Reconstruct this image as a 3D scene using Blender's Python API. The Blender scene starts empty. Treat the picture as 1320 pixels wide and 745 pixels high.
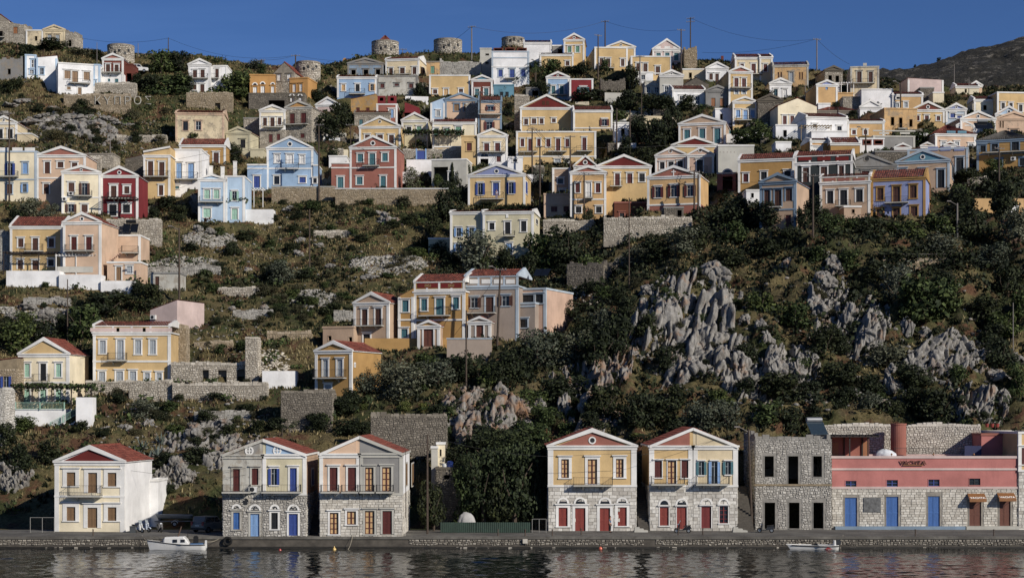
import bpy, math, random, re
import numpy as np
from mathutils import Vector
random.seed(7)
RNG = np.random.default_rng(7)
SC = bpy.context.scene
COL = SC.collection
R = math.radians

# ------------------------------------------------------------------ camera
# level telephoto view across the harbour; the frame is shifted upwards, so verticals stay vertical
F = 2214.0      # focal length in photo pixels (photo is 1320 px wide)
HC = 14.0       # camera height above the water
HOR = 531.0     # photo row of the horizon
cam = bpy.data.cameras.new('camera')
cam.sensor_width = 36.0
cam.lens = F / 1320 * 36
cam.shift_y = (HOR - 372.5) / 1320
cam.clip_start = 1.0
cam.clip_end = 6000
camo = bpy.data.objects.new('camera', cam)
COL.objects.link(camo)
camo.location = (0, 0, HC)
camo.rotation_euler = (R(90), 0, 0)
SC.camera = camo

# ------------------------------------------------------------------ sky and sun
SUN_AZ, SUN_EL = 47.0, 27.0     # azimuth from the camera's back towards the right; elevation
w = bpy.data.worlds.new('World')
SC.world = w
w.use_nodes = True
nt = w.node_tree
sky = nt.nodes.new('ShaderNodeTexSky')
sky.sky_type = 'NISHITA'
sky.sun_disc = False
sky.sun_elevation = R(SUN_EL)
sky.sun_rotation = R(180 - SUN_AZ)
sky.altitude = 200
sky.air_density = 0.75
sky.dust_density = 0.0
sky.ozone_density = 6.0
bg = nt.nodes['Background']
bg.inputs['Strength'].default_value = 0.05
# a deep, polarised blue with a few thin high streaks of cirrus
tc_ = nt.nodes.new('ShaderNodeTexCoord')
mp_ = nt.nodes.new('ShaderNodeMapping')
mp_.inputs['Scale'].default_value = (2.0, 2.0, 9.0)
mp_.inputs['Rotation'].default_value = (0, 0.25, 0)
nz_ = nt.nodes.new('ShaderNodeTexNoise')
nz_.inputs['Scale'].default_value = 2.2
nz_.inputs['Detail'].default_value = 6
nz_.inputs['Distortion'].default_value = 0.6
nt.links.new(tc_.outputs['Generated'], mp_.inputs['Vector'])
nt.links.new(mp_.outputs[0], nz_.inputs['Vector'])
rp_ = nt.nodes.new('ShaderNodeValToRGB')
rp_.color_ramp.elements[0].position = 0.48
rp_.color_ramp.elements[0].color = (0.80, 0.90, 1.12, 1)
rp_.color_ramp.elements[1].position = 0.8
rp_.color_ramp.elements[1].color = (1.02, 1.06, 1.24, 1)
nt.links.new(nz_.outputs['Fac'], rp_.inputs[0])
mx_ = nt.nodes.new('ShaderNodeMix')
mx_.data_type = 'RGBA'
mx_.blend_type = 'MULTIPLY'
mx_.inputs[0].default_value = 1.0
nt.links.new(sky.outputs[0], mx_.inputs[6])
nt.links.new(rp_.outputs[0], mx_.inputs[7])
nt.links.new(mx_.outputs[2], bg.inputs['Color'])
sl = bpy.data.lights.new('sun', 'SUN')
sl.energy = 3.6
sl.angle = R(0.5)
sl.color = (1.0, 0.93, 0.83)
so = bpy.data.objects.new('sun', sl)
COL.objects.link(so)
sv = Vector((math.sin(R(SUN_AZ)) * math.cos(R(SUN_EL)), -math.cos(R(SUN_AZ)) * math.cos(R(SUN_EL)), math.sin(R(SUN_EL))))
so.rotation_euler = sv.to_track_quat('Z', 'Y').to_euler()
so.location = (150, -50, 200)
SC.view_settings.view_transform = 'Standard'
SC.view_settings.look = 'None'
SC.view_settings.exposure = 0.3
SC.view_settings.gamma = 1.0
SC.cycles.max_bounces = 5
SC.cycles.diffuse_bounces = 2

# ------------------------------------------------------------------ helpers: materials
def lin(h):
    h = h.lstrip('#')
    c = [int(h[i:i + 2], 16) / 255 for i in (0, 2, 4)]
    c = [(x / 12.92 if x <= 0.04045 else ((x + 0.055) / 1.055) ** 2.4) for x in c]
    y = 0.3 * c[0] + 0.6 * c[1] + 0.1 * c[2]
    return tuple(x * 0.79 + y * 0.21 for x in c)

PAL = dict(W='E2E0DA', CR='D8C49A', YE='D0AD6C', OC='B4883E', OR='C08A3A', PE='D2AF8E', SA='A0604F', RE='6E221E',
           BL='90B0D0', LB='A9C4DC', LI='8A95C2', TA='B99A7C', GY='8A8884', PK='CDB4AC', DG='353C3D', TE='5A8FA4',
           br='54301F', rb='5C1E16', tn='86643C', bl='2C4896', lb='76A2D4', gr='5F9479', mi='92BFA8', gy='9EA6AC',
           wh='E0DEDA', dk='1C1E22', te='38707A', oo='9A5E28', mr='7A1F1C', tl='8C2E1E', RR='86262C', b3='2F68B0',
           BW='5B3C8E', GB='7C93A8', ST='8B8172', SD='655D50', SP='9D9A92', TP='A08F80', LC='E8D9B4', BK='0c0c0d',
           YT='CDA262', RB='743A2C', UW='E9E8E6', PC='C9A58C', CB='AEBDC9', GC='B9B6AA', YG='C9BF9A', MU='6E3B26', BP='BC6F67')
MATS = {}

def new_mat(name):
    m = bpy.data.materials.new(name)
    m.use_nodes = True
    n = m.node_tree.nodes
    return m, n, m.node_tree.links, n['Principled BSDF']

def noise(n, l, vec, scale, detail=4, rough=0.6):
    t = n.new('ShaderNodeTexNoise')
    t.inputs['Scale'].default_value = scale
    t.inputs['Detail'].default_value = detail
    t.inputs['Roughness'].default_value = rough
    if vec is not None:
        l.new(vec, t.inputs['Vector'])
    return t.outputs['Fac']

def ramp(n, l, fac, stops):
    r = n.new('ShaderNodeValToRGB')
    e = r.color_ramp.elements
    while len(e) < len(stops):
        e.new(0.5)
    for i, (p, c) in enumerate(stops):
        e[i].position = p
        e[i].color = (*c, 1) if len(c) == 3 else c
    l.new(fac, r.inputs[0])
    return r.outputs[0]

def mixc(n, l, fac, a, b, mode='MIX'):
    x = n.new('ShaderNodeMix')
    x.data_type = 'RGBA'
    x.blend_type = mode
    for s, v in ((x.inputs[0], fac), (x.inputs[6], a), (x.inputs[7], b)):
        if isinstance(v, (int, float)):
            s.default_value = v
        elif isinstance(v, tuple):
            s.default_value = (*v[:3], 1)
        else:
            l.new(v, s)
    return x.outputs[2]

def mapped(n, l, out, sc):
    m = n.new('ShaderNodeMapping')
    m.inputs['Scale'].default_value = sc
    l.new(out, m.inputs['Vector'])
    return m.outputs[0]

def geo(n):
    return n.new('ShaderNodeNewGeometry')

def bump(n, l, p, fac, strength, dist):
    b = n.new('ShaderNodeBump')
    b.inputs['Strength'].default_value = strength
    b.inputs['Distance'].default_value = dist
    l.new(fac, b.inputs['Height'])
    l.new(b.outputs[0], p.inputs['Normal'])

def mul(c, k):
    return tuple(min(1, x * k) for x in c)

def stucco(key):
    """Painted lime plaster; a trailing ~ means old, stained and patchy plaster."""
    if 'st' + key in MATS:
        return MATS['st' + key]
    old = key.endswith('~')
    c = lin(PAL[key.rstrip('~')])
    m, n, l, p = new_mat('plaster_' + key)
    g = geo(n)
    pos = g.outputs['Position']
    f1 = noise(n, l, pos, 0.35, 5)
    f2 = noise(n, l, mapped(n, l, pos, (1.6, 1.6, 0.22)), 1.0, 6, 0.7)
    f3 = noise(n, l, pos, 5.0, 3)
    base = mixc(n, l, ramp(n, l, f1, [(0.35, (0, 0, 0)), (0.65, (1, 1, 1))]), mul(c, 0.76), mul(c, 1.1))
    # rain streaks
    gr = (c[0] * 0.55 + 0.02, c[1] * 0.52 + 0.02, c[2] * 0.5 + 0.02)
    base = mixc(n, l, ramp(n, l, f2, [(0.52 if old else 0.55, (0, 0, 0)), (0.70 if old else 0.78, (.9, .9, .9) if old else (.6, .6, .6))]), base, gr)
    if old:
        f4 = noise(n, l, pos, 0.8, 7, 0.72)
        base = mixc(n, l, ramp(n, l, f4, [(0.52, (0, 0, 0)), (0.58, (.85, .85, .85))]), base, (0.26, 0.22, 0.17))
        f5 = noise(n, l, pos, 1.7, 6, 0.7)
        base = mixc(n, l, ramp(n, l, f5, [(0.58, (0, 0, 0)), (0.64, (.8, .8, .8))]), base, (0.16, 0.14, 0.12))
    base = mixc(n, l, 0.25, base, mixc(n, l, f3, mul(c, 0.75), mul(c, 1.1)))
    l.new(base, p.inputs['Base Color'])
    p.inputs['Roughness'].default_value = 0.92
    p.inputs['Specular IOR Level'].default_value = 0.2
    bump(n, l, p, f3, 0.25, 0.03)
    MATS['st' + key] = m
    return m

def wood(key):
    """Painted joinery: shutters, doors, sashes."""
    if 'w' + key in MATS:
        return MATS['w' + key]
    c = lin(PAL[key])
    m, n, l, p = new_mat('paint_' + key)
    pos = geo(n).outputs['Position']
    f = noise(n, l, mapped(n, l, pos, (9, 9, 1.2)), 1.0, 5, 0.7)
    l.new(ramp(n, l, f, [(0.25, mul(c, 0.72)), (0.55, c), (0.85, mul(c, 1.18))]), p.inputs['Base Color'])
    p.inputs['Roughness'].default_value = 0.6
    MATS['w' + key] = m
    return m

def stone_mat(key, a, b, c, dark=0.72):
    """Individual stones: tone per stone, grain inside each."""
    if key in MATS:
        return MATS[key]
    m, n, l, p = new_mat(key)
    g = geo(n)
    isl = g.outputs['Random Per Island']
    base = ramp(n, l, isl, [(0.0, lin(a)), (0.35, lin(b)), (0.7, lin(c)), (1.0, mul(lin(b), 0.75))])
    f = noise(n, l, g.outputs['Position'], 4.0, 5, 0.7)
    base = mixc(n, l, 0.8, base, ramp(n, l, f, [(0.3, (dark, dark, dark)), (0.65, (1.1, 1.1, 1.1))]), 'MULTIPLY')
    f2 = noise(n, l, g.outputs['Position'], 0.6, 4, 0.6)
    base = mixc(n, l, ramp(n, l, f2, [(0.5, (0, 0, 0)), (0.7, (.3, .3, .3))]), base, (0.14, 0.12, 0.10))
    l.new(base, p.inputs['Base Color'])
    p.inputs['Roughness'].default_value = 0.95
    p.inputs['Specular IOR Level'].default_value = 0.15
    bump(n, l, p, f, 0.5, 0.05)
    MATS[key] = m
    return m

def plain(name, hexc, rough=0.6, metal=0.0, var=0.15, scale=2.0):
    if name in MATS:
        return MATS[name]
    c = lin(hexc)
    m, n, l, p = new_mat(name)
    f = noise(n, l, geo(n).outputs['Position'], scale, 5, 0.65)
    l.new(ramp(n, l, f, [(0.3, mul(c, 1 - var)), (0.7, mul(c, 1 + var))]), p.inputs['Base Color'])
    p.inputs['Roughness'].default_value = rough
    p.inputs['Metallic'].default_value = metal
    MATS[name] = m
    return m

def tile_mat():
    if 'tile' in MATS:
        return MATS['tile']
    m, n, l, p = new_mat('roof_tiles')
    g = geo(n)
    f = noise(n, l, g.outputs['Position'], 1.3, 6, 0.75)
    isl = g.outputs['Random Per Island']
    a = ramp(n, l, f, [(0.3, lin('4E2013')), (0.5, lin('7C3420')), (0.72, lin('995539'))])
    b = ramp(n, l, isl, [(0, (.6, .6, .6)), (0.5, (1, 1, 1)), (1, (1.3, 1.25, 1.2))])
    l.new(mixc(n, l, 1.0, a, b, 'MULTIPLY'), p.inputs['Base Color'])
    p.inputs['Roughness'].default_value = 0.85
    MATS['tile'] = m
    return m

GLASS = None
def glass():
    if 'glass' in MATS:
        return MATS['glass']
    m, n, l, p = new_mat('window_glass')
    f = noise(n, l, geo(n).outputs['Position'], 0.9, 2)
    l.new(ramp(n, l, f, [(0.3, (0.006, 0.007, 0.009)), (0.7, (0.03, 0.032, 0.036))]), p.inputs['Base Color'])
    p.inputs['Roughness'].default_value = 0.12
    MATS['glass'] = m
    return m

def iron():
    return plain('wrought_iron', '1B1A1A', 0.55)

ST_RUB = ('stones_rubble', 'C0B5A2', 'D3CAB8', 'A39886')
ST_ASH = ('stones_ashlar', 'CBC6BA', 'DEDAD0', 'B0A99D')
ST_DRK = ('stones_dark', '857C6E', '978D7C', '6C6457')
ST_TAN = ('stones_tan', 'AA9677', 'BCAB90', '8E7C5E')
ST_WHT = ('stones_white', '9A968C', 'B2AEA4', '7C776D')
ST_BRK = ('stones_block', 'CFC8B9', 'DAD4C6', 'BCB4A5')
ST_GRY = ('stones_grey', 'B8B3A9', 'CFCABF', '9A958C')
def stones(t):
    return stone_mat(*t)

# ------------------------------------------------------------------ helpers: meshes
class MB:
    def __init__(s):
        s.v = []
        s.f = []
    def quad(s, a, b, c, d):
        i = len(s.v)
        s.v += [tuple(a), tuple(b), tuple(c), tuple(d)]
        s.f.append((i, i + 1, i + 2, i + 3))
    def poly(s, pts):
        i = len(s.v)
        s.v += [tuple(p) for p in pts]
        s.f.append(tuple(range(i, i + len(pts))))
    def box(s, x0, x1, y0, y1, z0, z1):
        i = len(s.v)
        s.v += [(x0, y0, z0), (x1, y0, z0), (x1, y1, z0), (x0, y1, z0), (x0, y0, z1), (x1, y0, z1), (x1, y1, z1), (x0, y1, z1)]
        s.f += [(i, i + 3, i + 2, i + 1), (i + 4, i + 5, i + 6, i + 7), (i, i + 1, i + 5, i + 4), (i + 1, i + 2, i + 6, i + 5),
                (i + 2, i + 3, i + 7, i + 6), (i + 3, i, i + 4, i + 7)]
        return s
    def prism(s, pts, y0, y1):
        """polygon in x-z (counter-clockwise seen from -y) extruded along y"""
        n = len(pts)
        i = len(s.v)
        s.v += [(x, y0, z) for x, z in pts] + [(x, y1, z) for x, z in pts]
        s.f.append(tuple(range(i, i + n)))
        s.f.append(tuple(range(i + 2 * n - 1, i + n - 1, -1)))
        for k in range(n):
            j = (k + 1) % n
            s.f.append((i + k, i + n + k, i + n + j, i + j))
        return s
    def prism_x(s, pts, x0, x1):
        n = len(pts)
        i = len(s.v)
        s.v += [(x0, y, z) for y, z in pts] + [(x1, y, z) for y, z in pts]
        s.f.append(tuple(range(i, i + n)))
        s.f.append(tuple(range(i + 2 * n - 1, i + n - 1, -1)))
        for k in range(n):
            j = (k + 1) % n
            s.f.append((i + k, i + n + k, i + n + j, i + j))
        return s
    def ring(s, cx, cz, r0, r1, y0, y1, n=16, a0=0.0, a1=2 * math.pi):
        for k in range(n):
            p, q = a0 + (a1 - a0) * k / n, a0 + (a1 - a0) * (k + 1) / n
            s.prism([(cx + r0 * math.cos(p), cz + r0 * math.sin(p)), (cx + r1 * math.cos(p), cz + r1 * math.sin(p)),
                     (cx + r1 * math.cos(q), cz + r1 * math.sin(q)), (cx + r0 * math.cos(q), cz + r0 * math.sin(q))], y0, y1)
    def disc(s, cx, cz, r, y0, y1, n=16, a0=0.0, a1=2 * math.pi):
        m = n if a1 - a0 > 6.2 else n + 1
        s.prism([(cx + r * math.cos(a0 + (a1 - a0) * k / n), cz + r * math.sin(a0 + (a1 - a0) * k / n)) for k in range(m)], y0, y1)
    def tube(s, p, q, r0, r1=None, n=6):
        r1 = r0 if r1 is None else r1
        p, q = Vector(p), Vector(q)
        d = (q - p)
        if d.length < 1e-6:
            return s
        d.normalize()
        a = d.orthogonal().normalized()
        b = d.cross(a)
        i = len(s.v)
        for c, r in ((p, r0), (q, r1)):
            for k in range(n):
                t = 2 * math.pi * k / n
                s.v.append(tuple(c + a * (r * math.cos(t)) + b * (r * math.sin(t))))
        for k in range(n):
            j = (k + 1) % n
            s.f.append((i + k, i + j, i + n + j, i + n + k))
        s.f.append(tuple(range(i + n - 1, i - 1, -1)))
        s.f.append(tuple(range(i + n, i + 2 * n)))
        return s
    def path(s, pts, r, n=6):
        for a, b in zip(pts, pts[1:]):
            s.tube(a, b, r if not isinstance(r, (list, tuple)) else r[0], None, n)
        return s
    def corr(s, A, B, C, D, pitch=0.34, amp=0.07):
        """corrugated sheet: A-B lower edge, D-C upper edge"""
        A, B, C, D = map(Vector, (A, B, C, D))
        nrm = (B - A).cross(D - A).normalized()
        n = max(2, min(70, int((B - A).length / pitch)))
        rows = max(1, min(18, int(((D - A).length + (C - B).length) / 2 / 0.5)))
        for r_ in range(rows):
            f0, f1 = r_ / rows, (r_ + 1) / rows
            a0, b0, a1, b1 = A.lerp(D, f0), B.lerp(C, f0), A.lerp(D, f1), B.lerp(C, f1)
            for k in range(n):
                t0, t1, tm = k / n, (k + 1) / n, (k + 0.5) / n
                lift = nrm * random.uniform(0.02, 0.06)
                lo = [a0.lerp(b0, t) + lift for t in (t0, tm, t1)]
                up = [a1.lerp(b1, t) for t in (t0, tm, t1)]
                i = len(s.v)
                s.v += [tuple(lo[0]), tuple(lo[1] + nrm * amp), tuple(lo[2]), tuple(up[2]), tuple(up[1] + nrm * amp), tuple(up[0])]
                s.f += [(i, i + 1, i + 4, i + 5), (i + 1, i + 2, i + 3, i + 4)]
    def build(s, name, mat, parent=None, smooth=False):
        me = bpy.data.meshes.new(name)
        me.from_pydata(s.v, [], s.f)
        me.materials.append(mat)
        if smooth:
            me.polygons.foreach_set('use_smooth', [True] * len(me.polygons))
        o = bpy.data.objects.new(name, me)
        COL.objects.link(o)
        if parent:
            o.parent = parent
        return o

def np_mesh(name, v, f, mat, parent=None, smooth=False):
    me = bpy.data.meshes.new(name)
    v = np.asarray(v, np.float32)
    f = np.asarray(f, np.int32)
    k = f.shape[1]
    me.vertices.add(len(v))
    me.vertices.foreach_set('co', v.ravel())
    me.loops.add(f.size)
    me.loops.foreach_set('vertex_index', f.ravel())
    me.polygons.add(len(f))
    me.polygons.foreach_set('loop_start', np.arange(0, f.size, k, dtype=np.int32))
    if smooth:
        me.polygons.foreach_set('use_smooth', np.ones(len(f), bool))
    me.update(calc_edges=True)
    me.validate()
    if mat:
        me.materials.append(mat)
    if name is None:
        return me
    o = bpy.data.objects.new(name, me)
    COL.objects.link(o)
    if parent:
        o.parent = parent
    return o

def tag(o, label, cat, group=None, kind=None):
    if label:
        o['label'] = label
    if cat:
        o['category'] = cat
    if group:
        o['group'] = group
    if kind:
        o['kind'] = kind
    return o

def empty(name, loc, rz=0.0, label=None, cat=None, group=None):
    o = bpy.data.objects.new(name, None)
    COL.objects.link(o)
    o.location = loc
    o.rotation_euler = (0, 0, rz)
    o.empty_display_size = 0.5
    return tag(o, label, cat, group)

def fbm(x, y, octv=4, seed=0, lac=2.0, gain=0.5):
    x, y = np.asarray(x, float), np.asarray(y, float)
    tot = np.zeros(np.broadcast(x, y).shape)
    amp, fr, norm = 1.0, 1.0, 0.0
    def h(i, j, s):
        n = (i * 374761393 + j * 668265263 + s * 974634777) & 0x7fffffff
        n = (n ^ (n >> 13)) * 1274126177 & 0x7fffffff
        return ((n ^ (n >> 16)) & 0xffff) / 65535.0
    for o in range(octv):
        xs, ys = x * fr + 17.3 * o, y * fr - 9.1 * o
        i, j = np.floor(xs).astype(np.int64), np.floor(ys).astype(np.int64)
        u, v = xs - i, ys - j
        u, v = u * u * (3 - 2 * u), v * v * (3 - 2 * v)
        s = seed + o
        a = h(i, j, s) * (1 - u) + h(i + 1, j, s) * u
        b = h(i, j + 1, s) * (1 - u) + h(i + 1, j + 1, s) * u
        tot += amp * (a * (1 - v) + b * v)
        norm += amp
        amp *= gain
        fr *= lac
    return tot / norm - 0.5

# ------------------------------------------------------------------ the lie of the land
# survey of the hillside: for bearings (photo columns) the distance of the ground seen at given photo rows
COLS = [
    (-260, [(590, 204), (500, 226), (350, 268), (280, 288), (230, 300), (150, 335), (100, 352), (60, 372)]),
    (50, [(590, 204), (500, 226), (350, 268), (280, 288), (230, 300), (150, 335), (100, 352), (62, 372)]),
    (230, [(590, 203), (500, 224), (420, 245), (350, 272), (280, 296), (235, 310), (150, 343), (110, 358), (72, 376)]),
    (350, [(590, 202), (500, 222), (420, 248), (350, 276), (250, 314), (160, 345), (110, 362), (85, 374)]),
    (520, [(590, 200), (520, 213), (455, 236), (380, 262), (320, 285), (250, 312), (180, 340), (110, 368), (70, 386)]),
    (700, [(590, 200), (520, 212), (450, 232), (380, 257), (320, 282), (265, 304), (215, 325), (165, 345), (105, 370), (66, 390)]),
    (900, [(590, 199), (500, 211), (420, 224), (340, 247), (270, 277), (190, 322), (130, 348), (80, 374)]),
    (1050, [(590, 199), (500, 211), (420, 222), (340, 240), (295, 254), (230, 285), (180, 315), (130, 345), (92, 370)]),
    (1250, [(590, 199), (500, 211), (420, 223), (340, 240), (290, 258), (230, 285), (180, 315), (130, 345), (112, 362)]),
    (1600, [(590, 199), (500, 211), (420, 223), (340, 240), (290, 258), (230, 285), (180, 315), (130, 345), (112, 362)]),
]
CPX = np.array([c[0] for c in COLS], float)
YG = np.arange(150, 700, 0.5)
CZ = []
for px, ctl in COLS:
    ys = [150, 193] + [y for _, y in ctl]
    zs = [0.9, 1.0] + [HC + (HOR - py) * y / F for py, y in ctl]
    ys += [ys[-1] + 25, 700]
    zs += [zs[-1] + 2.0, zs[-1] + 2.0]
    z = np.interp(YG, ys, zs)
    k = np.ones(9) / 9
    zz = np.convolve(np.pad(z, 4, mode='edge'), k, 'valid')
    CZ.append(np.where(YG < 197, z, zz))
CZ = np.array(CZ)

def zbase(x, y):
    x, y = np.asarray(x, float), np.asarray(y, float)
    px = np.clip(660 + x / y * F, CPX[0], CPX[-1] - 1e-3)
    i = np.clip(np.searchsorted(CPX, px, 'right') - 1, 0, len(CPX) - 2)
    t = (px - CPX[i]) / (CPX[i + 1] - CPX[i])
    t = t * t * (3 - 2 * t)
    g = np.clip((y - YG[0]) * 2, 0, len(YG) - 2)
    j = g.astype(int)
    s = g - j
    a = CZ[i, j] * (1 - s) + CZ[i, j + 1] * s
    b = CZ[i + 1, j] * (1 - s) + CZ[i + 1, j + 1] * s
    return a * (1 - t) + b * t

_YS = np.arange(179, 398, 0.25)
def ground_y(px, py):
    """distance at which the line of sight through a photo point meets the hillside"""
    if py >= 640:
        return (HC - 1.2) * F / (py - HOR)
    x = (px - 660) / F * _YS
    d = zbase(x, _YS) - (HC + (HOR - py) * _YS / F)
    k = np.argmax(d >= 0)
    if d[k] < 0:
        return 392.0
    return float(_YS[k])

def sight(px, py, Y):
    return Vector(((px - 660) * Y / F, Y, HC + (HOR - py) * Y / F))

def on_ground(px, py):
    Y = ground_y(px, py)
    v = sight(px, py, Y)
    if py >= 640:
        v.z = 1.2
    return v

# photo regions the survey was read from: name -> origin and scale
VIEWS = dict(V1=(0, 0, 5.3208), V2=(220, 0, 5.3208), V3=(420, 30, 5.3208), V4=(600, 30, 5.3208), V5=(800, 30, 5.3208), V6=(980, 50, 3.8824),
             V7=(0, 130, 5.3208), V8=(220, 130, 5.3208), A1=(420, 130, 5.3208), A2=(580, 130, 5.3208), A3=(780, 130, 5.3208),
             A4=(940, 170, 5.3208), A5=(1080, 170, 5.3208), A6=(0, 250, 5.3208), A7=(0, 370, 5.3208), A8=(220, 370, 5.3208),
             B1=(380, 330, 4.1375), B2=(520, 240, 5.3208), B3=(560, 330, 4.1375), B4=(0, 500, 5.3208), B5=(30, 560, 4.025),
             B6=(260, 550, 4.2567), B7=(520, 540, 4.1375), B8=(690, 540, 4.6556), C1=(940, 540, 4.655), C2=(1060, 540, 4.6577),
             D1=(980, 50, 7.094), D2=(1140, 50, 7.094), D3=(1000, 125, 7.094), D4=(1140, 125, 7.094), D5=(700, 190, 7.094),
             D6=(1140, 590, 7.094), PX=(0, 0, 1.0))

def P(V, x, y):
    ox, oy, s = VIEWS[V]
    return ox + x / s, oy + y / s

# ------------------------------------------------------------------ stone facing
def facing(x0, x1, z0, z1, holes, y=0.0, hs=(0.15, 0.3), ws=(0.18, 0.52), proud=0.06, fn=None, ashlar=False, cap=2600, gap=0.025, mb=None):
    """stones laid in courses over a wall, keeping clear of openings; fn maps (x, y, z) to a place"""
    mb = mb or MB()
    area = max(0.1, (x1 - x0) * (z1 - z0))
    k = max(1.0, math.sqrt(area / (cap * 0.5 * (ws[0] + ws[1]) * 0.5 * (hs[0] + hs[1]))))
    hs = (hs[0] * k, hs[1] * k)
    ws = (ws[0] * k, ws[1] * k)
    z = z0
    rnd = random.random
    while z < z1 - 0.05:
        h = min(random.uniform(*hs), z1 - z)
        if z1 - z - h < 0.1:
            h = z1 - z
        x = x0 - (0 if z == z0 else rnd() * ws[0])
        while x < x1 - 0.04:
            wd = random.uniform(*ws)
            a, b = max(x, x0), min(x + wd, x1)
            x += wd
            if b - a < 0.06:
                continue
            zc0, zc1 = z, z + h
            for (u0, u1, v0, v1) in holes:
                if a < u1 and b > u0 and zc0 < v1 - 0.02 and zc1 > v0 + 0.02:
                    if a < u0 - 0.06:
                        b = min(b, u0)
                    elif b > u1 + 0.06:
                        a = max(a, u1)
                    else:
                        b = a
                    break
            if b - a < 0.06:
                continue
            j = 0 if ashlar else 0.05 * k
            pr = proud * (0.5 + rnd() * 0.9)
            g = gap * k * 0.5
            c = [(a + g + rnd() * j, zc0 + g + rnd() * j), (b - g - rnd() * j, zc0 + g + rnd() * j), (b - g - rnd() * j, zc1 - g - rnd() * j), (a + g + rnd() * j, zc1 - g - rnd() * j)]
            if not ashlar:
                c = [(p, q + (0.09 * math.sin(1.7 * p + 2.3 * q) + 0.06 * math.sin(3.9 * p - 1.3 * q)) * (min(1, (z1 - q) * 2, max(0, q - z0 + .2) * 2))) for p, q in c]
            cx, cz = (a + b) / 2, (c[0][1] + c[2][1]) / 2
            sh = 0.93 if ashlar else 0.74
            back = [(p, y + 0.02, q) for p, q in c]
            front = [(cx + (p - cx) * sh, y - pr * (0.8 + rnd() * 0.4), cz + (q - cz) * sh) for p, q in c]
            if fn:
                back = [fn(*p) for p in back]
                front = [fn(*p) for p in front]
            i = len(mb.v)
            mb.v += back + front
            mb.f += [(i + 4, i + 5, i + 6, i + 7), (i, i + 1, i + 5, i + 4), (i + 1, i + 2, i + 6, i + 5), (i + 2, i + 3, i + 7, i + 6), (i + 3, i, i + 4, i + 7)]
        z += h
    return mb
# ------------------------------------------------------------------ houses
HOUSES = []      # for the ground and the planting: screen box, footprint, short name

def wall_shell(u0, u1, v0, v1, holes, D, thick=0.32, front_only=False):
    mb = MB()
    us = sorted({u0, u1, *[min(max(h[0], u0), u1) for h in holes], *[min(max(h[1], u0), u1) for h in holes]})
    vs = sorted({v0, v1, *[min(max(h[2], v0), v1) for h in holes], *[min(max(h[3], v0), v1) for h in holes]})
    for i in range(len(us) - 1):
        for j in range(len(vs) - 1):
            a, b, c, e = us[i], us[i + 1], vs[j], vs[j + 1]
            if b - a < 1e-4 or e - c < 1e-4:
                continue
            m, k = (a + b) / 2, (c + e) / 2
            if any(h[0] < m < h[1] and h[2] < k < h[3] for h in holes):
                continue
            mb.quad((a, 0, c), (b, 0, c), (b, 0, e), (a, 0, e))
    for (a, b, c, e) in holes:
        a, b, c, e = max(a, u0), min(b, u1), max(c, v0), min(e, v1)
        if b - a < 0.02 or e - c < 0.02:
            continue
        mb.quad((a, 0, c), (a, 0, e), (a, thick, e), (a, thick, c))
        mb.quad((b, 0, c), (b, thick, c), (b, thick, e), (b, 0, e))
        mb.quad((a, 0, e), (b, 0, e), (b, thick, e), (a, thick, e))
        mb.quad((a, 0, c), (a, thick, c), (b, thick, c), (b, 0, c))
    if front_only:
        return mb
    mb.quad((u0, 0, v0), (u0, 0, v1), (u0, D, v1), (u0, D, v0))
    mb.quad((u1, 0, v0), (u1, D, v0), (u1, D, v1), (u1, 0, v1))
    mb.quad((u0, D, v0), (u0, D, v1), (u1, D, v1), (u1, D, v0))
    mb.quad((u0, 0, v1), (u1, 0, v1), (u1, D, v1), (u0, D, v1))
    mb.quad((u0, 0, v0), (u0, D, v0), (u1, D, v0), (u1, 0, v0))
    return mb

def parse_rows(s):
    out = []
    for it in s.split():
        kind = it[0]
        body, _, col = it[1:].partition('#')
        flags = ''
        while col and col[-1] in '!^':
            flags += col[-1]
            col = col[:-1]
        while body and body[-1] in '!^':
            flags += body[-1]
            body = body[:-1]
        yy, _, xs = body.partition('@')
        yy, _, wd = yy.partition('/')
        y0, _, y1 = yy.partition('-')
        out.append(dict(kind=kind, y0=float(y0), y1=float(y1 or y0), w=float(wd or 0), xs=xs, col=col, fl=flags))
    return out

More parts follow.
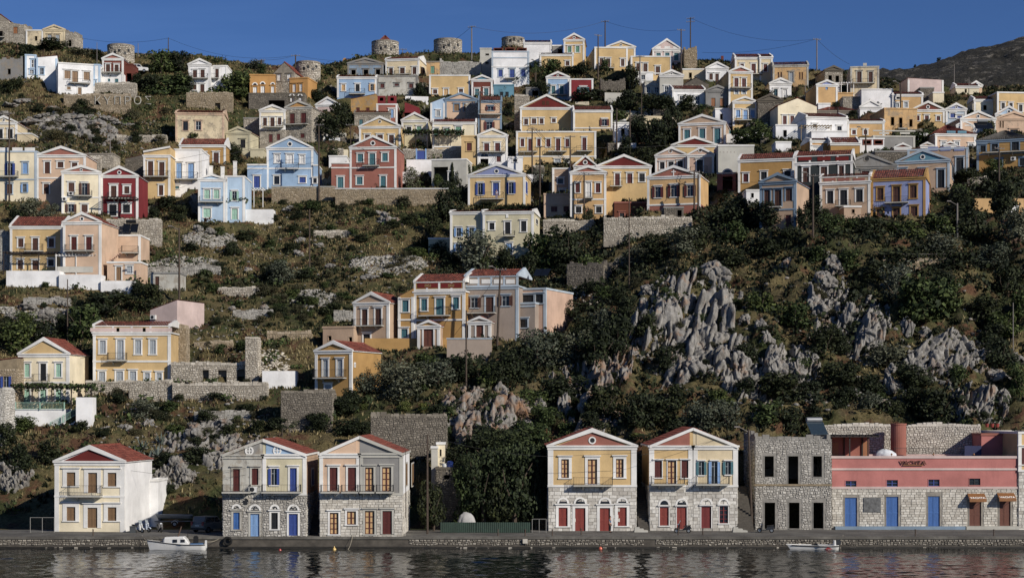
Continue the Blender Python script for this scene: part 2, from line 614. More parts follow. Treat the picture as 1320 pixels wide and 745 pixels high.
def opening_fill(par, it, h, near, mb_y=0.1, far=False):
    """shutters, doors, sashes set back inside one opening; h = (u0, u1, v0, v1)"""
    a, b, c, e = h
    k, col = it['kind'], it['col']
    m = (a + b) / 2
    if k in 'wd':
        mt = wood(col or 'br')
        nm_ = 'shutter' if k == 'w' else 'door_leaf'
        for (p, q) in ((a + 0.015, m - 0.012), (m + 0.012, b - 0.015)):
            s = MB()
            y = mb_y
            s.box(p, q, y, y + 0.04, c + 0.01, e - 0.01)
            st = min(0.09, (q - p) * 0.22)
            s.box(p, p + st, y - 0.035, y + 0.002, c + 0.01, e - 0.01)
            s.box(q - st, q, y - 0.035, y + 0.002, c + 0.01, e - 0.01)
            for z in (c + 0.01, c + (e - c) * 0.45, e - 0.13):
                s.box(p + st, q - st, y - 0.03, y + 0.002, z, z + 0.12)
            if near:
                n = int((e - c) / 0.11)
                for r_ in range(n):
                    z = c + 0.1 + (e - c - 0.2) * r_ / n
                    s.box(p + st, q - st, y - 0.018, y - 0.001, z, z + 0.05)
            s.build(nm_, mt, par)
    elif k in 'gq':
        s = MB()
        y = mb_y
        f = 0.07
        s.box(a, a + f, y - 0.03, y + 0.03, c, e)
        s.box(b - f, b, y - 0.03, y + 0.03, c, e)
        s.box(a + f, b - f, y - 0.028, y + 0.03, e - f, e)
        s.box(a + f, b - f, y - 0.028, y + 0.03, c, c + f)
        s.box(m - 0.05, m + 0.05, y - 0.034, y + 0.028, c + f, e - f)
        nr = 2 if e - c < 1.7 else 4
        for r_ in range(1, nr):
            z = c + (e - c) * r_ / nr
            s.box(a + f, m - 0.05, y - 0.022, y + 0.026, z - 0.03, z + 0.03)
            s.box(m + 0.05, b - f, y - 0.022, y + 0.026, z - 0.03, z + 0.03)
        s.build('sash', wood(col or 'wh'), par)
        MB().box(a, b, y + 0.05, y + 0.07, c, e).build('pane' if k == 'g' else 'curtain', glass() if k == 'g' else wood('YT'), par)
    elif k == 'o':
        MB().box(a, b, mb_y + 0.05, mb_y + 0.07, c, e).build('pane', glass(), par)
        s = MB()
        f = 0.06
        s.box(m - 0.03, m + 0.03, mb_y, mb_y + 0.045, c, e)
        s.box(a, b, mb_y + 0.003, mb_y + 0.046, e - 0.55, e - 0.5)
        s.build('sash', wood('gy'), par)
        wd = (b - a) * 0.48
        for (p, q, sg) in ((a - wd - 0.02, a - 0.02, -1), (b + 0.02, b + wd + 0.02, 1)):
            s = MB()
            s.box(p, q, -0.13, -0.095, c + 0.01, e - 0.01)
            st = min(0.08, wd * 0.2)
            s.box(p, p + st, -0.15, -0.129, c + 0.01, e - 0.01)
            s.box(q - st, q, -0.15, -0.129, c + 0.01, e - 0.01)
            for z in (c + 0.01, c + (e - c) * 0.48, e - 0.12):
                s.box(p + st, q - st, -0.148, -0.129, z, z + 0.11)
            s.build('shutter', wood(col or 'br'), par)

def balcony(root, u0, u1, vs, vr, far, slabkey='GC', y0=0.0, D=1.0, iron_mat=None):
    s = MB()
    s.box(u0, u1, y0 - D, y0 + 0.05, vs, vs + 0.14)
    o = s.build('balcony', stucco(slabkey), root)
    n = max(2, int((u1 - u0) / 1.6))
    for k in range(n):
        u = u0 + (u1 - u0) * (k + 0.5) / n
        MB().prism_x([(y0 + 0.02, vs - 0.5), (y0 + 0.02, vs - 0.003), (y0 - D * 0.8, vs - 0.003), (y0 - D * 0.75, vs - 0.12), (y0 - 0.25, vs - 0.24)], u - 0.09, u + 0.09).build('bracket', stucco(slabkey), o)
    r = MB()
    b = 0.02 if not far else 0.03
    z0, z1 = vs + 0.15, max(vr, vs + 0.85)
    def bar(p, q):
        r.tube(p, q, b, None, 4)
    for z in (z1, z0 + 0.06):
        bar((u0 + .03, y0 - D + .04, z), (u1 - .03, y0 - D + .04, z))
        bar((u0 + .03, y0 - D + .04, z), (u0 + .03, y0, z))
        bar((u1 - .03, y0 - D + .04, z), (u1 - .03, y0, z))
    st = 0.16 if not far else 0.3
    n = int((u1 - u0) / st)
    bb = b
    b = 0.011 if not far else 0.014
    for k in range(1, n):
        u = u0 + (u1 - u0) * k / n
        bar((u, y0 - D + .04, z0), (u, y0 - D + .04, z1))
    for u in (u0 + .03, u1 - .03):
        for k in range(1, int(D / st)):
            y = y0 - D + .04 + (D - .04) * k / int(D / st)
            bar((u, y, z0), (u, y, z1))
    b = bb * 1.3
    for u in (u0 + .03, u1 - .03):
        bar((u, y0 - D + .04, z0), (u, y0 - D + .04, z1 + 0.05))
    r.build('railing', iron_mat or iron(), o)
    return o

STONEKEYS = {'ST': ST_RUB, 'SD': ST_DRK, 'SP': ST_ASH, 'SA_': ST_TAN, 'SW': ST_WHT, 'SB': ST_BRK, 'SN': ST_TAN, 'SG': ST_GRY}
MORTAR = {'ST': '857C6D', 'SD': '5C554B', 'SP': '9A958A', 'SW': 'A5A198', 'SB': '8F887C', 'SN': '857457', 'SG': '86827A'}
def wallmat(key):
    if key in STONEKEYS:
        return plain('mortar_' + key, MORTAR[key], 0.95, var=0.3, scale=1.5)
    return stucco(key)

def H(V, x0, x1, yb, ye, roof, wall, label, rows='', a=0.0, d=7.0, Y=None, lo=None, t='W', pil=True, sd='', name='house',
      tone='', fnd=2.5, fw=0.2, corn=True, pw=0.34, cat='house', band=None, group='houses on the harbour hillside', pad=True, rk=True, short=None, sw=None, par=None):
    pxm, pyb = P(V, (x0 + x1) / 2, yb)
    if Y is None:
        Y = ground_y(pxm, pyb)
    M = sight(pxm, pyb, Y)
    if pyb >= 640 and pad:
        M.z = 1.2
    th = R(a)
    c, s = math.cos(th), math.sin(th)
    def uv(x, y, wy=0.0):
        px, py = P(V, x, y)
        tt = (px - 660) / F
        u = (tt * (M.y + wy * c) - M.x + wy * s) / (c - tt * s)
        Yp = M.y + u * s + wy * c
        return u, HC + (HOR - py) * Yp / F - M.z
    def side(x, y):
        px, py = P(V, x, y)
        tt = (px - 660) / F
        ww = (tt * (M.y + W2 * s) - M.x - W2 * c) / (-s - tt * c)
        Yp = M.y + W2 * s + ww * c
        return ww, HC + (HOR - py) * Yp / F - M.z
    uL, _ = uv(x0, yb)
    uR, _ = uv(x1, yb)
    W2 = (uR - uL) / 2
    ctr = M + Vector((c, s, 0)) * ((uL + uR) / 2)
    off = (uL + uR) / 2
    xm = (x0 + x1) / 2
    def U(x, y=None, wy=0.0):
        u, v = uv(x, yb if y is None else y, wy)
        return u - off
    def Vv(y, x=None, wy=0.0):
        return uv(xm if x is None else x, y, wy)[1]
    root = empty(name, ctr, th, label, cat, group)
    near = Y < 200
    far = Y > 300
    ve = Vv(ye)
    T = stucco(t)
    items = parse_rows(rows)
    holes = []
    for it in items:
        if it['kind'] in 'wdgqok':
            it['holes'] = []
            for xs in it['xs'].split(','):
                x = float(xs)
                h = (U(x - it['w'] / 2), U(x + it['w'] / 2), Vv(it['y1'], x), Vv(it['y0'], x))
                if h[3] > ve - 0.05:
                    h = (h[0], h[1], h[2], ve - 0.05)
                it['holes'].append(h)
                holes.append(h)
    # walls
    stonehere = wall in STONEKEYS
    if lo:
        vl = Vv(lo[0])
        wall_shell(-W2, W2, vl, ve, holes, d).build('wall', wallmat(sw or wall), root)
        wall_shell(-W2, W2, -fnd, vl, holes, d).build('ground_floor', wallmat(lo[1]), root)
    else:
        vl = -fnd
        wall_shell(-W2, W2, -fnd, ve, holes, d).build('wall', wallmat(sw or wall), root)
    if sw:
        m = wall_shell(-W2, W2, vl, ve, holes, 0.01, thick=0.01, front_only=True)
        m.v = [(x, y - 0.012, z_) for x, y, z_ in m.v]
        m.build('painted_front', wallmat(wall), root)
    fh = [(h[0] - fw - .02, h[1] + fw + .02, h[2] - 0.02, h[3] + fw + .02) for h in holes] if not stonehere or rk else holes
    for key, va, vb in ([(lo[1], -0.4, vl)] if lo else []) + [(wall, -0.8 if not lo else vl, ve)]:
        if key in STONEKEYS:
            kk = dict(ashlar=True, hs=(0.3, 0.42), ws=(0.4, 0.95), proud=0.04) if key in ('SP', 'SB') else {}
            if key == 'SB':
                kk = dict(ashlar=True, hs=(0.24, 0.3), ws=(0.35, 0.7), proud=0.05)
            mb = facing(-W2, W2, va, vb, fh, cap=2400, **kk)
            facing(0.05, d, va, vb, [], cap=700, fn=lambda x, y, z: (W2 - y, x, z), mb=mb, **kk)
            facing(0.05, d, va, vb, [], cap=500, fn=lambda x, y, z: (-W2 + y, d - x, z), mb=mb, **kk)
            o = mb.build('stonework', stones(STONEKEYS[key]), root)
            o['kind'] = 'stuff'
    # pilasters, cornice, band
    lo_pil = 0 if not lo else vl
    if pil and not stonehere:
        for sg in (-1, 1):
            p, q = (-W2 - 0.04, -W2 + pw) if sg < 0 else (W2 - pw, W2 + 0.04)
            MB().box(p, q, -0.06, 0.25, lo_pil if lo and lo[1] in STONEKEYS else -0.3, ve - 0.02).build('pilaster', T, root)
    if lo or band:
        vb = vl if lo else Vv(band)
        if not (lo and lo[1] in STONEKEYS and wall in STONEKEYS):
            MB().box(-W2 - 0.07, W2 + 0.07, -0.09, 0.12, vb - 0.1, vb + 0.14).build('string_course', T, root)
    # roof
    kind, rest = roof[0], roof[1:]
    num, rcol, mark = re.match(r'([-\d.,]*):?([A-Z]*~?)([*+]?)', rest).groups()
    occ, cross = mark == '*', mark == '+'
    if kind == 'e' and rest.endswith('gy'):
        rcol = 'gy'
    cw = 0.3
    def eave_cornice(v):
        m = MB()
        m.box(-W2 - 0.2, W2 + 0.2, -0.22, 0.1, v - 0.05, v + 0.14)
        m.box(-W2 - 0.1, W2 + 0.1, -0.11, 0.08, v - 0.34, v - 0.052)
        m.box(W2 - 0.05, W2 + 0.16, 0.1, d - 0.01, v - 0.045, v + 0.12)
        m.box(-W2 - 0.16, -W2 + 0.05, 0.1, d - 0.01, v - 0.045, v + 0.12)
        m.build('cornice', T, root)
    top = ve
    if kind == 'g':
        va = max(Vv(float(num)), ve + 0.5)
        xa = 0.0
        top = va
        MB().prism([(-W2, ve + 0.003), (W2, ve + 0.003), (xa, va - 0.1)], 0.004, d).build('gable', wallmat(sw or wall), root)
        if rcol:
            k = 1 - min(0.4, (0.42 if corn else 0.2) / (va - ve))
            sl_ = (va - ve)
            m = MB()
            m.prism([(-W2 * k, ve + 0.14), (W2 * k, ve + 0.14), (0, ve + 0.14 + sl_ * k - 0.1)], -0.05, 0.004)
            m.build('tympanum', stucco(rcol), root)
        if corn:
            eave_cornice(ve)
            tk = min(0.34, (va - ve) * 0.3)
            m = MB()
            ov = 0.24
            sx = (va - ve) / W2
            for sg in (-1, 1):
                pts = [(sg * (W2 + ov), ve - 0.04 + 0.1), (sg * (W2 + ov), ve + 0.12 + 0.1), (0, va + 0.1), (0, va - tk)]
                pts2 = [(sg * (W2 + ov), ve + 0.16), (0, va + 0.14), (0, va - tk), (sg * (W2 + ov - tk / sx * 0.9), ve + 0.16)]
                if sg > 0:
                    pts2 = pts2[::-1]
                m.prism(pts2, -0.25, 0.15)
            m.build('raking_cornice', T, root)
        m = MB()
        ov = 0.22
        el = -ov * (va - ve) / W2
        m.corr((W2 + ov, 0.16, ve + el + 0.12), (W2 + ov, d + 0.2, ve + el + 0.12), (0, d + 0.2, va + 0.06), (0, 0.16, va + 0.06))
        m.corr((-W2 - ov, d + 0.2, ve + el + 0.12), (-W2 - ov, 0.16, ve + el + 0.12), (0, 0.16, va + 0.06), (0, d + 0.2, va + 0.06))
        m.box(-0.12, 0.12, 0.155, d + 0.2, va + 0.05, va + 0.17)
        m.build('roof', tile_mat() if wall not in ('SD~',) and not (t in ('GY', 'GY~')) else plain('grey_roof', '56534e', 0.9), root)
        vt, cvt = va, ve + (va - ve) * 0.36
        if occ:
            r_ = min(0.36, (va - ve) * 0.14)
            m = MB()
            m.ring(0, cvt, r_, r_ * 1.55, -0.12, -0.03)
            o = m.build('oculus', stucco('W'), root)
            m = MB()
            m.disc(0, cvt, r_, -0.07, -0.045)
            m.build('pane', glass() if rcol not in ('SA', 'RE') else wood('dk'), o)
        if cross:
            m = MB()
            m.box(-0.08, 0.08, -0.11, -0.04, cvt - 0.55, cvt + 0.5)
            m.box(-0.38, 0.38, -0.109, -0.041, cvt + 0.08, cvt + 0.24)
            m.build('cross', stucco('W'), root)
    elif kind == 'e':
        D2 = min(d / 2, 4.5)
        vr = uv(xm, float(num), D2)[1]
        vr = max(vr, ve + 0.7)
        top = vr
        eave_cornice(ve)
        if par:
            vp = Vv(par)
            MB().box(-W2 - 0.02, W2 + 0.02, -0.03, 0.25, ve + 0.143, vp).build('parapet', wallmat(wall), root)
            MB().box(-W2 - 0.12, W2 + 0.12, -0.12, 0.27, vp + 0.001, vp + 0.14).build('coping', T, root)
            for q in range(5):
                u = -W2 + 0.12 + (2 * W2 - 0.24) * q / 4
                MB().box(u - 0.14, u + 0.14, -0.07, 0.2, ve + 0.144, vp - 0.002).build('parapet_pier', T, root)
            ve = vp - 0.06
            vr = max(vr, ve + 0.7)
        m = MB()
        m.corr((-W2 + 0.1, -0.12, ve + 0.2), (W2 - 0.1, -0.12, ve + 0.2), (W2 - 0.1, D2, vr), (-W2 + 0.1, D2, vr))
        m.corr((W2 - 0.1, 2 * D2 + .1, ve + 0.2), (-W2 + 0.1, 2 * D2 + .1, ve + 0.2), (-W2 + 0.1, D2, vr), (W2 - 0.1, D2, vr))
        m.build('roof', tile_mat() if rcol != 'gy' else plain('grey_roof', '56534e', 0.9), root)
        for sg in (-1, 1):
            p, q = (-W2 - 0.1, -W2 + 0.22) if sg < 0 else (W2 - 0.22, W2 + 0.1)
            MB().prism_x([(-0.14, ve + 0.141), (-0.14, ve + 0.42), (D2, vr + 0.2), (2 * D2 + .1, ve + 0.42), (2 * D2 + .1, ve + 0.141)], p, q).build('gable_parapet', T, root)
    elif kind == 'f' or kind == 'r':
        if kind == 'f':
            m = MB()
            for (p, q, y0_, y1_) in ((-W2 - 0.08, W2 + 0.08, -0.1, 0.22), (-W2 - 0.08, -W2 + 0.2, 0.22, d - 0.2), (W2 - 0.2, W2 + 0.08, 0.22, d - 0.2), (-W2 - 0.08, W2 + 0.08, d - 0.2, d + 0.08)):
                m.box(p, q, y0_, y1_, ve - 0.06, ve + 0.2)
            m.build('parapet', T, root)
        else:
            mb = MB()
            for k in range(int(W2 * 2 / 0.8)):
                x = -W2 + k * 0.8
                hh = random.uniform(0, 0.5)
                if hh > 0.1:
                    mb.box(x + .02, x + 0.78, 0.01, 0.5, ve - 0.02, ve + hh)
            for y in np.arange(0.5, d, 0.9):
                mb.box(-W2 + 0.01, -W2 + 0.4, y, y + 0.8, ve - 0.02, ve + random.uniform(0, 0.9))
                mb.box(W2 - 0.4, W2 - 0.01, y, y + 0.8, ve - 0.02, ve + random.uniform(0, 0.9))
            mb.build('broken_wall_top', wallmat(wall), root)['kind'] = 'stuff'
    elif kind == 's':
        yl, yr = (float(q) for q in num.split(','))
        vL, vR = Vv(yl, x0), Vv(yr, x1)
        lo_, hi_ = min(vL, vR), max(vL, vR)
        top = hi_
        pts = [(-W2, ve + 0.003), (W2, ve + 0.003)]
        if vR > ve + 0.05:
            pts.append((W2, vR))
        if vL > ve + 0.05:
            pts.append((-W2, vL))
        MB().prism(pts, 0.004, d).build('gable', wallmat(wall), root)
        if rcol and len(pts) == 3:
            cx = sum(p[0] for p in pts) / 3
            cz = sum(p[1] for p in pts) / 3 - 0.05
            m = MB()
            m.prism([(cx + (p[0] - cx) * 0.78, cz + (p[1] - cz) * 0.78) for p in pts], -0.05, 0.004)
            m.build('tympanum', stucco(rcol), root)
            if occ:
                m = MB()
                m.ring(cx, cz, 0.3, 0.45, -0.12, -0.03)
                m.box(cx - 0.3, cx + 0.3, -0.11, -0.05, cz - 0.05, cz + 0.05)
                m.box(cx - 0.05, cx + 0.05, -0.112, -0.05, cz - 0.3, cz + 0.3)
                m.build('oculus', stucco('W'), root)
        if corn:
            eave_cornice(ve)
            m = MB()
            tk = 0.3
            m.prism([(-W2 - 0.02, vL + 0.12 - tk), (W2 + 0.02, vR + 0.12 - tk), (W2 + 0.02, vR + 0.14), (-W2 - 0.02, vL + 0.14)], -0.25, 0.15)
            m.build('raking_cornice', T, root)
        m = MB()
        m.corr((-W2, 0.16, vL + 0.1), (W2, 0.16, vR + 0.1), (W2, d + 0.1, vR + 0.1), (-W2, d + 0.1, vL + 0.1)) if abs(vL - vR) < 0.1 else (
            m.corr((W2, 0.16, vR + 0.1), (W2, d + .1, vR + 0.1), (-W2, d + .1, vL + 0.1), (-W2, 0.16, vL + 0.1)) if vR < vL else
            m.corr((-W2, d + .1, vL + 0.1), (-W2, 0.16, vL + 0.1), (W2, 0.16, vR + 0.1), (W2, d + .1, vR + 0.1)))
        m.build('roof', tile_mat(), root)
    elif kind == 'h':
        yd = d / 2
        vr = max(uv(xm, float(num), yd)[1], ve + 0.6)
        top = vr
        eave_cornice(ve)
        m = MB()
        o_ = 0.25
        rx = max(0.0, W2 - yd) 
        A, B, C_, D_ = (-W2 - o_, -o_, ve + 0.15), (W2 + o_, -o_, ve + 0.15), (W2 + o_, d + o_, ve + 0.15), (-W2 - o_, d + o_, ve + 0.15)
        p, q = (-rx - .01, yd, vr), (rx + .01, yd, vr)
        m.corr(A, B, q, p)
        m.corr(B, C_, q, q)
        m.corr(C_, D_, p, q)
        m.corr(D_, A, p, p)
        m.build('roof', plain('grey_roof', '56534e', 0.9) if rcol == 'GY' else tile_mat(), root)
    # openings and fittings
    for it in items:
        k = it['kind']
        if k in 'wdgqok':
            for h, xs in zip(it['holes'], it['xs'].split(',')):
                a_, b_, c_, e_ = h
                m = MB()
                fl = it['fl']
                bare = '!' in fl
                f = fw
                if not bare:
                    m.box(a_ - f, a_, -0.065, 0.05, c_, e_)
                    m.box(b_, b_ + f, -0.065, 0.05, c_, e_)
                    m.box(a_ - f, b_ + f, -0.068, 0.05, e_, e_ + f)
                    if k != 'd':
                        m.box(a_ - f - 0.04, b_ + f + 0.04, -0.13, 0.05, c_ - 0.12, c_)
                    m.box(a_ - f - 0.12, b_ + f + 0.12, -0.2, 0.0, e_ + f + 0.001, e_ + f + 0.12)
                else:
                    m.box(a_ - 0.04, b_ + 0.04, -0.05, 0.3, c_ - 0.08, c_ - 0.001)
                    m.box(a_ - 0.04, b_ + 0.04, -0.04, 0.3, e_ + 0.001, e_ + 0.06)
                    m.box(a_ - 0.04, a_ + 0.03, -0.03, 0.28, c_ - 0.001, e_ + 0.001)
                    m.box(b_ - 0.03, b_ + 0.04, -0.03, 0.28, c_ - 0.001, e_ + 0.001)
                nm = 'door' if k == 'd' else 'window'
                fr = m.build(nm if k != 'k' else 'window', T if not bare else wallmat(wall if not lo or c_ > vl - .1 else lo[1]), root)
                if k != 'k':
                    opening_fill(fr, it, h, Y < 215)
                if '^' in fl:
                    r_ = (b_ - a_) / 2
                    cx = (a_ + b_) / 2
                    m = MB()
                    m.ring(cx, e_ + f + 0.16, r_ * 0.92, r_ * 0.92 + 0.2, -0.08, 0.0, 10, 0, math.pi)
                    m.build('arch', stucco('W'), fr)
                    m = MB()
                    m.disc(cx, e_ + f + 0.16, r_ * 0.92, -0.03, 0.0, 12, 0, math.pi)
                    m.build('fanlight', glass(), fr)
        elif k == 'b':
            xa, xb = (float(q) for q in re.match(r'(-?[\d.]+)-(-?[\d.]+)', it['xs']).groups())
            balcony(root, U(xa), U(xb), Vv(it['y1'], (xa + xb) / 2), Vv(it['y0'], (xa + xb) / 2), far, slabkey=it['col'] or 'GC')
        elif k == 'n':
            v = Vv(it['y0'])
            MB().box(-W2 - 0.07, W2 + 0.07, -0.092, 0.1, v - 0.11, v + 0.11).build('string_course', wallmat(it['col'] or t), root)
        elif k == 'p':
            for xs in it['xs'].split(','):
                x = float(xs)
                a_, b_, c_, e_ = U(x - it['w'] / 2), U(x + it['w'] / 2), Vv(it['y1'], x), Vv(it['y0'], x)
                MB().box(a_, b_, -0.085, 0.0, c_, e_).build('panel', stucco(it['col'] or 'RE'), root)
        elif k == 'x':
            for xs in it['xs'].split(','):
                x = float(xs)
                u, v = U(x), Vv(it['y1'], x)
                o = MB().box(u - 0.42, u + 0.42, -0.45, -0.1, v, v + 0.6).build('air_conditioner', plain('ac_white', 'D5D4CE', 0.5, var=0.05), root)
                m = MB()
                m.disc(u - 0.08, v + 0.3, 0.24, -0.465, -0.452, 14)
                m.build('fan_grille', wood('dk'), o)
        elif k == 'c':
            for xs in it['xs'].split(','):
                u, v = U(float(xs)), (Vv(it['y0']) + Vv(it['y1'])) / 2
                r_ = (Vv(it['y0']) - Vv(it['y1'])) / 2
                m = MB()
                m.ring(u, v, r_, r_ * 1.4, -0.1, 0.0)
                o = m.build('oculus', T, root)
                m = MB()
                m.disc(u, v, r_, -0.05, -0.0015)
                m.build('pane', wood('dk'), o)
    # windows on the right-hand side wall
    for it in parse_rows(sd):
        for xs in it['xs'].split(','):
            x = float(xs)
            w0, _ = side(x - it['w'] / 2, it['y0'])
            w1, v1 = side(x + it['w'] / 2, it['y0'])
            _, v0 = side(x, it['y1'])
            w0, w1 = min(w0, w1), max(w0, w1)
            if it['kind'] == 'p':
                MB().box(W2 - 0.01, W2 + 0.05, w0, w1, v0, v1).build('panel', stucco(it['col']), root)
                continue
            m = MB()
            f = 0.16
            m.box(W2 - 0.02, W2 + 0.06, w0 - f, w0, v0 - 0.1, v1 + f)
            m.box(W2 - 0.02, W2 + 0.06, w1, w1 + f, v0 - 0.1, v1 + f)
            m.box(W2 - 0.02, W2 + 0.07, w0, w1, v1, v1 + f)
            m.box(W2 - 0.02, W2 + 0.1, w0, w1, v0 - 0.1, v0)
            fr = m.build('window', T, root)
            MB().box(W2 - 0.015, W2 + 0.025, w0, w1, v0, v1).build('shutter' if it['kind'] != 'g' else 'pane', wood(it['col'] or 'br') if it['kind'] != 'g' else glass(), fr)
    pa, pb = P(V, x0, ye), P(V, x1, yb)
    HOUSES.append(dict(box=(pa[0], P(V, 0, float(num.split(',')[0]) if num else ye)[1] if kind in 'gehs' and num else pa[1], pb[0], pb[1]), ctr=ctr, th=th, W2=W2, d=d, z=M.z,
                       short=short or label.split(' with ')[0].split(' beside ')[0].split(' above ')[0].split(' under ')[0].split(' below ')[0].split(' behind ')[0].split(' at ')[0], quay=pyb >= 640, Y=Y))
    root['_W2'] = W2
    return dict(root=root, U=U, V=Vv, W2=W2, d=d, ve=ve, M=M, Y=Y, top=top, ctr=ctr, th=th)

def tower(V, x0, x1, yt, yb, label, cone=None, key='ST', name='windmill_tower', Y=None):
    pxm, pyb = P(V, (x0 + x1) / 2, yb)
    Y = Y or ground_y(pxm, pyb)
    M = sight(pxm, pyb, Y)
    r = (x1 - x0) / VIEWS[V][2] * Y / F / 2
    h = (yb - yt) / VIEWS[V][2] * Y / F
    root = empty(name, M, 0, label, 'windmill', 'old round windmill towers on the ridge')
    m = MB()
    n = 28
    for k in range(n):
        p, q = 2 * math.pi * k / n, 2 * math.pi * (k + 1) / n
        m.quad((r * math.cos(p), r * math.sin(p), -3), (r * math.cos(q), r * math.sin(q), -3), (r * .97 * math.cos(q), r * .97 * math.sin(q), h), (r * .97 * math.cos(p), r * .97 * math.sin(p), h))
        m.poly([(r * .97 * math.cos(p), r * .97 * math.sin(p), h), (r * .97 * math.cos(q), r * .97 * math.sin(q), h), (0, 0, h - 0.05)])
    m.build('wall', wallmat(key), root)
    L = 2 * math.pi * r
    holes = []
    for k, (ang, z) in enumerate(((255, .45), (275, .55), (300, .42), (318, .6))):
        u = L * ang / 360
        holes.append((u - 0.25, u + 0.25, h * z, h * z + 0.55))
    def cyl(x, y, z):
        a_ = x / r
        rr = r - y
        return (rr * math.cos(a_), rr * math.sin(a_), z)
    mb = facing(0, L, -0.5, h + 0.1, holes, fn=cyl, cap=1500, hs=(0.25, 0.4), ws=(0.35, 0.8), proud=0.07)
    o = mb.build('stonework', stones(STONEKEYS[key]), root)
    o['kind'] = 'stuff'
    m = MB()
    for k in range(n):
        p, q = 2 * math.pi * k / n, 2 * math.pi * (k + 1) / n
        for ra, za, rb, zb in ((r + .1, h - .22, r + .1, h + .14), (r + .1, h + .14, r - .5, h + .14)):
            m.quad((ra * math.cos(p), ra * math.sin(p), za), (ra * math.cos(q), ra * math.sin(q), za), (rb * math.cos(q), rb * math.sin(q), zb), (rb * math.cos(p), rb * math.sin(p), zb))
    m.build('rim', wallmat(key), root)
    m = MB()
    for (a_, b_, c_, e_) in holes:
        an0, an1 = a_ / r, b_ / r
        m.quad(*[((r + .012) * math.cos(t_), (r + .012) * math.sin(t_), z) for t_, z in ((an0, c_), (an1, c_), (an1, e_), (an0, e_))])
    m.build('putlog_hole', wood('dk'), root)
    if cone is not None:
        hc = (yt - cone) / VIEWS[V][2] * Y / F + r * 0.26
        m = MB()
        for k in range(24):
            p, q = 2 * math.pi * k / 24, 2 * math.pi * (k + 1) / 24
            rr = r * 0.62
            m.corr((rr * math.cos(p), rr * math.sin(p), h), (rr * math.cos(q), rr * math.sin(q), h), (0, 0, h + hc), (0, 0, h + hc), pitch=0.3)
        m.build('roof', tile_mat(), root)
    HOUSES.append(dict(box=(*P(V, x0, yt), *P(V, x1, yb)), ctr=M, th=0, W2=r, d=r, z=M.z, short='round windmill tower', quay=False, Y=Y, round=True))
    return root

def stone_wall(V, x0, x1, yt, yb, label, key='ST', a=0.0, d=0.7, name='stone_wall', Y=None, fnd=1.5, holes=(), cap=3000, coping=None, cat='wall', kw=None, group=None):
    """a retaining or garden wall, faced with real stones"""
    pxm, pyb = P(V, (x0 + x1) / 2, yb)
    Y = Y or ground_y(pxm, pyb)
    M = sight(pxm, pyb, Y)
    k = Y / F / VIEWS[V][2]
    W2 = (x1 - x0) * k / 2 / math.cos(R(a))
    h = (yb - yt) * k
    root = empty(name, M, R(a), label, cat, group)
    root['kind'] = 'thing'
    hl = [(((p - (x0 + x1) / 2) * k), ((q - (x0 + x1) / 2) * k), (yb - t1) * k, (yb - t0) * k) for p, q, t0, t1 in holes]
    wall_shell(-W2, W2, -fnd, h, hl, d).build('wall', wallmat(key), root)
    if key in STONEKEYS:
        mb = facing(-W2, W2, -0.6, h, hl, cap=cap, **(kw or {}))
        facing(0, d, 0, h, [], cap=200, fn=lambda x, y, z: (W2 - y, x, z), mb=mb)
        # uneven top course
        x = -W2
        while x < W2 - 0.2:
            wd = random.uniform(0.3, 0.8)
            hh = max(0.04, 0.3 + 0.9 * float(fbm(x * 0.35 + M.x, 3.3, 3, 5)) + random.uniform(-.08, .08)) if not coping else 0.2
            mb.box(x + .01, min(x + wd, W2) - .01, -0.03 + random.uniform(-.04, .04), d * 0.9, h - 0.02, h + hh * 0.55)
            mb.box(x + .04, min(x + wd, W2) - .05, -0.02 + random.uniform(-.04, .04), d * 0.8, h + hh * 0.55 + 0.01, h + hh)
            x += wd
        o = mb.build('stonework', stones(STONEKEYS[key]), root)
        o['kind'] = 'stuff'
    if coping:
        MB().box(-W2 - .05, W2 + .05, -0.1, d + .05, h + 0.31 if key in STONEKEYS else h + 0.001, h + (0.45 if key in STONEKEYS else 0.14)).build('coping', stucco(coping), root)
    return root, M, W2, h, Y
# ------------------------------------------------------------------ the houses, read from the photograph
# -- the hilltop, from the far left
H('V1', -62, 62, 300, 145, 'g100', 'ST', 'rough grey stone gabled house at the very end of the ridge above the white houses', 'k215-262/30@5! b232-262@-30-36', pil=False, corn=False, t='ST')
H('V1', 63, 166, 300, 170, 'r', 'ST', 'roofless stone block with one orange window shutter on the ridge', 'w187-232/30@107#oo!', pil=False, t='W')
H('V1', 178, 296, 320, 212, 'f', 'CR~', 'low cream plaster ruin wing joined to the stained cream gabled ruin', 'k250-282/20@247!')
H('V1', 297, 446, 335, 207, 'g174:CR~', 'CR~', 'stained cream gabled ruin with two tall grey windows on the ridge', 'w240-296/28@340,395#gy', t='CR~')
H('V1', 449, 516, 340, 226, 'r', 'ST', 'small roofless stone building with a black window right of the cream ruin', 'k278-322/22@480!', pil=False)
H('V1', 172, 248, 545, 382, 'f', 'UW', 'narrow white house with a pale blue parapet at the left end of the white row', 'g412-465/26@228#wh g482-510/26@218#wh', t='LB', a=12, d=6)
H('V1', 250, 392, 545, 400, 's400,385', 'UW', 'white house with a long pale blue eave line behind the square white house', 'g468-514/26@287#gy', t='LB', a=12, d=6, corn=False)
H('V1', 398, 640, 655, 442, 'f', 'UW', 'square white house with three tan shuttered openings and a thin balcony', 'w485-542/42@463#tn d490-578/40@515#tn w495-552/42@595#tn b548-578@475-617 w596-617/24@472#tn d602-650/24@547#tn', pil=False, a=18, d=9)
H('V1', 641, 686, 582, 448, 'f', 'UW', 'slim white annex wedged between the square white house and the red gabled house', 'w555-578/18@650#gy', t='LB', d=5)
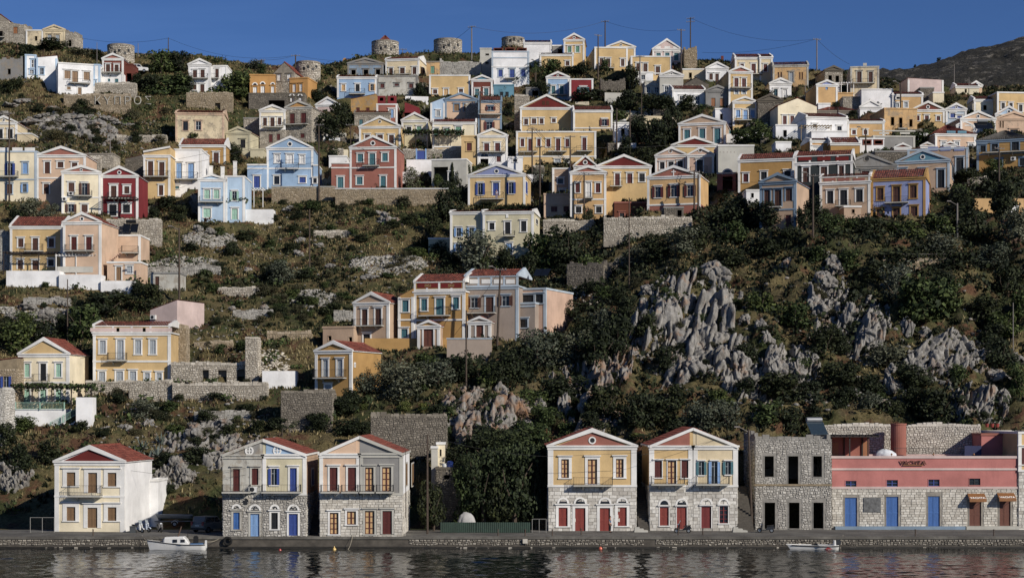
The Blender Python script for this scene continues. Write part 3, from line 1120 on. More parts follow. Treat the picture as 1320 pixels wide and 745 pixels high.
H('V1', 702, 846, 582, 406, 'g368:SA', 'RB', 'brick red gabled house on a white ground floor beside a windmill stump', 'w443-500/28@741#br d446-503/28@800#br b478-505@706-834 w542-562/18@748#te! d542-580/26@800#te! c520-530/8@757', lo=(508, 'UW'), d=8)
H('V1', 848, 912, 578, 445, 'f', 'RB', 'low brick red annex with a dark arch next to the red gabled house', 'k505-578/36@885!', d=5, t='RB', pil=False)
H('V1', -40, 150, 552, 412, 'r', 'GY~', 'roofless grey plaster ruin with a single small square hole at the left edge', 'k474-512/24@63!', pil=False, t='GY~')
tower('V1', 740, 918, 322, 440, 'stump of a round windmill rising behind the red gabled house')
H('V2', 122, 275, 640, 446, 'g405:UW', 'UW', 'white gabled house with four brown shuttered openings beside the big dark pine', 'w483-540/28@167#br d480-540/28@219#br b512-545@125-258 w582-618/22@165#br d580-636/28@217#br', d=8)
H('V2', 277, 388, 640, 456, 'f', 'UW', 'white flat roofed wing half hidden by the big dark pine', 'w475-535/24@318#br b512-545@262-330', d=6)
H('V2', 542, 718, 668, 518, 'f', 'OR', 'orange house with a square corner turret and arched white shutters', 'w598-660/28@578#wh^ w592-652/28@631#wh^ w594-640/22@700#wh^', t='OR', pil=False, a=6, d=7)
H('V2', 705, 850, 640, 502, 'g428', 'ST', 'grey stone gabled house standing between the two orange blocks', 'w512-556/24@743#wh w510-556/26@812#wh', a=-10, pil=False, corn=False, t='ST', d=9)
H('V2', 815, 940, 660, 540, 'f', 'OR', 'small orange block with two white windows right of the stone gable', 'w579-634/22@847#wh w577-630/20@893#wh', t='OR', a=-12, pil=False, d=6)
H('V2', 535, 918, 752, 645, 'f', 'SD', 'grey stone podium with a wide dark arch under the orange blocks', 'k690-752/112@727! w672-700/24@832#wh^ w672-700/22@888#wh^', t='SD', pil=False, d=4)
tower('V2', 862, 1025, 437, 545, 'low windmill stump behind the small orange block')
H('V3', 122, 236, 340, 258, 'e246', 'OR', 'bright orange house with a tiled roof peeping over the grey pediment ruin', '', t='OR', pil=False, d=6, Y=392)
H('V3', 150, 392, 362, 278, 'g240:GY~', 'GB~', 'blue grey stained pediment ruin above the pale blue house', 'k322-357/30@190 k320-357/32@275 k318-356/30@358', t='GY~', d=6)
H('V3', 78, 346, 502, 374, 'e360', 'BL', 'pale blue house with ochre window shutters and a black iron balcony under the pediment ruin', 'w422-466/24@121#YT d420-470/28@218#dk o420-465/22@318#YT b455-492@162-270', d=6)
H('V3', 410, 640, 362, 250, 'e235', 'CR', 'cream house with a red tile roof and dark windows below the capped windmill', 'd310-360/26@447#br d308-356/32@525#br w303-352/26@608#br b342-358@475-580', a=-9, d=10, sd='w310-350/10@668#br')
H('V3', 352, 630, 502, 366, 'f', 'GC~', 'stained grey cream house with red brown shutters behind the fig trees', 'w416-446/26@388,585#rb w416-432/28@487#rb', t='GY~', d=5)
H('V3', 690, 780, 368, 268, 'f', 'YT~', 'crumbling tan end wall with a pale green door beside the whitewashed rubble wall', 'd296-346/28@733#gr!', t='ST', pil=False, d=5)
H('V3', 781, 1066, 368, 268, 'r', 'SW', 'long whitewashed rubble house without windows under the round windmill', '', pil=False, d=6)
H('V3', 710, 990, 505, 362, 'f', 'YE', 'wide ochre yellow house with a row of three brown windows and a flat white edge', 'w456-486/28@750#br w452-495/30@825#YT w452-476/28@927#br', d=6)
H('V3', 1000, 1143, 508, 392, 'g358:TE', 'RB', 'narrow brown red house with a grey blue gable and two dark green doors', 'd452-503/30@1038#te d448-500/30@1100#te', d=7)
tower('V3', 316, 498, 137, 252, 'round stone windmill with a red conical cap', cone=108, Y=398)
tower('V3', 742, 932, 125, 245, 'tall roofless round windmill standing on the skyline', Y=398)
tower('V4', 250, 402, 110, 170, 'windmill stump showing just above the white and blue house', Y=400)
H('V4', 100, 178, 345, 177, 'f', 'GC', 'slim bare cream tower house left of the white and blue house', 'k210-222/26@150! k265-282/24@148!', pil=False, d=5, t='GC')
H('V3', 172, 346, 605, 522, 's522,488', 'OC~', 'ochre stained shed with a sloping roof line below the pale blue house', 'w580-602/26@220,288#rb!', pil=False, corn=False, d=5)
H('V3', 348, 490, 690, 560, 'f', 'SA', 'rose red house with two white framed diamond panels on its tall parapet', 'p500-552/54@382#RR p500-552/60@455#RR d592-650/32@450#lb p512-535/24@382#W p512-535/24@455#W', d=6)
H('V3', 541, 640, 690, 580, 's545,585', 'RR', 'low rose red side wing with a dark terrace beside the diamond panel house', 'k615-680/50@560!', t='SA', pil=False, corn=False, d=5)
H('V3', 195, 440, 705, 619, 'e601', 'ST', 'low stone cottage with a strip of red tiles behind the yellow gable', 'd662-702/26@242#te! w660-690/24@310#dk!', pil=False, t='ST', d=5)
H('V4', 180, 436, 420, 198, 'f', 'UW', 'tall white house with light blue trim and three red framed panels on top', 'p171-194/66@225,306,388#RB p176-188/52@225,306,388#W w320-368/28@241#bl d318-384/32@321#bl w318-366/28@396#bl b362-385@270-345 n238#CB n300#W', t='CB', d=7)
H('V4', 400, 590, 300, 137, 'e120', 'UW', 'plain white block with a thin red roof line behind the palm tree', '', d=7, Y=386)
H('V4', 510, 740, 310, 218, 'e206', 'YE', 'low yellow house with a red roof edge behind the palm crown', 'w262-292/26@590,700#br', d=6, Y=380)
H('V4', 596, 668, 225, 157, 'f', 'GY', 'small grey flat roofed terrace room left of the tall yellow tower house', 'k180-205/30@648!', pil=False, d=4, Y=388)
H('V4', 675, 815, 262, 117, 'g72:SA*', 'YE', 'tall narrow yellow house with a red gable and green shutters on the skyline', 'w160-202/26@714#gr w158-202/26@769#gr n150', d=8, a=-5)
H('V4', 968, 1165, 270, 166, 'g124:YE*', 'YE', 'yellow gable with a round window on the skyline behind the long yellow house', '', d=7, Y=388)
H('V4', 886, 1112, 330, 172, 'f', 'YE', 'long flat topped yellow house with three brown openings behind two utility poles', 'w242-292/24@932#br d244-312/28@979#br w248-297/24@1078#br b290-314@942-1016', d=12, a=5)
H('V5', 70, 350, 392, 232, 'f', 'YE', 'yellow house with a small off centre gable and three tall brown doors', 'd276-338/28@122#br d278-342/28@170#br d298-358/30@255#br n345', d=6)
H('V4', 555, 712, 512, 374, 'g335:RE*', 'BL', 'house with a dark red gable over sky blue panels and twin dark doors', 'd432-496/26@603#te d430-496/26@660#te b468-498@570-695', d=7)
H('V4', 714, 876, 535, 388, 'f', 'RR', 'red boarded wing with one white shuttered window right of the blue panels', 'o440-474/40@808#te', d=6)
H('V4', 376, 736, 750, 584, 'g492:RE', 'YE', 'broad yellow house with a dark red pediment and a row of brown shutters', 'w657-698/26@416#br w655-692/30@470#br w655-692/26@522#br w655-682/26@606#br p534-562/20@536,564#br', d=8)
H('V4', 740, 1008, 745, 602, 'e571', 'YE', 'yellow wing with a red tiled strip and one brown shuttered window', 'o660-705/32@953#rb n720', d=8)
H('V4', 578, 732, 735, 688, 'g650:SD', 'SD', 'little grey stone gable poking up in front of the broad yellow house', '', pil=False, t='SD', d=4)
H('A2', 455, 1002, 438, 216, 'f', 'YE', 'very long yellow mansion with a row of tall red brown windows and three small gables', 'w262-315/24@497,610#rb w263-318/28@675#rb w263-318/26@805#rb d262-345/26@550#rb d260-345/30@742#rb d254-354/28@922#rb b322-354@672-800 b314-352@868-975 b332-356@480-600 d402-430/40@738#gy w402-426/30@800#dk n382', d=8, fw=0.16)
H('A2', 190, 395, 452, 242, 'g192:CR', 'CR', 'narrow cream gabled house with twin red brown doors over a white arched ground floor', 'd293-357/34@252#rb d290-357/34@327#rb b320-357@206-382 d382-420/30@335#rb k398-448/56@237!^', lo=(362, 'UW'), d=7)
H('A2', 78, 188, 448, 246, 'f', 'YE', 'plain yellow side wing with one red shutter left of the cream arched house', 'w290-345/34@133#rb', pil=False, t='YE', d=6)
H('A2', 125, 515, 722, 512, 'g435:LI*', 'YE', 'yellow house with a blue and white pediment and wide open blue shutters', 'o566-646/32@209#bl d562-650/42@316#bl o560-638/32@420#bl b632-680@213-370', a=-8, d=8, sd='w565-640/14@525#bl')
H('A1', 725, 965, 595, 406, 'f', 'GC', 'bare white concrete house with a deep dark porch beside cypress trees', 'k455-560/100@790! g492-546/34@860#te', a=-8, d=6, pil=False)
H('A2', 396, 500, 505, 390, 'f', 'UW', 'small white cube with one barred window right of the arched cream house', 'g402-420/28@447#dk', pil=False, d=5)
H('A1', 230, 512, 330, 180, 'g108:YE', 'YE', 'warm yellow gabled house with white framed brown windows above the salmon house', 'w234-266/34@285#br w234-266/38@372#br d236-296/34@450#br c136-152/8@371', d=8, a=-4)
H('A1', 520, 700, 268, 137, 'g82:YG', 'YG', 'pale lemon gabled house with green shutters beside the vine pergola', 'w180-230/32@570#dk w176-228/32@640#gr', d=7, a=-4)
H('A1', 732, 1032, 320, 152, 'e128', 'LC', 'low cream house with a red roof hidden behind a leafy pergola', 'd190-240/34@755#gr d190-240/34@830#gr d178-236/38@910#gr', d=6)
H('V3', 718, 816, 668, 548, 's548,510', 'LB', 'pale blue side of the pink house with a tree against it', 'w600-640/24@770#gy', d=8, corn=False, t='W')
H('V3', 818, 1036, 668, 526, 'g478:PE', 'PE', 'pink house with grey blue trim and two ornate tan shutters', 'w556-604/36@898#tn w556-604/36@965#tn', t='GB', d=8)
H('V3', 1046, 1206, 745, 536, 'e505', 'PE', 'tall peach house with a red tiled top and open brown shutters', 'o572-600/34@1130#rb o678-732/36@1122#rb b606-632@1050-1204 n660', t='GB', d=7)
H('V3', 1150, 1290, 508, 428, 'f', 'TE', 'low teal painted house with two dark doors below the white and blue house', 'd472-506/24@1205#dk! d472-506/24@1243#dk!', pil=False, t='TE', d=5)
# -- middle right of the ridge
H('V5', 220, 414, 285, 182, 'g110:PK', 'PK', 'pink house with white panels in its frieze and turquoise windows on the skyline', 'w206-232/30@260#te w204-232/30@320#te w206-258/30@382#te p160-175/40@255,320,380#W', d=8)
H('V5', 268, 430, 522, 362, 'g322*', 'GC', 'plain ivory gabled house with a round dark window above three grey windows', 'g434-480/24@314#gy k342-352/14@347', pil=False, d=8)
H('V5', 165, 266, 515, 402, 'f', 'GC~', 'stained ivory wing with two grey windows left of the round window gable', 'g438-478/24@190#gy g440-478/26@247#gy', pil=False, d=6, t='GC')
H('V5', 356, 580, 575, 461, 'e431', 'UW', 'white house with a red tile strip and two tall grey windows among dark trees', 'g500-560/28@420#gy g502-558/30@527#gy', d=7, a=4)
H('V5', 585, 745, 585, 466, 'g428:GY', 'GY', 'grey gabled house with two bright orange shutters and no white trim', 'w514-572/30@636#oo! w516-572/30@697#oo!', t='GY', d=7)
H('V5', 586, 738, 405, 312, 'g268:UW', 'UW', 'small white gabled house with two brown shutters below a thin chimney', 'w346-390/24@620#br d348-402/24@661#br', d=7)
H('V5', 742, 905, 585, 337, 'g295:SA', 'YE', 'tall yellow house with a peach gable and brown balcony doors on the upper slope', 'd378-442/28@794#rb d380-445/28@846#rb b420-450@756-892 d462-490/24@795#gy d462-490/24@846#gy n455', d=13, a=4)
H('V5', 785, 1040, 400, 240, 'e213', 'CR', 'square cream house with a red roof and dark red shutters on the skyline', 'w280-304/24@833#rb d280-350/30@912#rb w278-334/26@993#rb b328-356@902-970', d=7)
H('V5', 770, 935, 695, 542, 'g505:YE', 'YE', 'neat yellow gabled house with three pale blue windows and a black balcony', 'w596-648/28@806#lb d598-668/30@857#lb w597-650/28@906#lb b645-672@790-895', d=7)
H('V5', 941, 1112, 685, 532, 'g487:SD', 'SD', 'windowless dark stone gabled house right of the neat yellow house', '', pil=False, t='SD', d=7)
H('A3', 505, 826, 305, 157, 'g97:TA', 'TA', 'brown pink house with three tall turquoise windows amid dark trees', 'w200-264/40@563#te w192-260/40@667#te d190-292/42@770#te', a=-12, d=9, sd='w210-265/12@855#te')
H('D1', -5, 112, 395, 172, 'e150', 'CR', 'cream end bay with a single dark red shutter by the weathered tan house', 'w235-304/34@47#rb', d=6)
H('D1', 116, 440, 440, 247, 'e215', 'YT~', 'weathered tan house with narrow twin red shutters and a flat tiled top', 'w308-360/14@168,192#rb! w308-374/14@362,384#rb! d308-400/36@285#gy', t='GC~', d=9, a=-6)
H('D1', 86, 285, 545, 412, 'g362:UW', 'UW', 'little white gabled house with a turquoise window and a pale door', 'g462-528/34@142#te w464-536/34@225#wh', pil=False, d=6)
H('D1', 590, 752, 402, 292, 'g250:SD', 'ST', 'dark stone gabled ruin with two black openings left of the tall tan house', 'k337-390/34@640! k340-408/34@705!', pil=False, t='SD', a=6, d=7)
H('D1', 826, 1086, 535, 262, 'f', 'CR~', 'tall stained tan house with a low central gable and a heavy balcony on the skyline', 'd302-402/40@906#br d305-402/36@1010#br b374-416@842-1045 p225-250/34@957#GC', t='GC~', a=-6, d=9)
H('D1', 514, 706, 598, 427, 'g380:LI', 'YT', 'plain yellow house with a lilac gable and one tiny lilac window', 'w432-468/24@608#lb!', d=9, a=4)
H('D1', 708, 852, 575, 502, 'f', 'YT', 'low yellow wing with a pale canopy joined to the lilac gable house', '', pil=False, d=6, t='YT')
H('D1', 926, 1212, 645, 468, 'f', 'UW', 'blank white wall of a flat house right of a round dark tree', '', pil=False, d=6)
H('D1', 755, 992, 630, 540, 'f', 'ST', 'low grey stone house with a flat roof beneath the tall tan house', '', pil=False, t='ST', d=6)
H('D3', 770, 962, 145, 97, 'g28:UW', 'UW', 'little plain white gable beside the grey stone flat roof', '', pil=False, d=6)
H('D3', 386, 732, 195, 132, 'h95', 'ST', 'low stone cottage with a hipped red roof behind the white tiled house', '', pil=False, t='ST', d=5)
H('D3', 388, 500, 108, 66, 'f', 'UW', 'small white flat roofed hut left of the hipped stone cottage', '', pil=False, d=4)
H('D3', 20, 376, 275, 88, 'g10', 'LC', 'big ivory gable with a black round window over a vine pergola', 'd174-252/34@82#rb d174-252/34@150#rb k66-88/26@200!', pil=False, corn=False, d=12, a=6)
H('D3', 280, 652, 385, 192, 'e155', 'UW', 'long white house with a red tiled roof and a black satellite dish', 'g252-280/38@358#dk g270-322/40@582#dk', pil=False, d=9, a=8)
H('D3', 656, 992, 355, 230, 'e206', 'YT', 'apricot house with a red roof strip and two brown windows beside the long white house', 'w305-345/34@715#rb w305-345/34@820#rb', d=6)
H('D3', 892, 1272, 455, 366, 'f', 'GY', 'grey rendered house with a deep cream parapet of long panels', 'p326-342/90@990,1180#GC n362#GC n312#GC', t='GC', d=6, a=4)
H('D3', 502, 768, 530, 428, 'e372', 'OC', 'windowless ochre house with a dark red sloping roof', '', d=6, pil=False)
H('D3', 316, 500, 505, 406, 'e382', 'OR', 'small orange house with a big white framed opening below the white terrace', 'w458-500/80@380#wh', d=6, a=6)
H('D3', 770, 992, 515, 387, 'f', 'UW', 'white house with two orange panels framed in brick red on the parapet', 'p392-440/82@835#RB p392-440/86@938#RB p402-430/60@835#YT p402-430/64@938#YT', pil=False, d=6)
H('D4', 0, 300, 315, 112, 'f', 'YT~', 'weathered tan house with three black openings above the cream parapet house', 'k186-262/34@75! k192-300/34@150! k206-275/32@243! b268-300@112-195', t='YT~', pil=False, d=9, a=5)
H('D2', 75, 352, 650, 517, 'e489', 'YT', 'pale yellow house with a red roof and three small grey windows by a lamp pole', 'g532-555/32@125#dk w592-630/32@117#gy w582-630/32@196#gy', d=6)
H('D2', 215, 540, 518, 378, 's362,385', 'PK', 'windowless pale pink box house in front of the far rocky hill', '', d=6, corn=False, a=4)
H('D2', 445, 545, 590, 497, 'f', 'LC', 'short cream house end beside the windowless pink box', '', d=6, pil=False)
H('D2', 820, 1002, 665, 562, 'e530', 'LC', 'small cream house with a red roof behind the white flowering trees', 'k600-650/30@825! k610-655/34@920!', d=5)
H('D2', 1032, 1340, 690, 498, 'f', 'YE', 'long yellow house at the right edge with three dark white framed windows', 'w588-642/30@1085#dk w590-645/30@1157#dk w605-668/32@1246#dk', d=9, a=5)
H('D4', 246, 550, 225, 124, 'g42:RB*', 'YE', 'yellow house with a brick red pediment and white round medallion', 'w172-216/36@388#rb w178-218/32@493#rb w172-220/22@310#rb', d=7)
H('D4', 562, 750, 220, 118, 'g60:LI*', 'CB', 'small lilac blue gabled house with white pilasters', 'w152-192/44@625#bl w174-196/44@688#bl', d=6)
H('D4', 696, 1016, 350, 207, 'g130:PE*', 'PE', 'wide peach gabled house with a big white blank panel below', 'p250-335/140@882#W', d=9, a=5)
H('D4', 1016, 1260, 205, 165, 'g85:LB*', 'PE', 'house with a light sky blue pediment at the right side of the slope', '', d=7)
H('D4', 1022, 1345, 345, 203, 'g135:PE', 'PE~', 'faded tan pediment house in front of the sky blue pediment', 'w210-280/16@1060,1085#tn! g300-338/70@1185#dk', t='PE', d=7)
H('D4', 660, 802, 350, 266, 'g222:RB*', 'YT', 'tiny yellow house with a small brick red gable and one window', 'w274-314/24@733#dk', d=5)
H('D4', 466, 836, 465, 347, 'h262', 'PE', 'cream house with a hipped red roof behind a blue arched parapet', 'w412-446/38@540#gy w412-446/38@662#gy w430-462/38@790#gy p312-342/80@610,710#TE', d=9, a=6)
H('D4', 846, 1345, 660, 398, 'h310:GY', 'OC', 'big ochre house in shade with a grey hipped roof and long terrace', 'd446-505/48@903#dk d432-500/58@1010#dk d402-490/66@1198#dk w572-636/56@1047#dk w562-630/56@1265#dk b452-512@900-1340 n520 x585@1180', t='GB', a=-18, d=9)
# -- lower right group
H('D4', 212, 766, 720, 482, 'f', 'TA', 'flat roofed tan house with a parapet of blue and white panels', 'd556-710/66@690#dk p458-494/95@445,560,685#LI', t='CB', a=-16, d=9)
H('A5', 400, 766, 420, 203, 'g122:TE*', 'TA', 'tan house with a large turquoise pediment and white medallion', 'd260-385/46@708#dk w255-300/50@445,585#dk', a=-18, d=9, t='CB', sd='w250-330/16@790,812#dk')
H('A4', 756, 1146, 420, 238, 'g150:GY~', 'GY~', 'old stained grey brown pediment house behind the long tile roofs', 'w270-300/50@820,935,1060#rb c172-202/12@943', t='GY~', d=8, a=-8)
H('A4', 452, 846, 480, 213, 'e132', 'DG', 'dark green house with deep red frieze panels and tall brown doors', 'd246-345/42@527#br d240-345/44@650#br d232-320/34@770#br p172-198/90@520,650,775#mr', d=8, a=-14, par=168)
H('A4', 62, 446, 410, 193, 'e150', 'OC', 'long ochre house with a straight red tiled roof and thin brown shutters', 'w288-346/34@114#rb w276-328/40@238#dk w268-306/44@400#dk', d=8, a=-14)
H('A4', 210, 458, 668, 347, 'g285:TA', 'TA', 'grey tan gabled house whose bright yellow side wall faces the sun', 'd400-492/40@260#br d398-516/46@335#br d390-475/44@410#br b488-522@280-362 d570-650/40@405#rb! n535', a=-22, d=9, t='GB', lo=None)
H('A4', 622, 966, 565, 347, 'e290', 'TA', 'tan house with pink frieze panels under a red roof next to the blue house', 'd405-492/42@693#dk d400-512/48@785#dk d395-482/46@893#dk b472-515@732-835 p318-338/80@690,785,890#SA', a=-16, d=8, par=312)
H('A5', 228, 600, 588, 322, 'e262', 'LI', 'lilac blue two storey house with ochre window frames and a sunlit white side', 'w386-470/42@292#br d376-488/48@403#br w368-456/46@518#br w530-582/44@290#br d526-588/46@403#br w512-580/46@523#br b448-492@325-485', t='OC', a=-18, d=8, sd='w370-460/8@632#br w505-545/8@632#br')
# -- centre
H('D5', 86, 250, 425, 198, 'f', 'TA', 'narrow shaded tan house with a white roof terrace left of the cross lit peach gable', 'g287-335/50@160#dk w390-420/50@175#dk', d=7)
H('D5', 8, 248, 655, 432, 'f', 'PE', 'low apricot terrace house with stepped parapet in front of the narrow tan house', 'w542-592/58@102#rb w540-592/50@212#rb', t='PE', pil=False, d=5)
H('D5', 282, 490, 430, 176, 'g74:RE*', 'YE', 'small steep dark red gable tucked behind the peach gabled house', '', d=5)
H('D5', 250, 576, 660, 232, 'g170:SA', 'YT', 'peach gabled house with a white balcony and brick red windows behind a utility pole', 'w328-415/40@318#rb d322-475/46@415#wh w328-415/42@503#rb w542-600/50@325,510#dk b420-470@380-460', band=478, d=7, a=-5)
H('D5', 490, 988, 490, 178, 'g70:RE', 'YE', 'ochre house with a dark red pediment pierced by two white oval windows', 'd240-360/44@680#rb d240-330/46@793#rb w240-315/50@905#dk b312-364@610-722', d=7)
H('D5', 652, 962, 662, 508, 'f', 'MU', 'brick red terrace house with a dark porch beneath a small red roof', 'd600-662/40@722#dk w628-660/50@835#dk w624-660/44@905#dk', d=5, pil=False, t='SA')
H('A3', 290, 652, 748, 522, 'g447:SA+', 'YT', 'house with a white cross on its brick red pediment and open brown shutters', 'o592-665/38@362#rb o580-660/42@472#rb o580-656/40@583#rb', lo=(712, 'SA'), a=-16, d=8)
H('A3', 345, 562, 505, 377, 'g318:PC', 'PC', 'left twin of the pair of peach gables behind the white cross house', 'w422-470/32@392#dk w418-470/36@452#dk w412-470/36@515#dk c338-358/8@448', d=7, a=-10)
H('A3', 566, 746, 505, 375, 'g318:PC', 'PC', 'right twin of the pair of peach gables, with a curved white balcony', 'd406-492/42@650#dk b455-502@588-702 c332-352/8@652', d=7, a=-10)
H('A3', 456, 772, 375, 308, 'g248:RE', 'YE', 'dark red pediment on a yellow wall rising behind the twin peach gables', '', d=7)
H('A3', 776, 1022, 505, 310, 'f', 'GC', 'tall blank white side wall right of the twin peach gables', '', pil=False, d=6)
H('A3', 768, 896, 615, 500, 'f', 'SA', 'salmon terrace block with a dark arch and a timber shade roof', 'k520-610/70@840!^', pil=False, t='GC', d=6, a=-12)
H('A1', 165, 482, 612, 322, 'g240:SA*', 'SA', 'salmon two storey house with white trim and teal shutters on a stone terrace', 'w366-420/38@237#te d362-446/40@319#te w360-416/38@406#te b406-452@258-370 w522-575/40@232#te d518-596/36@394#te', band=460, a=-6, d=9)
H('A1', 38, 163, 612, 430, 'f', 'SA', 'lower salmon wing with one teal door left of the salmon house', 'd524-597/40@101#te n460', pil=False, d=7)
H('B2', 322, 545, 520, 182, 'e168', 'YG', 'left half of the pale olive house, with pale blue shutters and a short red roof', 'o287-345/30@380#lb o285-345/30@468#lb o398-445/28@375#lb', a=-8, d=8)
H('B2', 546, 892, 520, 180, 'e164', 'YG', 'right half of the pale olive house, with a glass balcony and dark tall windows', 'w252-300/34@607#dk d247-330/36@715#dk w240-312/36@825#dk b310-348@692-768 d392-470/40@725#lb p182-218/16@712#W', a=-8, d=8, sd='w235-262/14@915#dk')
H('B2', 172, 320, 480, 362, 'f', 'YG', 'pale olive terrace wall with a gap in its parapet beside the olive house', '', pil=False, d=5)
# -- left, upper middle
H('V7', -62, 116, 280, 152, 'g105:CR*', 'CR', 'cream gabled house at the left edge halfway up the slope', 'd196-268/34@70#dk d196-268/34@2#dk b236-270@-40-112', d=7)
H('V7', 118, 215, 285, 228, 'f', 'CR', 'low cream terrace room beside the cream gabled house at the left edge', '', pil=False, d=5)
H('V7', -65, 250, 690, 352, 'f', 'LC', 'cream house with a white panelled parapet and bright blue shutters at the left edge', 'o430-510/34@70#bl w426-500/34@173#lb w572-640/36@66#br o572-628/26@170#lb b486-526@-4-130 n540 p322-346/70@30,120,205#W', d=7, t='CB')
H('V7', 252, 586, 690, 377, 'g315:SA', 'PE', 'peach gabled house with a brick red pediment behind the two front gables', 'd420-500/36@325#br w420-460/40@415#br w425-460/38@512#br d570-640/36@318#br n530', d=8)
H('V7', 424, 690, 775, 492, 'g445:SA*', 'LC', 'pale yellow gabled house with wide brown shutters and two air conditioners', 'w562-624/40@490#br o566-655/36@580#br b618-658@510-634 o710-765/38@487#br w712-765/42@580#br x650@490 x688@445 n662', d=11, a=8)
H('V7', 692, 946, 808, 517, 'g450:RR*', 'RR', 'crimson gabled house with thick white window frames and a timber pergola', 'd584-672/38@780#br w588-638/34@870#br w712-790/50@775#dk w712-770/48@868#dk b632-676@745-905', d=8, fw=0.3)
H('V7', 580, 780, 475, 368, 'f', 'ST', 'blank grey stone block behind the crimson gabled house', '', pil=False, t='ST', d=5)
H('V7', 860, 983, 500, 400, 's400,372', 'SD', 'dark lean-to shed behind the half gabled yellow house', '', pil=False, corn=False, d=5)
H('V7', 985, 1166, 668, 378, 's350,317:SA', 'YE', 'yellow half gable house with a red sloping tympanum and brown doors', 'd416-520/36@1033#br d422-524/36@1110#br b485-526@990-1158 w580-650/30@1105#br', d=8)
H('V8', -6, 211, 605, 337, 'f', 'UW', 'white half of the twin house with two tall sky blue shutters', 'd426-532/38@58#lb d430-535/40@140#lb b495-545@14-190 w585-605/36@40#te', d=8, t='W')
H('V8', 34, 366, 295, 88, 'e68', 'CR~', 'weathered beige house with barred windows below the stone huts', 'g142-205/34@102#dk g142-202/36@190#gy', t='PE~', d=8, a=4)
H('V8', 62, 376, 435, 308, 'e262', 'OC', 'ochre house with a bright red tiled roof and white corner pilasters', 'w358-412/30@228#br d356-430/36@312#br', d=6)
H('V8', 380, 546, 335, 222, 'g180:YG', 'YG', 'soft green yellow gabled house half hidden by a tree', 'd266-325/34@495#dk', t='YG', d=7, a=-8)
H('V8', 546, 640, 395, 336, 'f', 'YG', 'low green yellow wing stepping down from the half hidden gable', '', pil=False, t='YG', d=5)
H('V8', 610, 786, 290, 70, 'g30:LC', 'LC', 'cream gabled house with three brown doors over a rough ground floor', 'd118-172/26@647#br d116-182/28@698#br w116-166/24@747#br b152-188@640-772 d230-286/28@687#rb! d228-272/24@740#rb!', lo=(196, 'ST'), d=7)
H('V8', 786, 966, 292, 48, 'g0:OR', 'ST', 'stone gabled house with an orange pediment and a long iron balcony', 'd88-166/36@835#rb! d84-166/38@912#rb! b132-168@790-945 w225-255/30@905#rb!', pil=False, t='GC', a=-12, d=8)
H('V2', 996, 1156, 770, 722, 'g668:UW', 'PK', 'white and pink gabled house with a red awning beside the orange pediment', '', d=7, a=-8)
H('V8', 660, 976, 608, 328, 'g245:BL*', 'BL', 'sky blue three bay house with white trim and a jutting white balcony', 'w370-426/32@730#wh d370-432/42@817#wh w376-432/30@902#wh b430-472@755-880#W g518-574/36@728#dk w524-564/44@905#bl', band=466, d=8)
H('V8', 526, 658, 608, 442, 'f', 'BL', 'low blue side wing with a deep blue door left of the sky blue house', 'd517-596/42@592#bl n465', d=6, pil=False)
H('V8', 978, 1012, 608, 445, 'f', 'BL', 'narrow blue lean-to at the right side of the sky blue house', 'g532-566/24@990#dk', d=6, pil=False)
H('V8', 190, 374, 830, 542, 'g505:LB', 'LB', 'pale blue house with mint green shutters and a mint balcony', 'w610-672/38@250#mi w610-672/38@315#mi b660-700@200-362 w738-800/50@250#mi', d=9, a=5)
H('V8', 376, 506, 830, 522, 'f', 'LB', 'flat topped pale blue bay with one mint shuttered window and a vine', 'o622-686/30@438#mi d740-815/40@440#mi', d=8)
# -- left, lower middle
H('A6', 70, 430, 530, 228, 'e158', 'YE', 'yellow two storey house with a red roof above a long white terrace wall', 'w306-366/36@143#br d304-394/38@243#br w306-366/36@353#br b346-398@178-300 d452-516/36@140#br d456-522/40@243#br w450-495/38@350#dk n405', d=8)
H('A6', 434, 692, 595, 197, 'g128:PC*', 'PE', 'peach gabled house with a round window and a glazed veranda below its balcony', 'd294-394/38@508#rb d294-394/40@610#rb b350-396@455-650', d=9, a=-4)
H('A6', 727, 962, 475, 288, 'f', 'PE', 'lower peach wing with outside stairs right of the round window gable', 'd316-396/42@752#br d410-460/32@765#br b360-410@840-955', d=7)
H('A6', 735, 966, 605, 472, 'f', 'PE', 'small peach block with a wooden door at the foot of the stairs', 'd500-592/34@815#tn w496-545/38@888#gy', d=5, pil=False)
H('A6', 1030, 1232, 660, 545, 'f', 'GC~', 'concrete garden shed with a rusty door under the pale rubble', 'd566-650/30@1078#br!', pil=False, t='GY', d=5)
H('A7', 640, 1168, 660, 315, 'e237', 'YE', 'broad yellow house with grey blue shutters and a red roof behind a pink frieze', 'w366-456/40@705#gy d362-502/44@826#gy w362-460/40@947#gy w362-460/40@1048#gy b452-508@745-876 w580-648/40@700#gy d576-652/46@820#gy w576-648/42@912#gy w588-650/34@1010#gy w588-650/34@1092#gy p280-305/200@720,900,1080#PK', band=510, d=8, par=272)
H('A7', 1030, 1215, 290, 157, 's157,90', 'PK', 'tall pinkish half gable rising behind the broad yellow house', 'x222@1058', pil=False, corn=False, a=-18, d=8, t='PK')
H('A7', 130, 472, 795, 462, 'g350:YE', 'LC', 'cream gabled house with mint shutters above a white terrace with mint railings', 'w524-616/36@187#mi d524-642/40@297#dk w524-616/36@402#mi b598-656@235-346 w700-790/40@185#mi d700-790/42@297#mi w700-790/38@402#mi', band=655, d=8, a=-4)
H('A7', -125, 116, 1088, 560, 's520,488', 'SN', 'pale stone gabled house cut by the left edge, with a blue window', 'o612-690/36@42#bl!', pil=False, corn=False, t='W', d=7, Y=218)
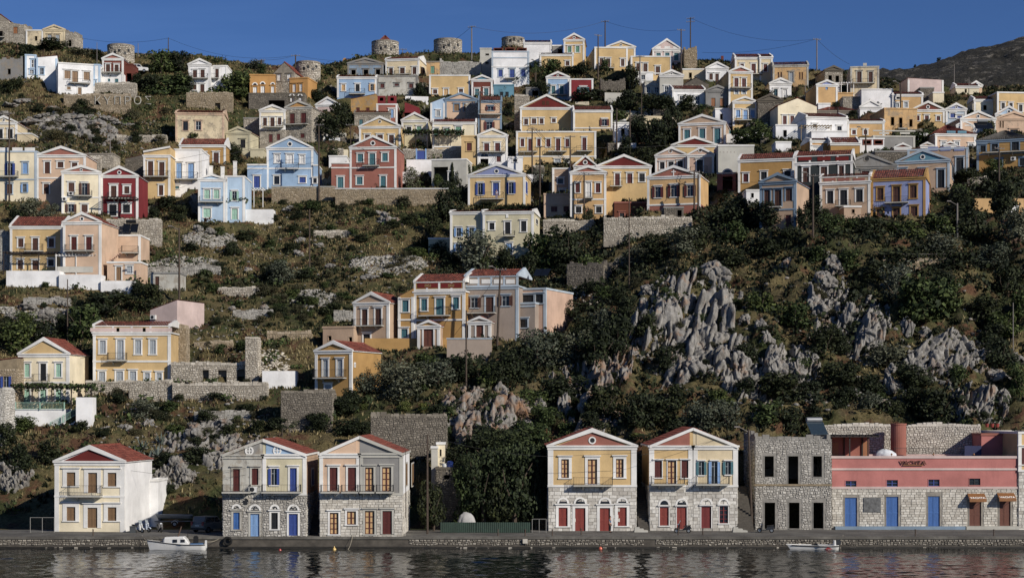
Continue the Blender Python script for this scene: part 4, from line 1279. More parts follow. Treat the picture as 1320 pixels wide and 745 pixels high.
H('A8', 992, 1242, 738, 440, 'g372:OC', 'OC', 'golden ochre house with two grey doors on a balcony, lowest of the centre group', 'd498-615/34@1062#gy d496-612/36@1160#gy b566-628@998-1206 w670-715/40@1080#gy', a=-20, d=9, sd='w525-545/5@1262#dk')
H('B1', 315, 502, 490, 252, 'g195:TA', 'TA', 'grey tan gabled house with two narrow dark doors in the centre group', 'd284-374/30@373#br d280-374/32@445#br b337-376@320-476 d416-482/36@384#dk', a=-18, d=8)
H('B1', 150, 313, 495, 382, 'f', 'TA', 'low tan block with small dark windows left of the grey tan gable', 'k426-450/20@187! k432-466/20@297!', a=-14, pil=False, t='TA', d=6)
H('B1', 552, 634, 490, 218, 's222,172', 'OC', 'sloping ochre side bay with one teal window left of the red panelled mansion', 'w236-298/34@590#te w388-435/34@585#te n340', corn=False, d=6, a=-14)
H('B1', 636, 906, 490, 192, 'e98', 'OC', 'ochre half of the long mansion, with dark red frieze panels and tall teal windows', 'w228-292/32@690#te d226-318/42@774#te w220-282/32@860#te b280-322@670-832 p145-170/110@710,835#mr p150-165/34@710,835#YT n180 d380-480/50@715#te', a=-14, d=7, band=342, par=142)
H('B3', 162, 446, 452, 165, 'e72', 'TP', 'taupe half of the long mansion, with a pale panelled frieze and brown shutters', 'o222-276/36@213#br d218-302/42@295#br o212-266/38@380#br b268-308@165-330 d370-432/40@243#br p125-148/46@212,275,340,405#W n160', a=-14, d=8, t='CB', par=112)
H('B3', 448, 594, 415, 178, 'f', 'PC', 'upper floor of the peach annex, with a dark strip window beside the taupe mansion', 'w208-252/60@500#dk w204-252/40@560#dk', a=-22, d=11, t='CB')
H('B3', 392, 536, 432, 255, 'f', 'TP', 'lower front of the peach annex, with a white terrace edge and one square window', 'g338-382/58@467#dk n268#CB', a=-22, d=10, pil=False, t='CB')
H('B3', 706, 900, 168, 50, 'r', 'SD', 'small roofless stone hut on the hillside with one sunlit end', '', pil=False, a=-20, d=7)
# -- the quay
H('B5', 165, 524, 503, 143, 'g60:RE', 'LC', 'cream house with a dark red pediment and blank white side standing alone on the quay', 'w195-266/46@248#tn d197-302/48@360#tn w197-268/46@461#tn b262-322@244-414 w374-446/46@248#tn d378-483/52@359#tn w376-446/46@461#tn n320', a=-5, d=10, fw=0.42, pw=0.45, sw='UW', group='houses along the quay')
H('B5', 640, 700, 500, 240, 'f', 'UW', 'small white annex behind the lone cream house on the quay', '', pil=False, d=5, Y=193, pad=False)
H('B6', 115, 335, 600, 157, 's157,72:GY~*', 'GC~', 'grey weathered left half of the divided gable house, with a sky blue quay door', 'd230-356/38@191#rb w228-318/36@293#rb b315-362@118-272 x358@284 w468-562/36@191#b3^ d476-600/50@292#lb^ c390-430/18@238', lo=(370, 'SG'), pil=False, t='GC~', d=11, group='houses along the quay')
H('B6', 336, 572, 600, 155, 's72,155:BL*', 'YG', 'olive yellow right half of the divided gable house, with a deep blue quay door', 'o228-318/30@397#bl d225-360/38@503#bl b315-362@335-548 w470-560/36@400#dk^ d476-596/50@503#bl^', lo=(370, 'SG'), d=11, group='houses along the quay', sd='w230-318/12@608#bl', sw='TA')
H('B6', 648, 866, 600, 152, 's152,56:PE', 'PE', 'peach left half of the wide twin house on the quay, with red glazed doors', 'd222-350/44@724#rb d222-350/46@825#rb b318-362@657-756 b318-362@770-862 q470-588/48@727#rb q462-535/50@822#rb', lo=(370, 'SB'), d=12, group='houses along the quay')
H('B6', 867, 1102, 600, 150, 's56,150', 'GY', 'grey right half of the wide twin house on the quay, with a sunlit white side', 'q222-352/46@920#rb q220-352/50@1015#rb b318-362@870-950 b318-362@960-1055 q460-588/52@922#rb d460-588/52@1018#rb', lo=(370, 'SB'), d=12, group='houses along the quay', sd='w198-320/12@1122#tn w198-320/14@1158#tn', t='GC', sw='UW')
H('B8', 78, 606, 670, 165, 'g60:SA*', 'YE', 'ochre yellow house on the quay with a salmon pediment and four arched red doors', 'q240-352/46@179#rb q240-390/56@343#rb q238-350/46@507#rb b348-402@228-462 w530-642/54@167#tl^ d532-672/62@270#tl^ d532-672/62@418#tl^ w528-640/54@522#tl^', lo=(402, 'SP'), d=11, fw=0.3, pw=0.55, group='houses along the quay')
H('B8', 686, 946, 670, 165, 's165,58:SA', 'YE', 'yellow left half of the shared pediment house on the quay, with dark red shutters', 'w250-350/44@738#rb q250-388/52@820#rb w248-352/46@900#rb b342-396@692-893 w527-638/54@774#tl^ d527-660/60@879#tl^', lo=(402, 'SP'), d=11, pw=0.5, group='houses along the quay', fw=0.1)
H('B8', 947, 1214, 670, 165, 's58,165:CR', 'CR', 'pale cream right half of the shared pediment house on the quay, with sky blue shutters', 'o255-335/30@997#te o255-386/34@1075#lb o255-332/30@1157#te b342-396@960-1160 d524-654/60@1026#mr^ g522-624/52@1131#mr^', lo=(402, 'SP'), d=11, pw=0.5, group='houses along the quay', fw=0.1)
H('C1', 155, 613, 658, 120, 'r', 'SG', 'roofless stone shell on the quay with six black openings', 'k222-346/58@240! k222-396/64@384! k222-346/56@530! k500-658/66@244! k500-656/66@390! k500-656/64@535! n395#SN', pil=False, d=9, t='ST', group='houses along the quay')
HY = H('C2', 58, 1172, 652, 232, 'f', 'BP', 'long salmon bar building on the quay with a stone ground floor and blue doors', 'g370-411/68@172#bl! g365-405/70@420#bl! g362-402/70@670#bl! g356-396/70@915#dk! d470-650/76@172#b3! d465-650/76@420#b3! d462-650/74@670#b3! d495-640/74@918#MU! d490-640/68@1097#MU! n300#PK', lo=(412, 'SB'), d=8, t='PK', pil=False, group='houses along the quay')
H('C2', 1178, 1400, 652, 85, 'f', 'YE', 'yellow house with a stone ground floor cut by the right edge of the quay', 'w172-272/34@1204#rb', lo=(310, 'SP'), d=12, group='houses along the quay', a=4)
H('C2', 955, 1150, 300, 95, 'f', 'BP', 'shaded salmon back wall with a red pot on top above the bar terrace', '', pil=False, d=6, Y=195, t='SA', pad=False)
H('B1', 655, 772, 490, 376, 'g345:OC', 'TA', 'small gabled entrance porch of the ochre mansion half, with a dark glass door', 'd385-482/52@713#MU', d=1.6, a=-14, Y=ground_y(P('B1', 700, 490)[0], P('B1', 700, 490)[1]) - 2.4)
H('B3', 182, 300, 445, 355, 'g325:TP', 'TP', 'small gabled entrance porch of the taupe mansion half, with a brown door', 'd365-432/38@242#MU', d=1.6, a=-14, t='W', Y=ground_y(P('B3', 240, 452)[0], P('B3', 240, 452)[1]) - 2.4)
# smaller blocks, sheds and yards filling the gaps
for x0, x1, yb, ye, rf, wl, lab, rows in (
    (1000, 1040, 180, 162, 'f', 'UW', 'white terrace block in front of the big ivory gable', 'k168-177/5@1012!'), (1046, 1092, 184, 170, 'f', 'UW', 'low white terrace front below the long white house', ''),
    (1128, 1172, 216, 196, 'f', 'SD', 'grey rubble yard block under the orange panelled parapet', ''), (1153, 1174, 204, 191, 'g185:RB', 'RB', 'little orange tiled gable beside the cream parapet house', ''),
    (1187, 1203, 200, 189, 'g184:PE', 'PE', 'tiny peach gable right of the round dark tree', ''), (1217, 1232, 200, 188, 'g183:RB', 'PE', 'tiny red gable under the blue arched parapet', ''),
    (882, 913, 126, 109, 'g100', 'SD', 'squat grey stone gable between the ivory gable and the orange shutters', ''), (922, 946, 160, 141, 'f', 'UW', 'white flat terrace block below the orange shuttered grey house', 'k147-156/4@930!'),
    (880, 912, 103, 90, 'f', 'CR', 'low cream block left of the small white gabled house', 'k94-101/4@890!'), (792, 818, 184, 159, 'f', 'UW', 'white yard house behind the transformer poles', 'k166-176/5@803!'),
    (817, 842, 108, 94, 'f', 'UW', 'small white box below the off centre gable house', 'g97-103/5@829#gy'), (774, 806, 119, 105, 'r', 'SD', 'grey stone yard in front of the long flat topped yellow house', ''),
    (678, 706, 126, 114, 'f', 'GY', 'grey terrace block left of the blue panelled house', 'k117-124/8@690!'), (1088, 1110, 284, 267, 'f', 'TA', 'small tan kiosk before the tan house with pink frieze', 'k270-275/4@1100!'),
    (1301, 1313, 278, 266, 'f', 'UW', 'white box shed near the right edge among trees', ''), (856, 881, 285, 268, 'f', 'SD', 'small grey stone block with one dark window by the white cross house', 'k271-279/6@876!'),
    (962, 981, 264, 246, 'f', 'UW', 'small white hut under the long ochre house', 'k249-255/4@970!'), (314, 335, 168, 153, 'f', 'ST', 'low stone shed left of the cream house with three doors', ''),
    (424, 447, 214, 202, 'f', 'UW', 'white low terrace room left of the salmon house', ''), (560, 598, 202, 190, 'f', 'YE', 'low yellow wall room right of the leafy pergola', ''),
    (1060, 1082, 122, 108, 'f', 'UW', 'white yard wall block right of the little white gabled house', ''), (1186, 1204, 128, 114, 'f', 'SD', 'dark grey end wall beside the pale pink box house', ''),
    (1232, 1262, 122, 112, 'e108', 'LC', 'far cream house with a red roof before the rocky hill', 'k115-120/3@1245!'), (1250, 1266, 120, 111, 'g105:SA', 'PE', 'far small house with a salmon gable below the rocky hill', ''),
    (1000, 1020, 196, 184, 'f', 'UW', 'white rooftop parapet beside the dark trees', ''), (1115, 1140, 170, 158, 'f', 'ST', 'stone yard wall block under the weathered tan house', '')):
    H('PX', x0, x1, yb, ye, rf, wl, lab, rows, pil=False, d=4.5, t='W' if wl not in ('SD', 'ST', 'GY') else 'GY', corn=wl not in ('SD',))
# ------------------------------------------------------------------ retaining and garden walls
WALLS = []
def SW(*a, **k):
    r = stone_wall(*a, **k)
    WALLS.append(r)
    return r
SW('PX', 82, 168, 123.5, 141, 'brown stone retaining wall with white painted Greek letters under the square white house', key='SN')
SW('PX', 122, 176, 109, 121, 'short stone wall holding the plot of the red gabled house on a white floor', key='ST')
SW('PX', 240, 300, 121, 142, 'rough stone terrace wall with a small doorway under the big dark pine', key='SN', holes=[(277, 284, 133, 142)])
SW('PX', 350, 432, 243.5, 262, 'brown terrace wall carrying the sky blue three bay house', key='SN', coping='GC')
SW('PX', 432, 578, 246, 264, 'long brown terrace wall with a white rim below the salmon house', key='SN', coping='UW', cap=1800)
SW('PX', 519, 595, 193.5, 206, 'garden wall with a blue gate behind the bare concrete house', key='ST', holes=[(539, 547, 194.5, 206)])
SW('PX', 137, 208, 284, 311, 'tall pale rubble wall under the crimson house terrace', key='ST')
SW('PX', 0, 12, 300, 345, 'low rubble wall at the left edge beside the yellow house', key='SW')
SW('PX', 110, 168, 492.5, 508, 'stone wall along the front of the broad yellow house', key='ST')
SW('PX', 166, 222, 492, 517, 'higher stone wall block right of the broad yellow house front', key='ST')
SW('PX', 220, 318, 470, 495, 'roofless stone ruin front with three arched openings', key='ST', holes=[(261, 269, 477, 495), (281, 292, 477, 495), (306, 315, 476, 494)], d=0.8)
SW('PX', 316, 332, 436, 495, 'tall broken corner pillar of the ruin with three arches', key='ST', d=3)
SW('PX', 219, 240, 423, 470, 'stump of a plastered stone stack beside the broad yellow house', key='SN', d=2.5)
SW('PX', 222, 345, 496.5, 516, 'long stone terrace wall in front of the arched ruin', key='ST', d=1.0)
SW('PX', 362, 428, 506, 556, 'square stone bastion under the golden ochre house', key='SD', d=5)
SW('PX', 478, 576, 536, 592, 'high grey rubble wall above the twin house of the quay', key='SD', a=4)
SW('PX', 778, 892, 281.5, 306, 'grey stone terrace wall below the white cross house', key='ST')
SW('PX', 700, 766, 285, 300, 'stone yard wall under the apricot terrace house', key='ST')
SW('PX', 1138, 1226, 336, 349, 'pale tan wall with a railing above the dark shrubs on the cliff', key='SN')
SW('PX', 1060, 1264, 549, 600, 'long stone retaining wall behind the roof terrace of the bar', key='SB', Y=199, cap=2200)
SW('PX', 663, 682, 124, 162, 'grey stone side wall left of the broad yellow house with the dark red pediment', key='ST')
SW('PX', 188, 284, 345, 351, 'long low kerb of stones above the concrete garden shed', key='SW')
SW('PX', 820, 872, 166, 176, 'stone wall among the dark trees right of the utility poles', key='ST')
SW('PX', 600, 635, 135, 165, 'stone wall between the tall peach house and the broad yellow house', key='ST', Y=348)
SW('PX', 40, 130, 205, 222, 'weathered stone wall behind the peach gabled house', key='ST')
SW('PX', -4, 7, 502, 578, 'corner of a banded stone house at the left edge below the blue window', key='SP', d=4)
for x0, x1, yt, yb, lab in ((300, 352, 402, 408, 'low broken terrace wall beneath the lone pole on the slope'), (398, 452, 300, 306, 'tumbledown terrace wall in the grass below the long brown terrace wall'), (250, 300, 442, 448, 'low terrace wall above the arched ruin'),
                            (344, 402, 430, 437, 'collapsed terrace wall uphill of the golden ochre house'), (430, 500, 404, 410, 'low terrace wall left of the grey tan gabled house'), (280, 330, 372, 378, 'short terrace wall right of the concrete garden shed'),
                            (30, 90, 386, 392, 'low terrace wall under the long white terrace wall'), (150, 215, 176, 183, 'low terrace wall on the grassy slope above the half gabled yellow house'), (250, 330, 534, 541, 'broken terrace wall above the divided gable house')):
    SW('PX', x0, x1, yt, yb, lab, key=random.choice(('ST', 'SW', 'SN')))
def rendered_wall(x0, x1, yt, yb, key, label, name='garden_wall', a=0, cap=None, Y=None, d=0.4):
    r = stone_wall('PX', x0, x1, yt, yb, label, key=key, a=a, name=name, d=d, coping=cap, Y=Y)
    WALLS.append(r)
    return r
rendered_wall(8, 76, 349, 370, 'UW', 'long plain white terrace wall in front of the yellow two storey house', d=4)
rendered_wall(76, 130, 354, 372, 'UW', 'white base wall below the glazed veranda', d=3)
rendered_wall(130, 172, 362, 376, 'UW', 'white garden wall at the foot of the outside stairs', d=2)
rendered_wall(19, 84, 527, 548, 'UW', 'white terrace base under the mint railings', d=4)
rendered_wall(98, 119, 512, 552, 'UW', 'white end wall with a grey patch at the head of the mint railed stairs', d=2)
rendered_wall(576, 634, 437, 467, 'TP', 'brown plastered wall with a pale blue band below the long mansion', cap='CB', d=0.6)
rendered_wall(470, 576, 436, 453, 'OC', 'ochre terrace wall in front of the ochre mansion half', a=0)
rendered_wall(338, 382, 478, 500, 'UW', 'white stepped wall beside the golden ochre house', d=2)
rendered_wall(1255, 1320, 256, 272, 'YT', 'sunlit yellow yard wall in the trees near the right edge', d=0.5)
rendered_wall(300, 352, 270, 286, 'UW', 'white porch base beside the mint shuttered blue houses', d=3)
rendered_wall(524, 560, 206, 222, 'UW', 'white garden wall under the blue gate', d=0.5)
rendered_wall(660, 700, 225, 235, 'UW', 'white wall at the end of the yellow mansion', d=0.5)
rendered_wall(1050, 1062, 545, 562, 'GY', 'grey plastered tank base beside the stone shell', d=3, Y=197)
# the painted letters
fc = bpy.data.curves.new('painted_letters', 'FONT')
fc.body = '\u039a\u03a5\u03a0\u03a1\u039f\u03a3'
fc.size = 2.3
fc.extrude = 0.02
fc.offset = -0.03
fc.space_character = 1.35
_r, _M, _W2, _h, _Y = WALLS[0]
fo = bpy.data.objects.new('painted_letters', fc)
COL.objects.link(fo)
fo.parent = _r
fo.location = (-_W2 + (121 - 82) * _Y / F, -0.16, 0.9)
fo.rotation_euler = (R(90), 0, 0)
fc.materials.append(stucco('GC~'))
def as_mesh(o):
    """turn a text object into a plain mesh object"""
    bpy.context.view_layer.update()
    me = bpy.data.meshes.new_from_object(o.evaluated_get(bpy.context.evaluated_depsgraph_get()))
    n = bpy.data.objects.new('lettering', me)
    COL.objects.link(n)
    n.parent, n.location, n.rotation_euler, n.scale = o.parent, o.location, o.rotation_euler, o.scale
    bpy.data.objects.remove(o)
    return n
fo = as_mesh(fo)

# ------------------------------------------------------------------ ground
def ground_mat():
    m, n, l, p = new_mat('hillside_ground')
    g = geo(n)
    pos = g.outputs['Position']
    f1 = noise(n, l, pos, 0.09, 5, 0.6)
    f2 = noise(n, l, pos, 0.5, 6, 0.65)
    f3 = noise(n, l, pos, 3.0, 5, 0.7)
    soil = ramp(n, l, f3, [(0.3, lin('2A231B')), (0.55, lin('4C4131')), (0.8, lin('70644F'))])
    dry = ramp(n, l, f3, [(0.3, lin('463D22')), (0.6, lin('70633A')), (0.85, lin('918258'))])
    green = ramp(n, l, f3, [(0.3, lin('232812')), (0.6, lin('414823')), (0.85, lin('5D6238'))])
    rust = ramp(n, l, f3, [(0.3, lin('3C2417')), (0.7, lin('704A34'))])
    c = mixc(n, l, ramp(n, l, f1, [(0.42, (0, 0, 0)), (0.56, (1, 1, 1))]), green, dry)
    c = mixc(n, l, ramp(n, l, f2, [(0.5, (0, 0, 0)), (0.6, (.5, .5, .5))]), c, soil)
    f4 = noise(n, l, pos, 0.22, 5, 0.6)
    c = mixc(n, l, ramp(n, l, f4, [(0.54, (0, 0, 0)), (0.62, (.85, .85, .85))]), c, rust)
    # bare limestone where the slope is steep or the noise breaks through
    sx = n.new('ShaderNodeSeparateXYZ')
    l.new(g.outputs['Normal'], sx.inputs[0])
    f5 = noise(n, l, mapped(n, l, pos, (0.8, 0.8, 0.35)), 1.0, 7, 0.75)
    rock = ramp(n, l, f5, [(0.3, lin('3F3C37')), (0.5, lin('7C776D')), (0.75, lin('A8A296'))])
    ma = n.new('ShaderNodeMath')
    ma.operation = 'MULTIPLY_ADD'
    l.new(sx.outputs[2], ma.inputs[0])
    ma.inputs[1].default_value = -1.1
    l.new(f2, ma.inputs[2])
    l.new(mixc(n, l, ramp(n, l, ma.outputs[0], [(0.0, (0, 0, 0)), (0.12, (1, 1, 1))]), c, rock), p.inputs['Base Color'])
    p.inputs['Roughness'].default_value = 1.0
    p.inputs['Specular IOR Level'].default_value = 0.1
    bump(n, l, p, f3, 0.7, 0.25)
    return m

gx = np.arange(-205, 205.1, 0.72)
gy = np.concatenate([np.arange(186.5, 330, 0.62), np.arange(330, 452, 0.95)])
X, Yg = np.meshgrid(gx, gy)
Z = zbase(X, Yg)
rough = np.clip((Yg - 194) / 6, 0, 1)
pxg, = (660 + X / Yg * F,)
cliff = np.clip((pxg - 560) / 160, 0, 1) * np.clip((268 - Yg) / 20, 0, 1)
Z = Z + rough * (fbm(X * 0.12, Yg * 0.12, 4, 3) * 2.2 + fbm(X * 0.5, Yg * 0.5, 3, 9) * 0.9)
rid = 1 - np.abs(fbm(X * 0.16, Yg * 0.09, 4, 21)) * 4
Z = Z + rough * cliff * (np.clip(rid, 0, 1) ** 2 * 2.2 - 0.8)
# level plots under the buildings
for hs in sorted(HOUSES, key=lambda q: -q['Y']):
    if hs['quay']:
        continue
    c, s = math.cos(hs['th']), math.sin(hs['th'])
    dx, dy = X - hs['ctr'].x, Yg - hs['ctr'].y
    lu, lw = dx * c + dy * s, -dx * s + dy * c
    if hs.get('round'):
        dist = np.maximum(np.hypot(dx, dy) - hs['W2'], 0)
    else:
        dist = np.hypot(np.maximum(np.abs(lu) - hs['W2'] - 0.5, 0), np.maximum(np.maximum(-lw - 1.0, lw - hs['d']), 0))
    wgt = np.clip(1 - dist / 2.5, 0, 1)
    wgt = wgt * wgt * (3 - 2 * wgt)
    Z = Z * (1 - wgt) + (hs['z'] - 0.15) * wgt
for (o_, M_, W2_, h_, Y_) in WALLS:
    dx, dy = X - M_.x, Yg - M_.y
    front = (np.abs(dx) < W2_) & (dy > -2.5) & (dy < 0.35)
    Z = np.where(front, np.minimum(Z, M_.z - 0.1), Z)
    beh = (np.abs(dx) < W2_) & (dy >= 0.35) & (dy < 3.0)
    Z = np.where(beh, np.minimum(Z, M_.z + h_ - 0.1), Z)
ny, nx = X.shape
idx = np.arange(ny * nx).reshape(ny, nx)
fc_ = np.stack([idx[:-1, :-1], idx[:-1, 1:], idx[1:, 1:], idx[1:, :-1]], -1).reshape(-1, 4)
hill = np_mesh('hillside', np.stack([X, Yg, Z], -1).reshape(-1, 3), fc_, ground_mat(), smooth=True)
hill['kind'] = 'structure'
ZT = Z
def hz(x, y):
    """height of the finished hillside"""
    i = int(np.clip((x - gx[0]) / (gx[1] - gx[0]), 0, nx - 2))
    j = int(np.clip(np.searchsorted(gy, y) - 1, 0, ny - 2))
    s = (x - gx[i]) / (gx[i + 1] - gx[i])
    t = (y - gy[j]) / (gy[j + 1] - gy[j])
    return float(ZT[j, i] * (1 - s) * (1 - t) + ZT[j, i + 1] * s * (1 - t) + ZT[j + 1, i] * (1 - s) * t + ZT[j + 1, i + 1] * s * t)

# land beyond the village, out of the frame at the sides and behind the ridge
def plain_sheet(name, xs, ys, zf, mat):
    XX, YY = np.meshgrid(xs, ys)
    ZZ = zf(XX, YY)
    a_, b_ = XX.shape
    ii = np.arange(a_ * b_).reshape(a_, b_)
    ff = np.stack([ii[:-1, :-1], ii[:-1, 1:], ii[1:, 1:], ii[1:, :-1]], -1).reshape(-1, 4)
    o = np_mesh(name, np.stack([XX, YY, ZZ], -1).reshape(-1, 3), ff, mat, smooth=True)
    o['kind'] = 'structure'
    return o
def far_ridge(x, y):
    px = 660 + x / y * F
    row = np.interp(px, [700, 1000, 1130, 1170, 1200, 1225, 1250, 1285, 1320, 1420, 1700], [150, 112, 99, 94, 90, 83, 76, 68, 58, 40, 20])
    ztop = HC + (HOR - row) * 720 / F
    t = np.clip((y - 470) / 250, 0, 1)
    t = t * t * (3 - 2 * t)
    zz = 70 + (ztop - 70) * np.where(y <= 720, t, 1 - (y - 720) / 900)
    return zz + (fbm(x * 0.05, y * 0.05, 5, 31) * 6 + fbm(x * 0.22, y * 0.22, 4, 5) * 3.6) * np.clip((y - 470) / 60, 0, 1)
def far_mat():
    m, n, l, p = new_mat('far_hill_scrub')
    pos = geo(n).outputs['Position']
    f = noise(n, l, mapped(n, l, pos, (1, 1, 2.2)), 0.2, 8, 0.8)
    f2 = noise(n, l, pos, 0.5, 5, 0.7)
    scrub = ramp(n, l, f2, [(0.35, lin('191911')), (0.6, lin('2D2A20')), (0.8, lin('423C2E'))])
    rock = ramp(n, l, f2, [(0.3, lin('4C463C')), (0.7, lin('8E8678'))])
    l.new(mixc(n, l, ramp(n, l, f, [(0.54, (0, 0, 0)), (0.62, (1, 1, 1))]), scrub, rock), p.inputs['Base Color'])
    p.inputs['Roughness'].default_value = 1
    bump(n, l, p, f2, 1.0, 1.5)
    return m
plain_sheet('far_hill', np.arange(30, 520, 2.0), np.arange(455, 900, 2.4), far_ridge, far_mat())
plain_sheet('seabed_and_shore', np.linspace(-900, 900, 24), np.linspace(452, 1800, 12), lambda x, y: 60 - (y - 452) * 0.02 + 0 * x, MATS.get('back') or plain('back_land', '3A3626', 1.0)).name = 'back_land'
for sg in (-1, 1):
    plain_sheet('side_land', np.linspace(203, 900, 20) * sg if sg > 0 else np.linspace(-900, -203, 20), np.linspace(178, 460, 30), lambda x, y: np.where(y < 186, -0.2, zbase(np.sign(x) * 200, y)) + 0 * x - 0.3, MATS['back_land'])

# ------------------------------------------------------------------ quay and water
def concrete():
    m, n, l, p = new_mat('quay_concrete')
    pos = geo(n).outputs['Position']
    f = noise(n, l, pos, 1.2, 6, 0.7)
    f2 = noise(n, l, pos, 0.3, 3)
    c = ramp(n, l, f, [(0.3, lin('4A463F')), (0.6, lin('6E6A61')), (0.8, lin('817C72'))])
    l.new(mixc(n, l, ramp(n, l, f2, [(0.45, (0, 0, 0)), (0.6, (.6, .6, .6))]), c, lin('3F3B35')), p.inputs['Base Color'])
    p.inputs['Roughness'].default_value = 0.95
    bump(n, l, p, f, 0.4, 0.03)
    return m
CONC = concrete()
deck = MB()
deck.box(-240, 240, 177.3, 187.2, 0.7, 1.2)
o = deck.build('quay', CONC)
o['kind'] = 'structure'
e = MB()
e.box(-240, 240, 176.95, 177.5, 0.92, 1.205)
e.build('coping', CONC, o)
w_ = MB()
w_.box(-240, 240, 177.06, 177.6, -1.5, 0.918)
w_.build('quay_wall', plain('mortar_quay', '4F4940', 0.95, var=0.4, scale=1.0), o)
# stone stretches of the quay wall: (photo columns), the rest is smooth concrete
mb = MB()
for a_, b_ in ((-30, 178), (180, 205), (527, 690), (692, 830), (845, 1000), (1000, 1345)):
    xa, xb = (a_ - 660) * 177 / F, (b_ - 660) * 177 / F
    facing(xa, xb, 0.3, 0.9, [], y=177.05, hs=(0.14, 0.26), ws=(0.16, 0.5), proud=0.07, mb=mb, cap=1400)
    facing(xa, xb, -0.3, 0.18, [], y=177.05, hs=(0.2, 0.3), ws=(0.3, 0.8), proud=0.16, mb=mb, cap=500)
q = mb.build('stonework', stone_mat('stones_quay', '9C9484', 'B8AF9F', '726B60', 0.4), o)
q['kind'] = 'stuff'
# weed-dark foot of the wall at the waterline
MB().box(-240, 240, 176.86, 177.4, -0.8, 0.16).build('waterline_ledge', plain('wet_weed', '231F17', 0.6, var=0.5, scale=3), o)

def water_mat():
    m, n, l, p = new_mat('harbour_water')
    pos = geo(n).outputs['Position']
    p.inputs['Base Color'].default_value = (0.003, 0.006, 0.007, 1)
    p.inputs['Roughness'].default_value = 0.02
    p.inputs['IOR'].default_value = 1.33
    f = noise(n, l, mapped(n, l, pos, (1.0, 1.5, 1)), 3.4, 4, 0.6)
    bump(n, l, p, f, 0.35, 0.03)
    return m
WM = water_mat()
wx = np.arange(-62, 62.01, 0.2)
wy = np.arange(138, 177.3, 0.2)
WX, WY = np.meshgrid(wx, wy)
WZ = fbm(WX * 0.33, WY * 0.42, 2, 41) * 0.15 + fbm(WX * 0.95 + 5, WY * 1.2, 2, 47) * 0.11 + fbm(WX * 2.1, WY * 2.4, 2, 53) * 0.08
WZ *= np.clip((np.minimum(62 - np.abs(WX), WY - 138)) / 2, 0, 1)
WZ = WZ + 0.0
a_, b_ = WX.shape
ii = np.arange(a_ * b_).reshape(a_, b_)
o = np_mesh('water', np.stack([WX, WY, WZ], -1).reshape(-1, 3), np.stack([ii[:-1, :-1], ii[:-1, 1:], ii[1:, 1:], ii[1:, :-1]], -1).reshape(-1, 4), WM, smooth=True)
o['kind'] = 'structure'
mb = MB()
mb.quad((-900, -400, 0), (900, -400, 0), (900, 138, 0), (-900, 138, 0))
mb.quad((-900, 138, 0), (-62, 138, 0), (-62, 177.2, 0), (-900, 177.2, 0))
mb.quad((62, 138, 0), (900, 138, 0), (900, 177.2, 0), (62, 177.2, 0))
mb.build('open_water', WM)['kind'] = 'structure'
# ------------------------------------------------------------------ vegetation
def leaf_mat(name, dark, mid, light, tr=0.25):
    m, n, l, p = new_mat(name)
    g = geo(n)
    oi = n.new('ShaderNodeObjectInfo')
    c = ramp(n, l, g.outputs['Random Per Island'], [(0.0, lin(dark)), (0.5, lin(mid)), (1.0, lin(light))])
    b = ramp(n, l, oi.outputs['Random'], [(0.0, (.72, .76, .72)), (0.5, (1, 1, 1)), (1.0, (1.25, 1.15, 1.0))])
    c = mixc(n, l, 1.0, c, b, 'MULTIPLY')
    l.new(c, p.inputs['Base Color'])
    p.inputs['Roughness'].default_value = 0.7
    p.inputs['Specular IOR Level'].default_value = 0.2
    return m
BARK = plain('bark', '4A3D30', 0.95, var=0.35, scale=6)
LEAFM = dict(
    olive=leaf_mat('leaves_olive', '31372A', '4C523F', '6F7460'),
    dark=leaf_mat('leaves_dark', '131A0E', '232C17', '37401F'),
    green=leaf_mat('leaves_green', '1E2A10', '35441A', '55642B'),
    scrub=leaf_mat('leaves_scrub', '28291A', '403F27', '5C5838'),
    pine=leaf_mat('needles_pine', '16200F', '28341A', '3F4B27'),
    lime=leaf_mat('leaves_lime', '343F10', '525C1C', '6E7430'))

def crown_mesh(name, kind, seed, n=1700, leaf=0.075, clumps=12, flat=1.0, spread=0.62):
    """leaves spread over many clumps inside a unit crown (x, y in -1..1, z 0..2)"""
    r = np.random.default_rng(seed)
    cs = []
    for k in range(clumps):
        a = r.uniform(0, 2 * np.pi)
        rad = spread * np.sqrt(r.uniform(0, 1))
        z = r.uniform(0.28, 1.65)
        rad *= np.sqrt(max(0.1, 1 - ((z - 0.85) / 1.15) ** 2))
        cs.append((rad * np.cos(a), rad * np.sin(a), z * flat, r.uniform(0.24, 0.46)))
    cs.append((0, 0, 0.7 * flat, 0.55))
    cs = np.array(cs)
    w = cs[:, 3] ** 2
    pick = r.choice(len(cs), n, p=w / w.sum())
    d = r.normal(size=(n, 3))
    d /= np.linalg.norm(d, axis=1)[:, None]
    rad = cs[pick, 3] * (0.55 + 0.55 * r.uniform(0, 1, n) ** 0.5)
    ctr = cs[pick, :3] + d * rad[:, None] * np.array([1, 1, 0.85])
    ctr[:, 2] = np.maximum(ctr[:, 2], 0.02)
    nrm = d + r.normal(size=(n, 3)) * 0.6
    nrm /= np.linalg.norm(nrm, axis=1)[:, None]
    t = np.cross(nrm, r.normal(size=(n, 3)))
    t /= np.linalg.norm(t, axis=1)[:, None]
    b = np.cross(nrm, t)
    s = leaf * r.uniform(0.6, 1.4, n)[:, None]
    v = np.stack([ctr - t * s, ctr + b * s * 0.55, ctr + t * s, ctr - b * s * 0.55], 1).reshape(-1, 3)
    f = np.arange(n * 4).reshape(n, 4)
    o = np_mesh(name, v, f, LEAFM[kind])
    me = o.data
    bpy.data.objects.remove(o)
    return me

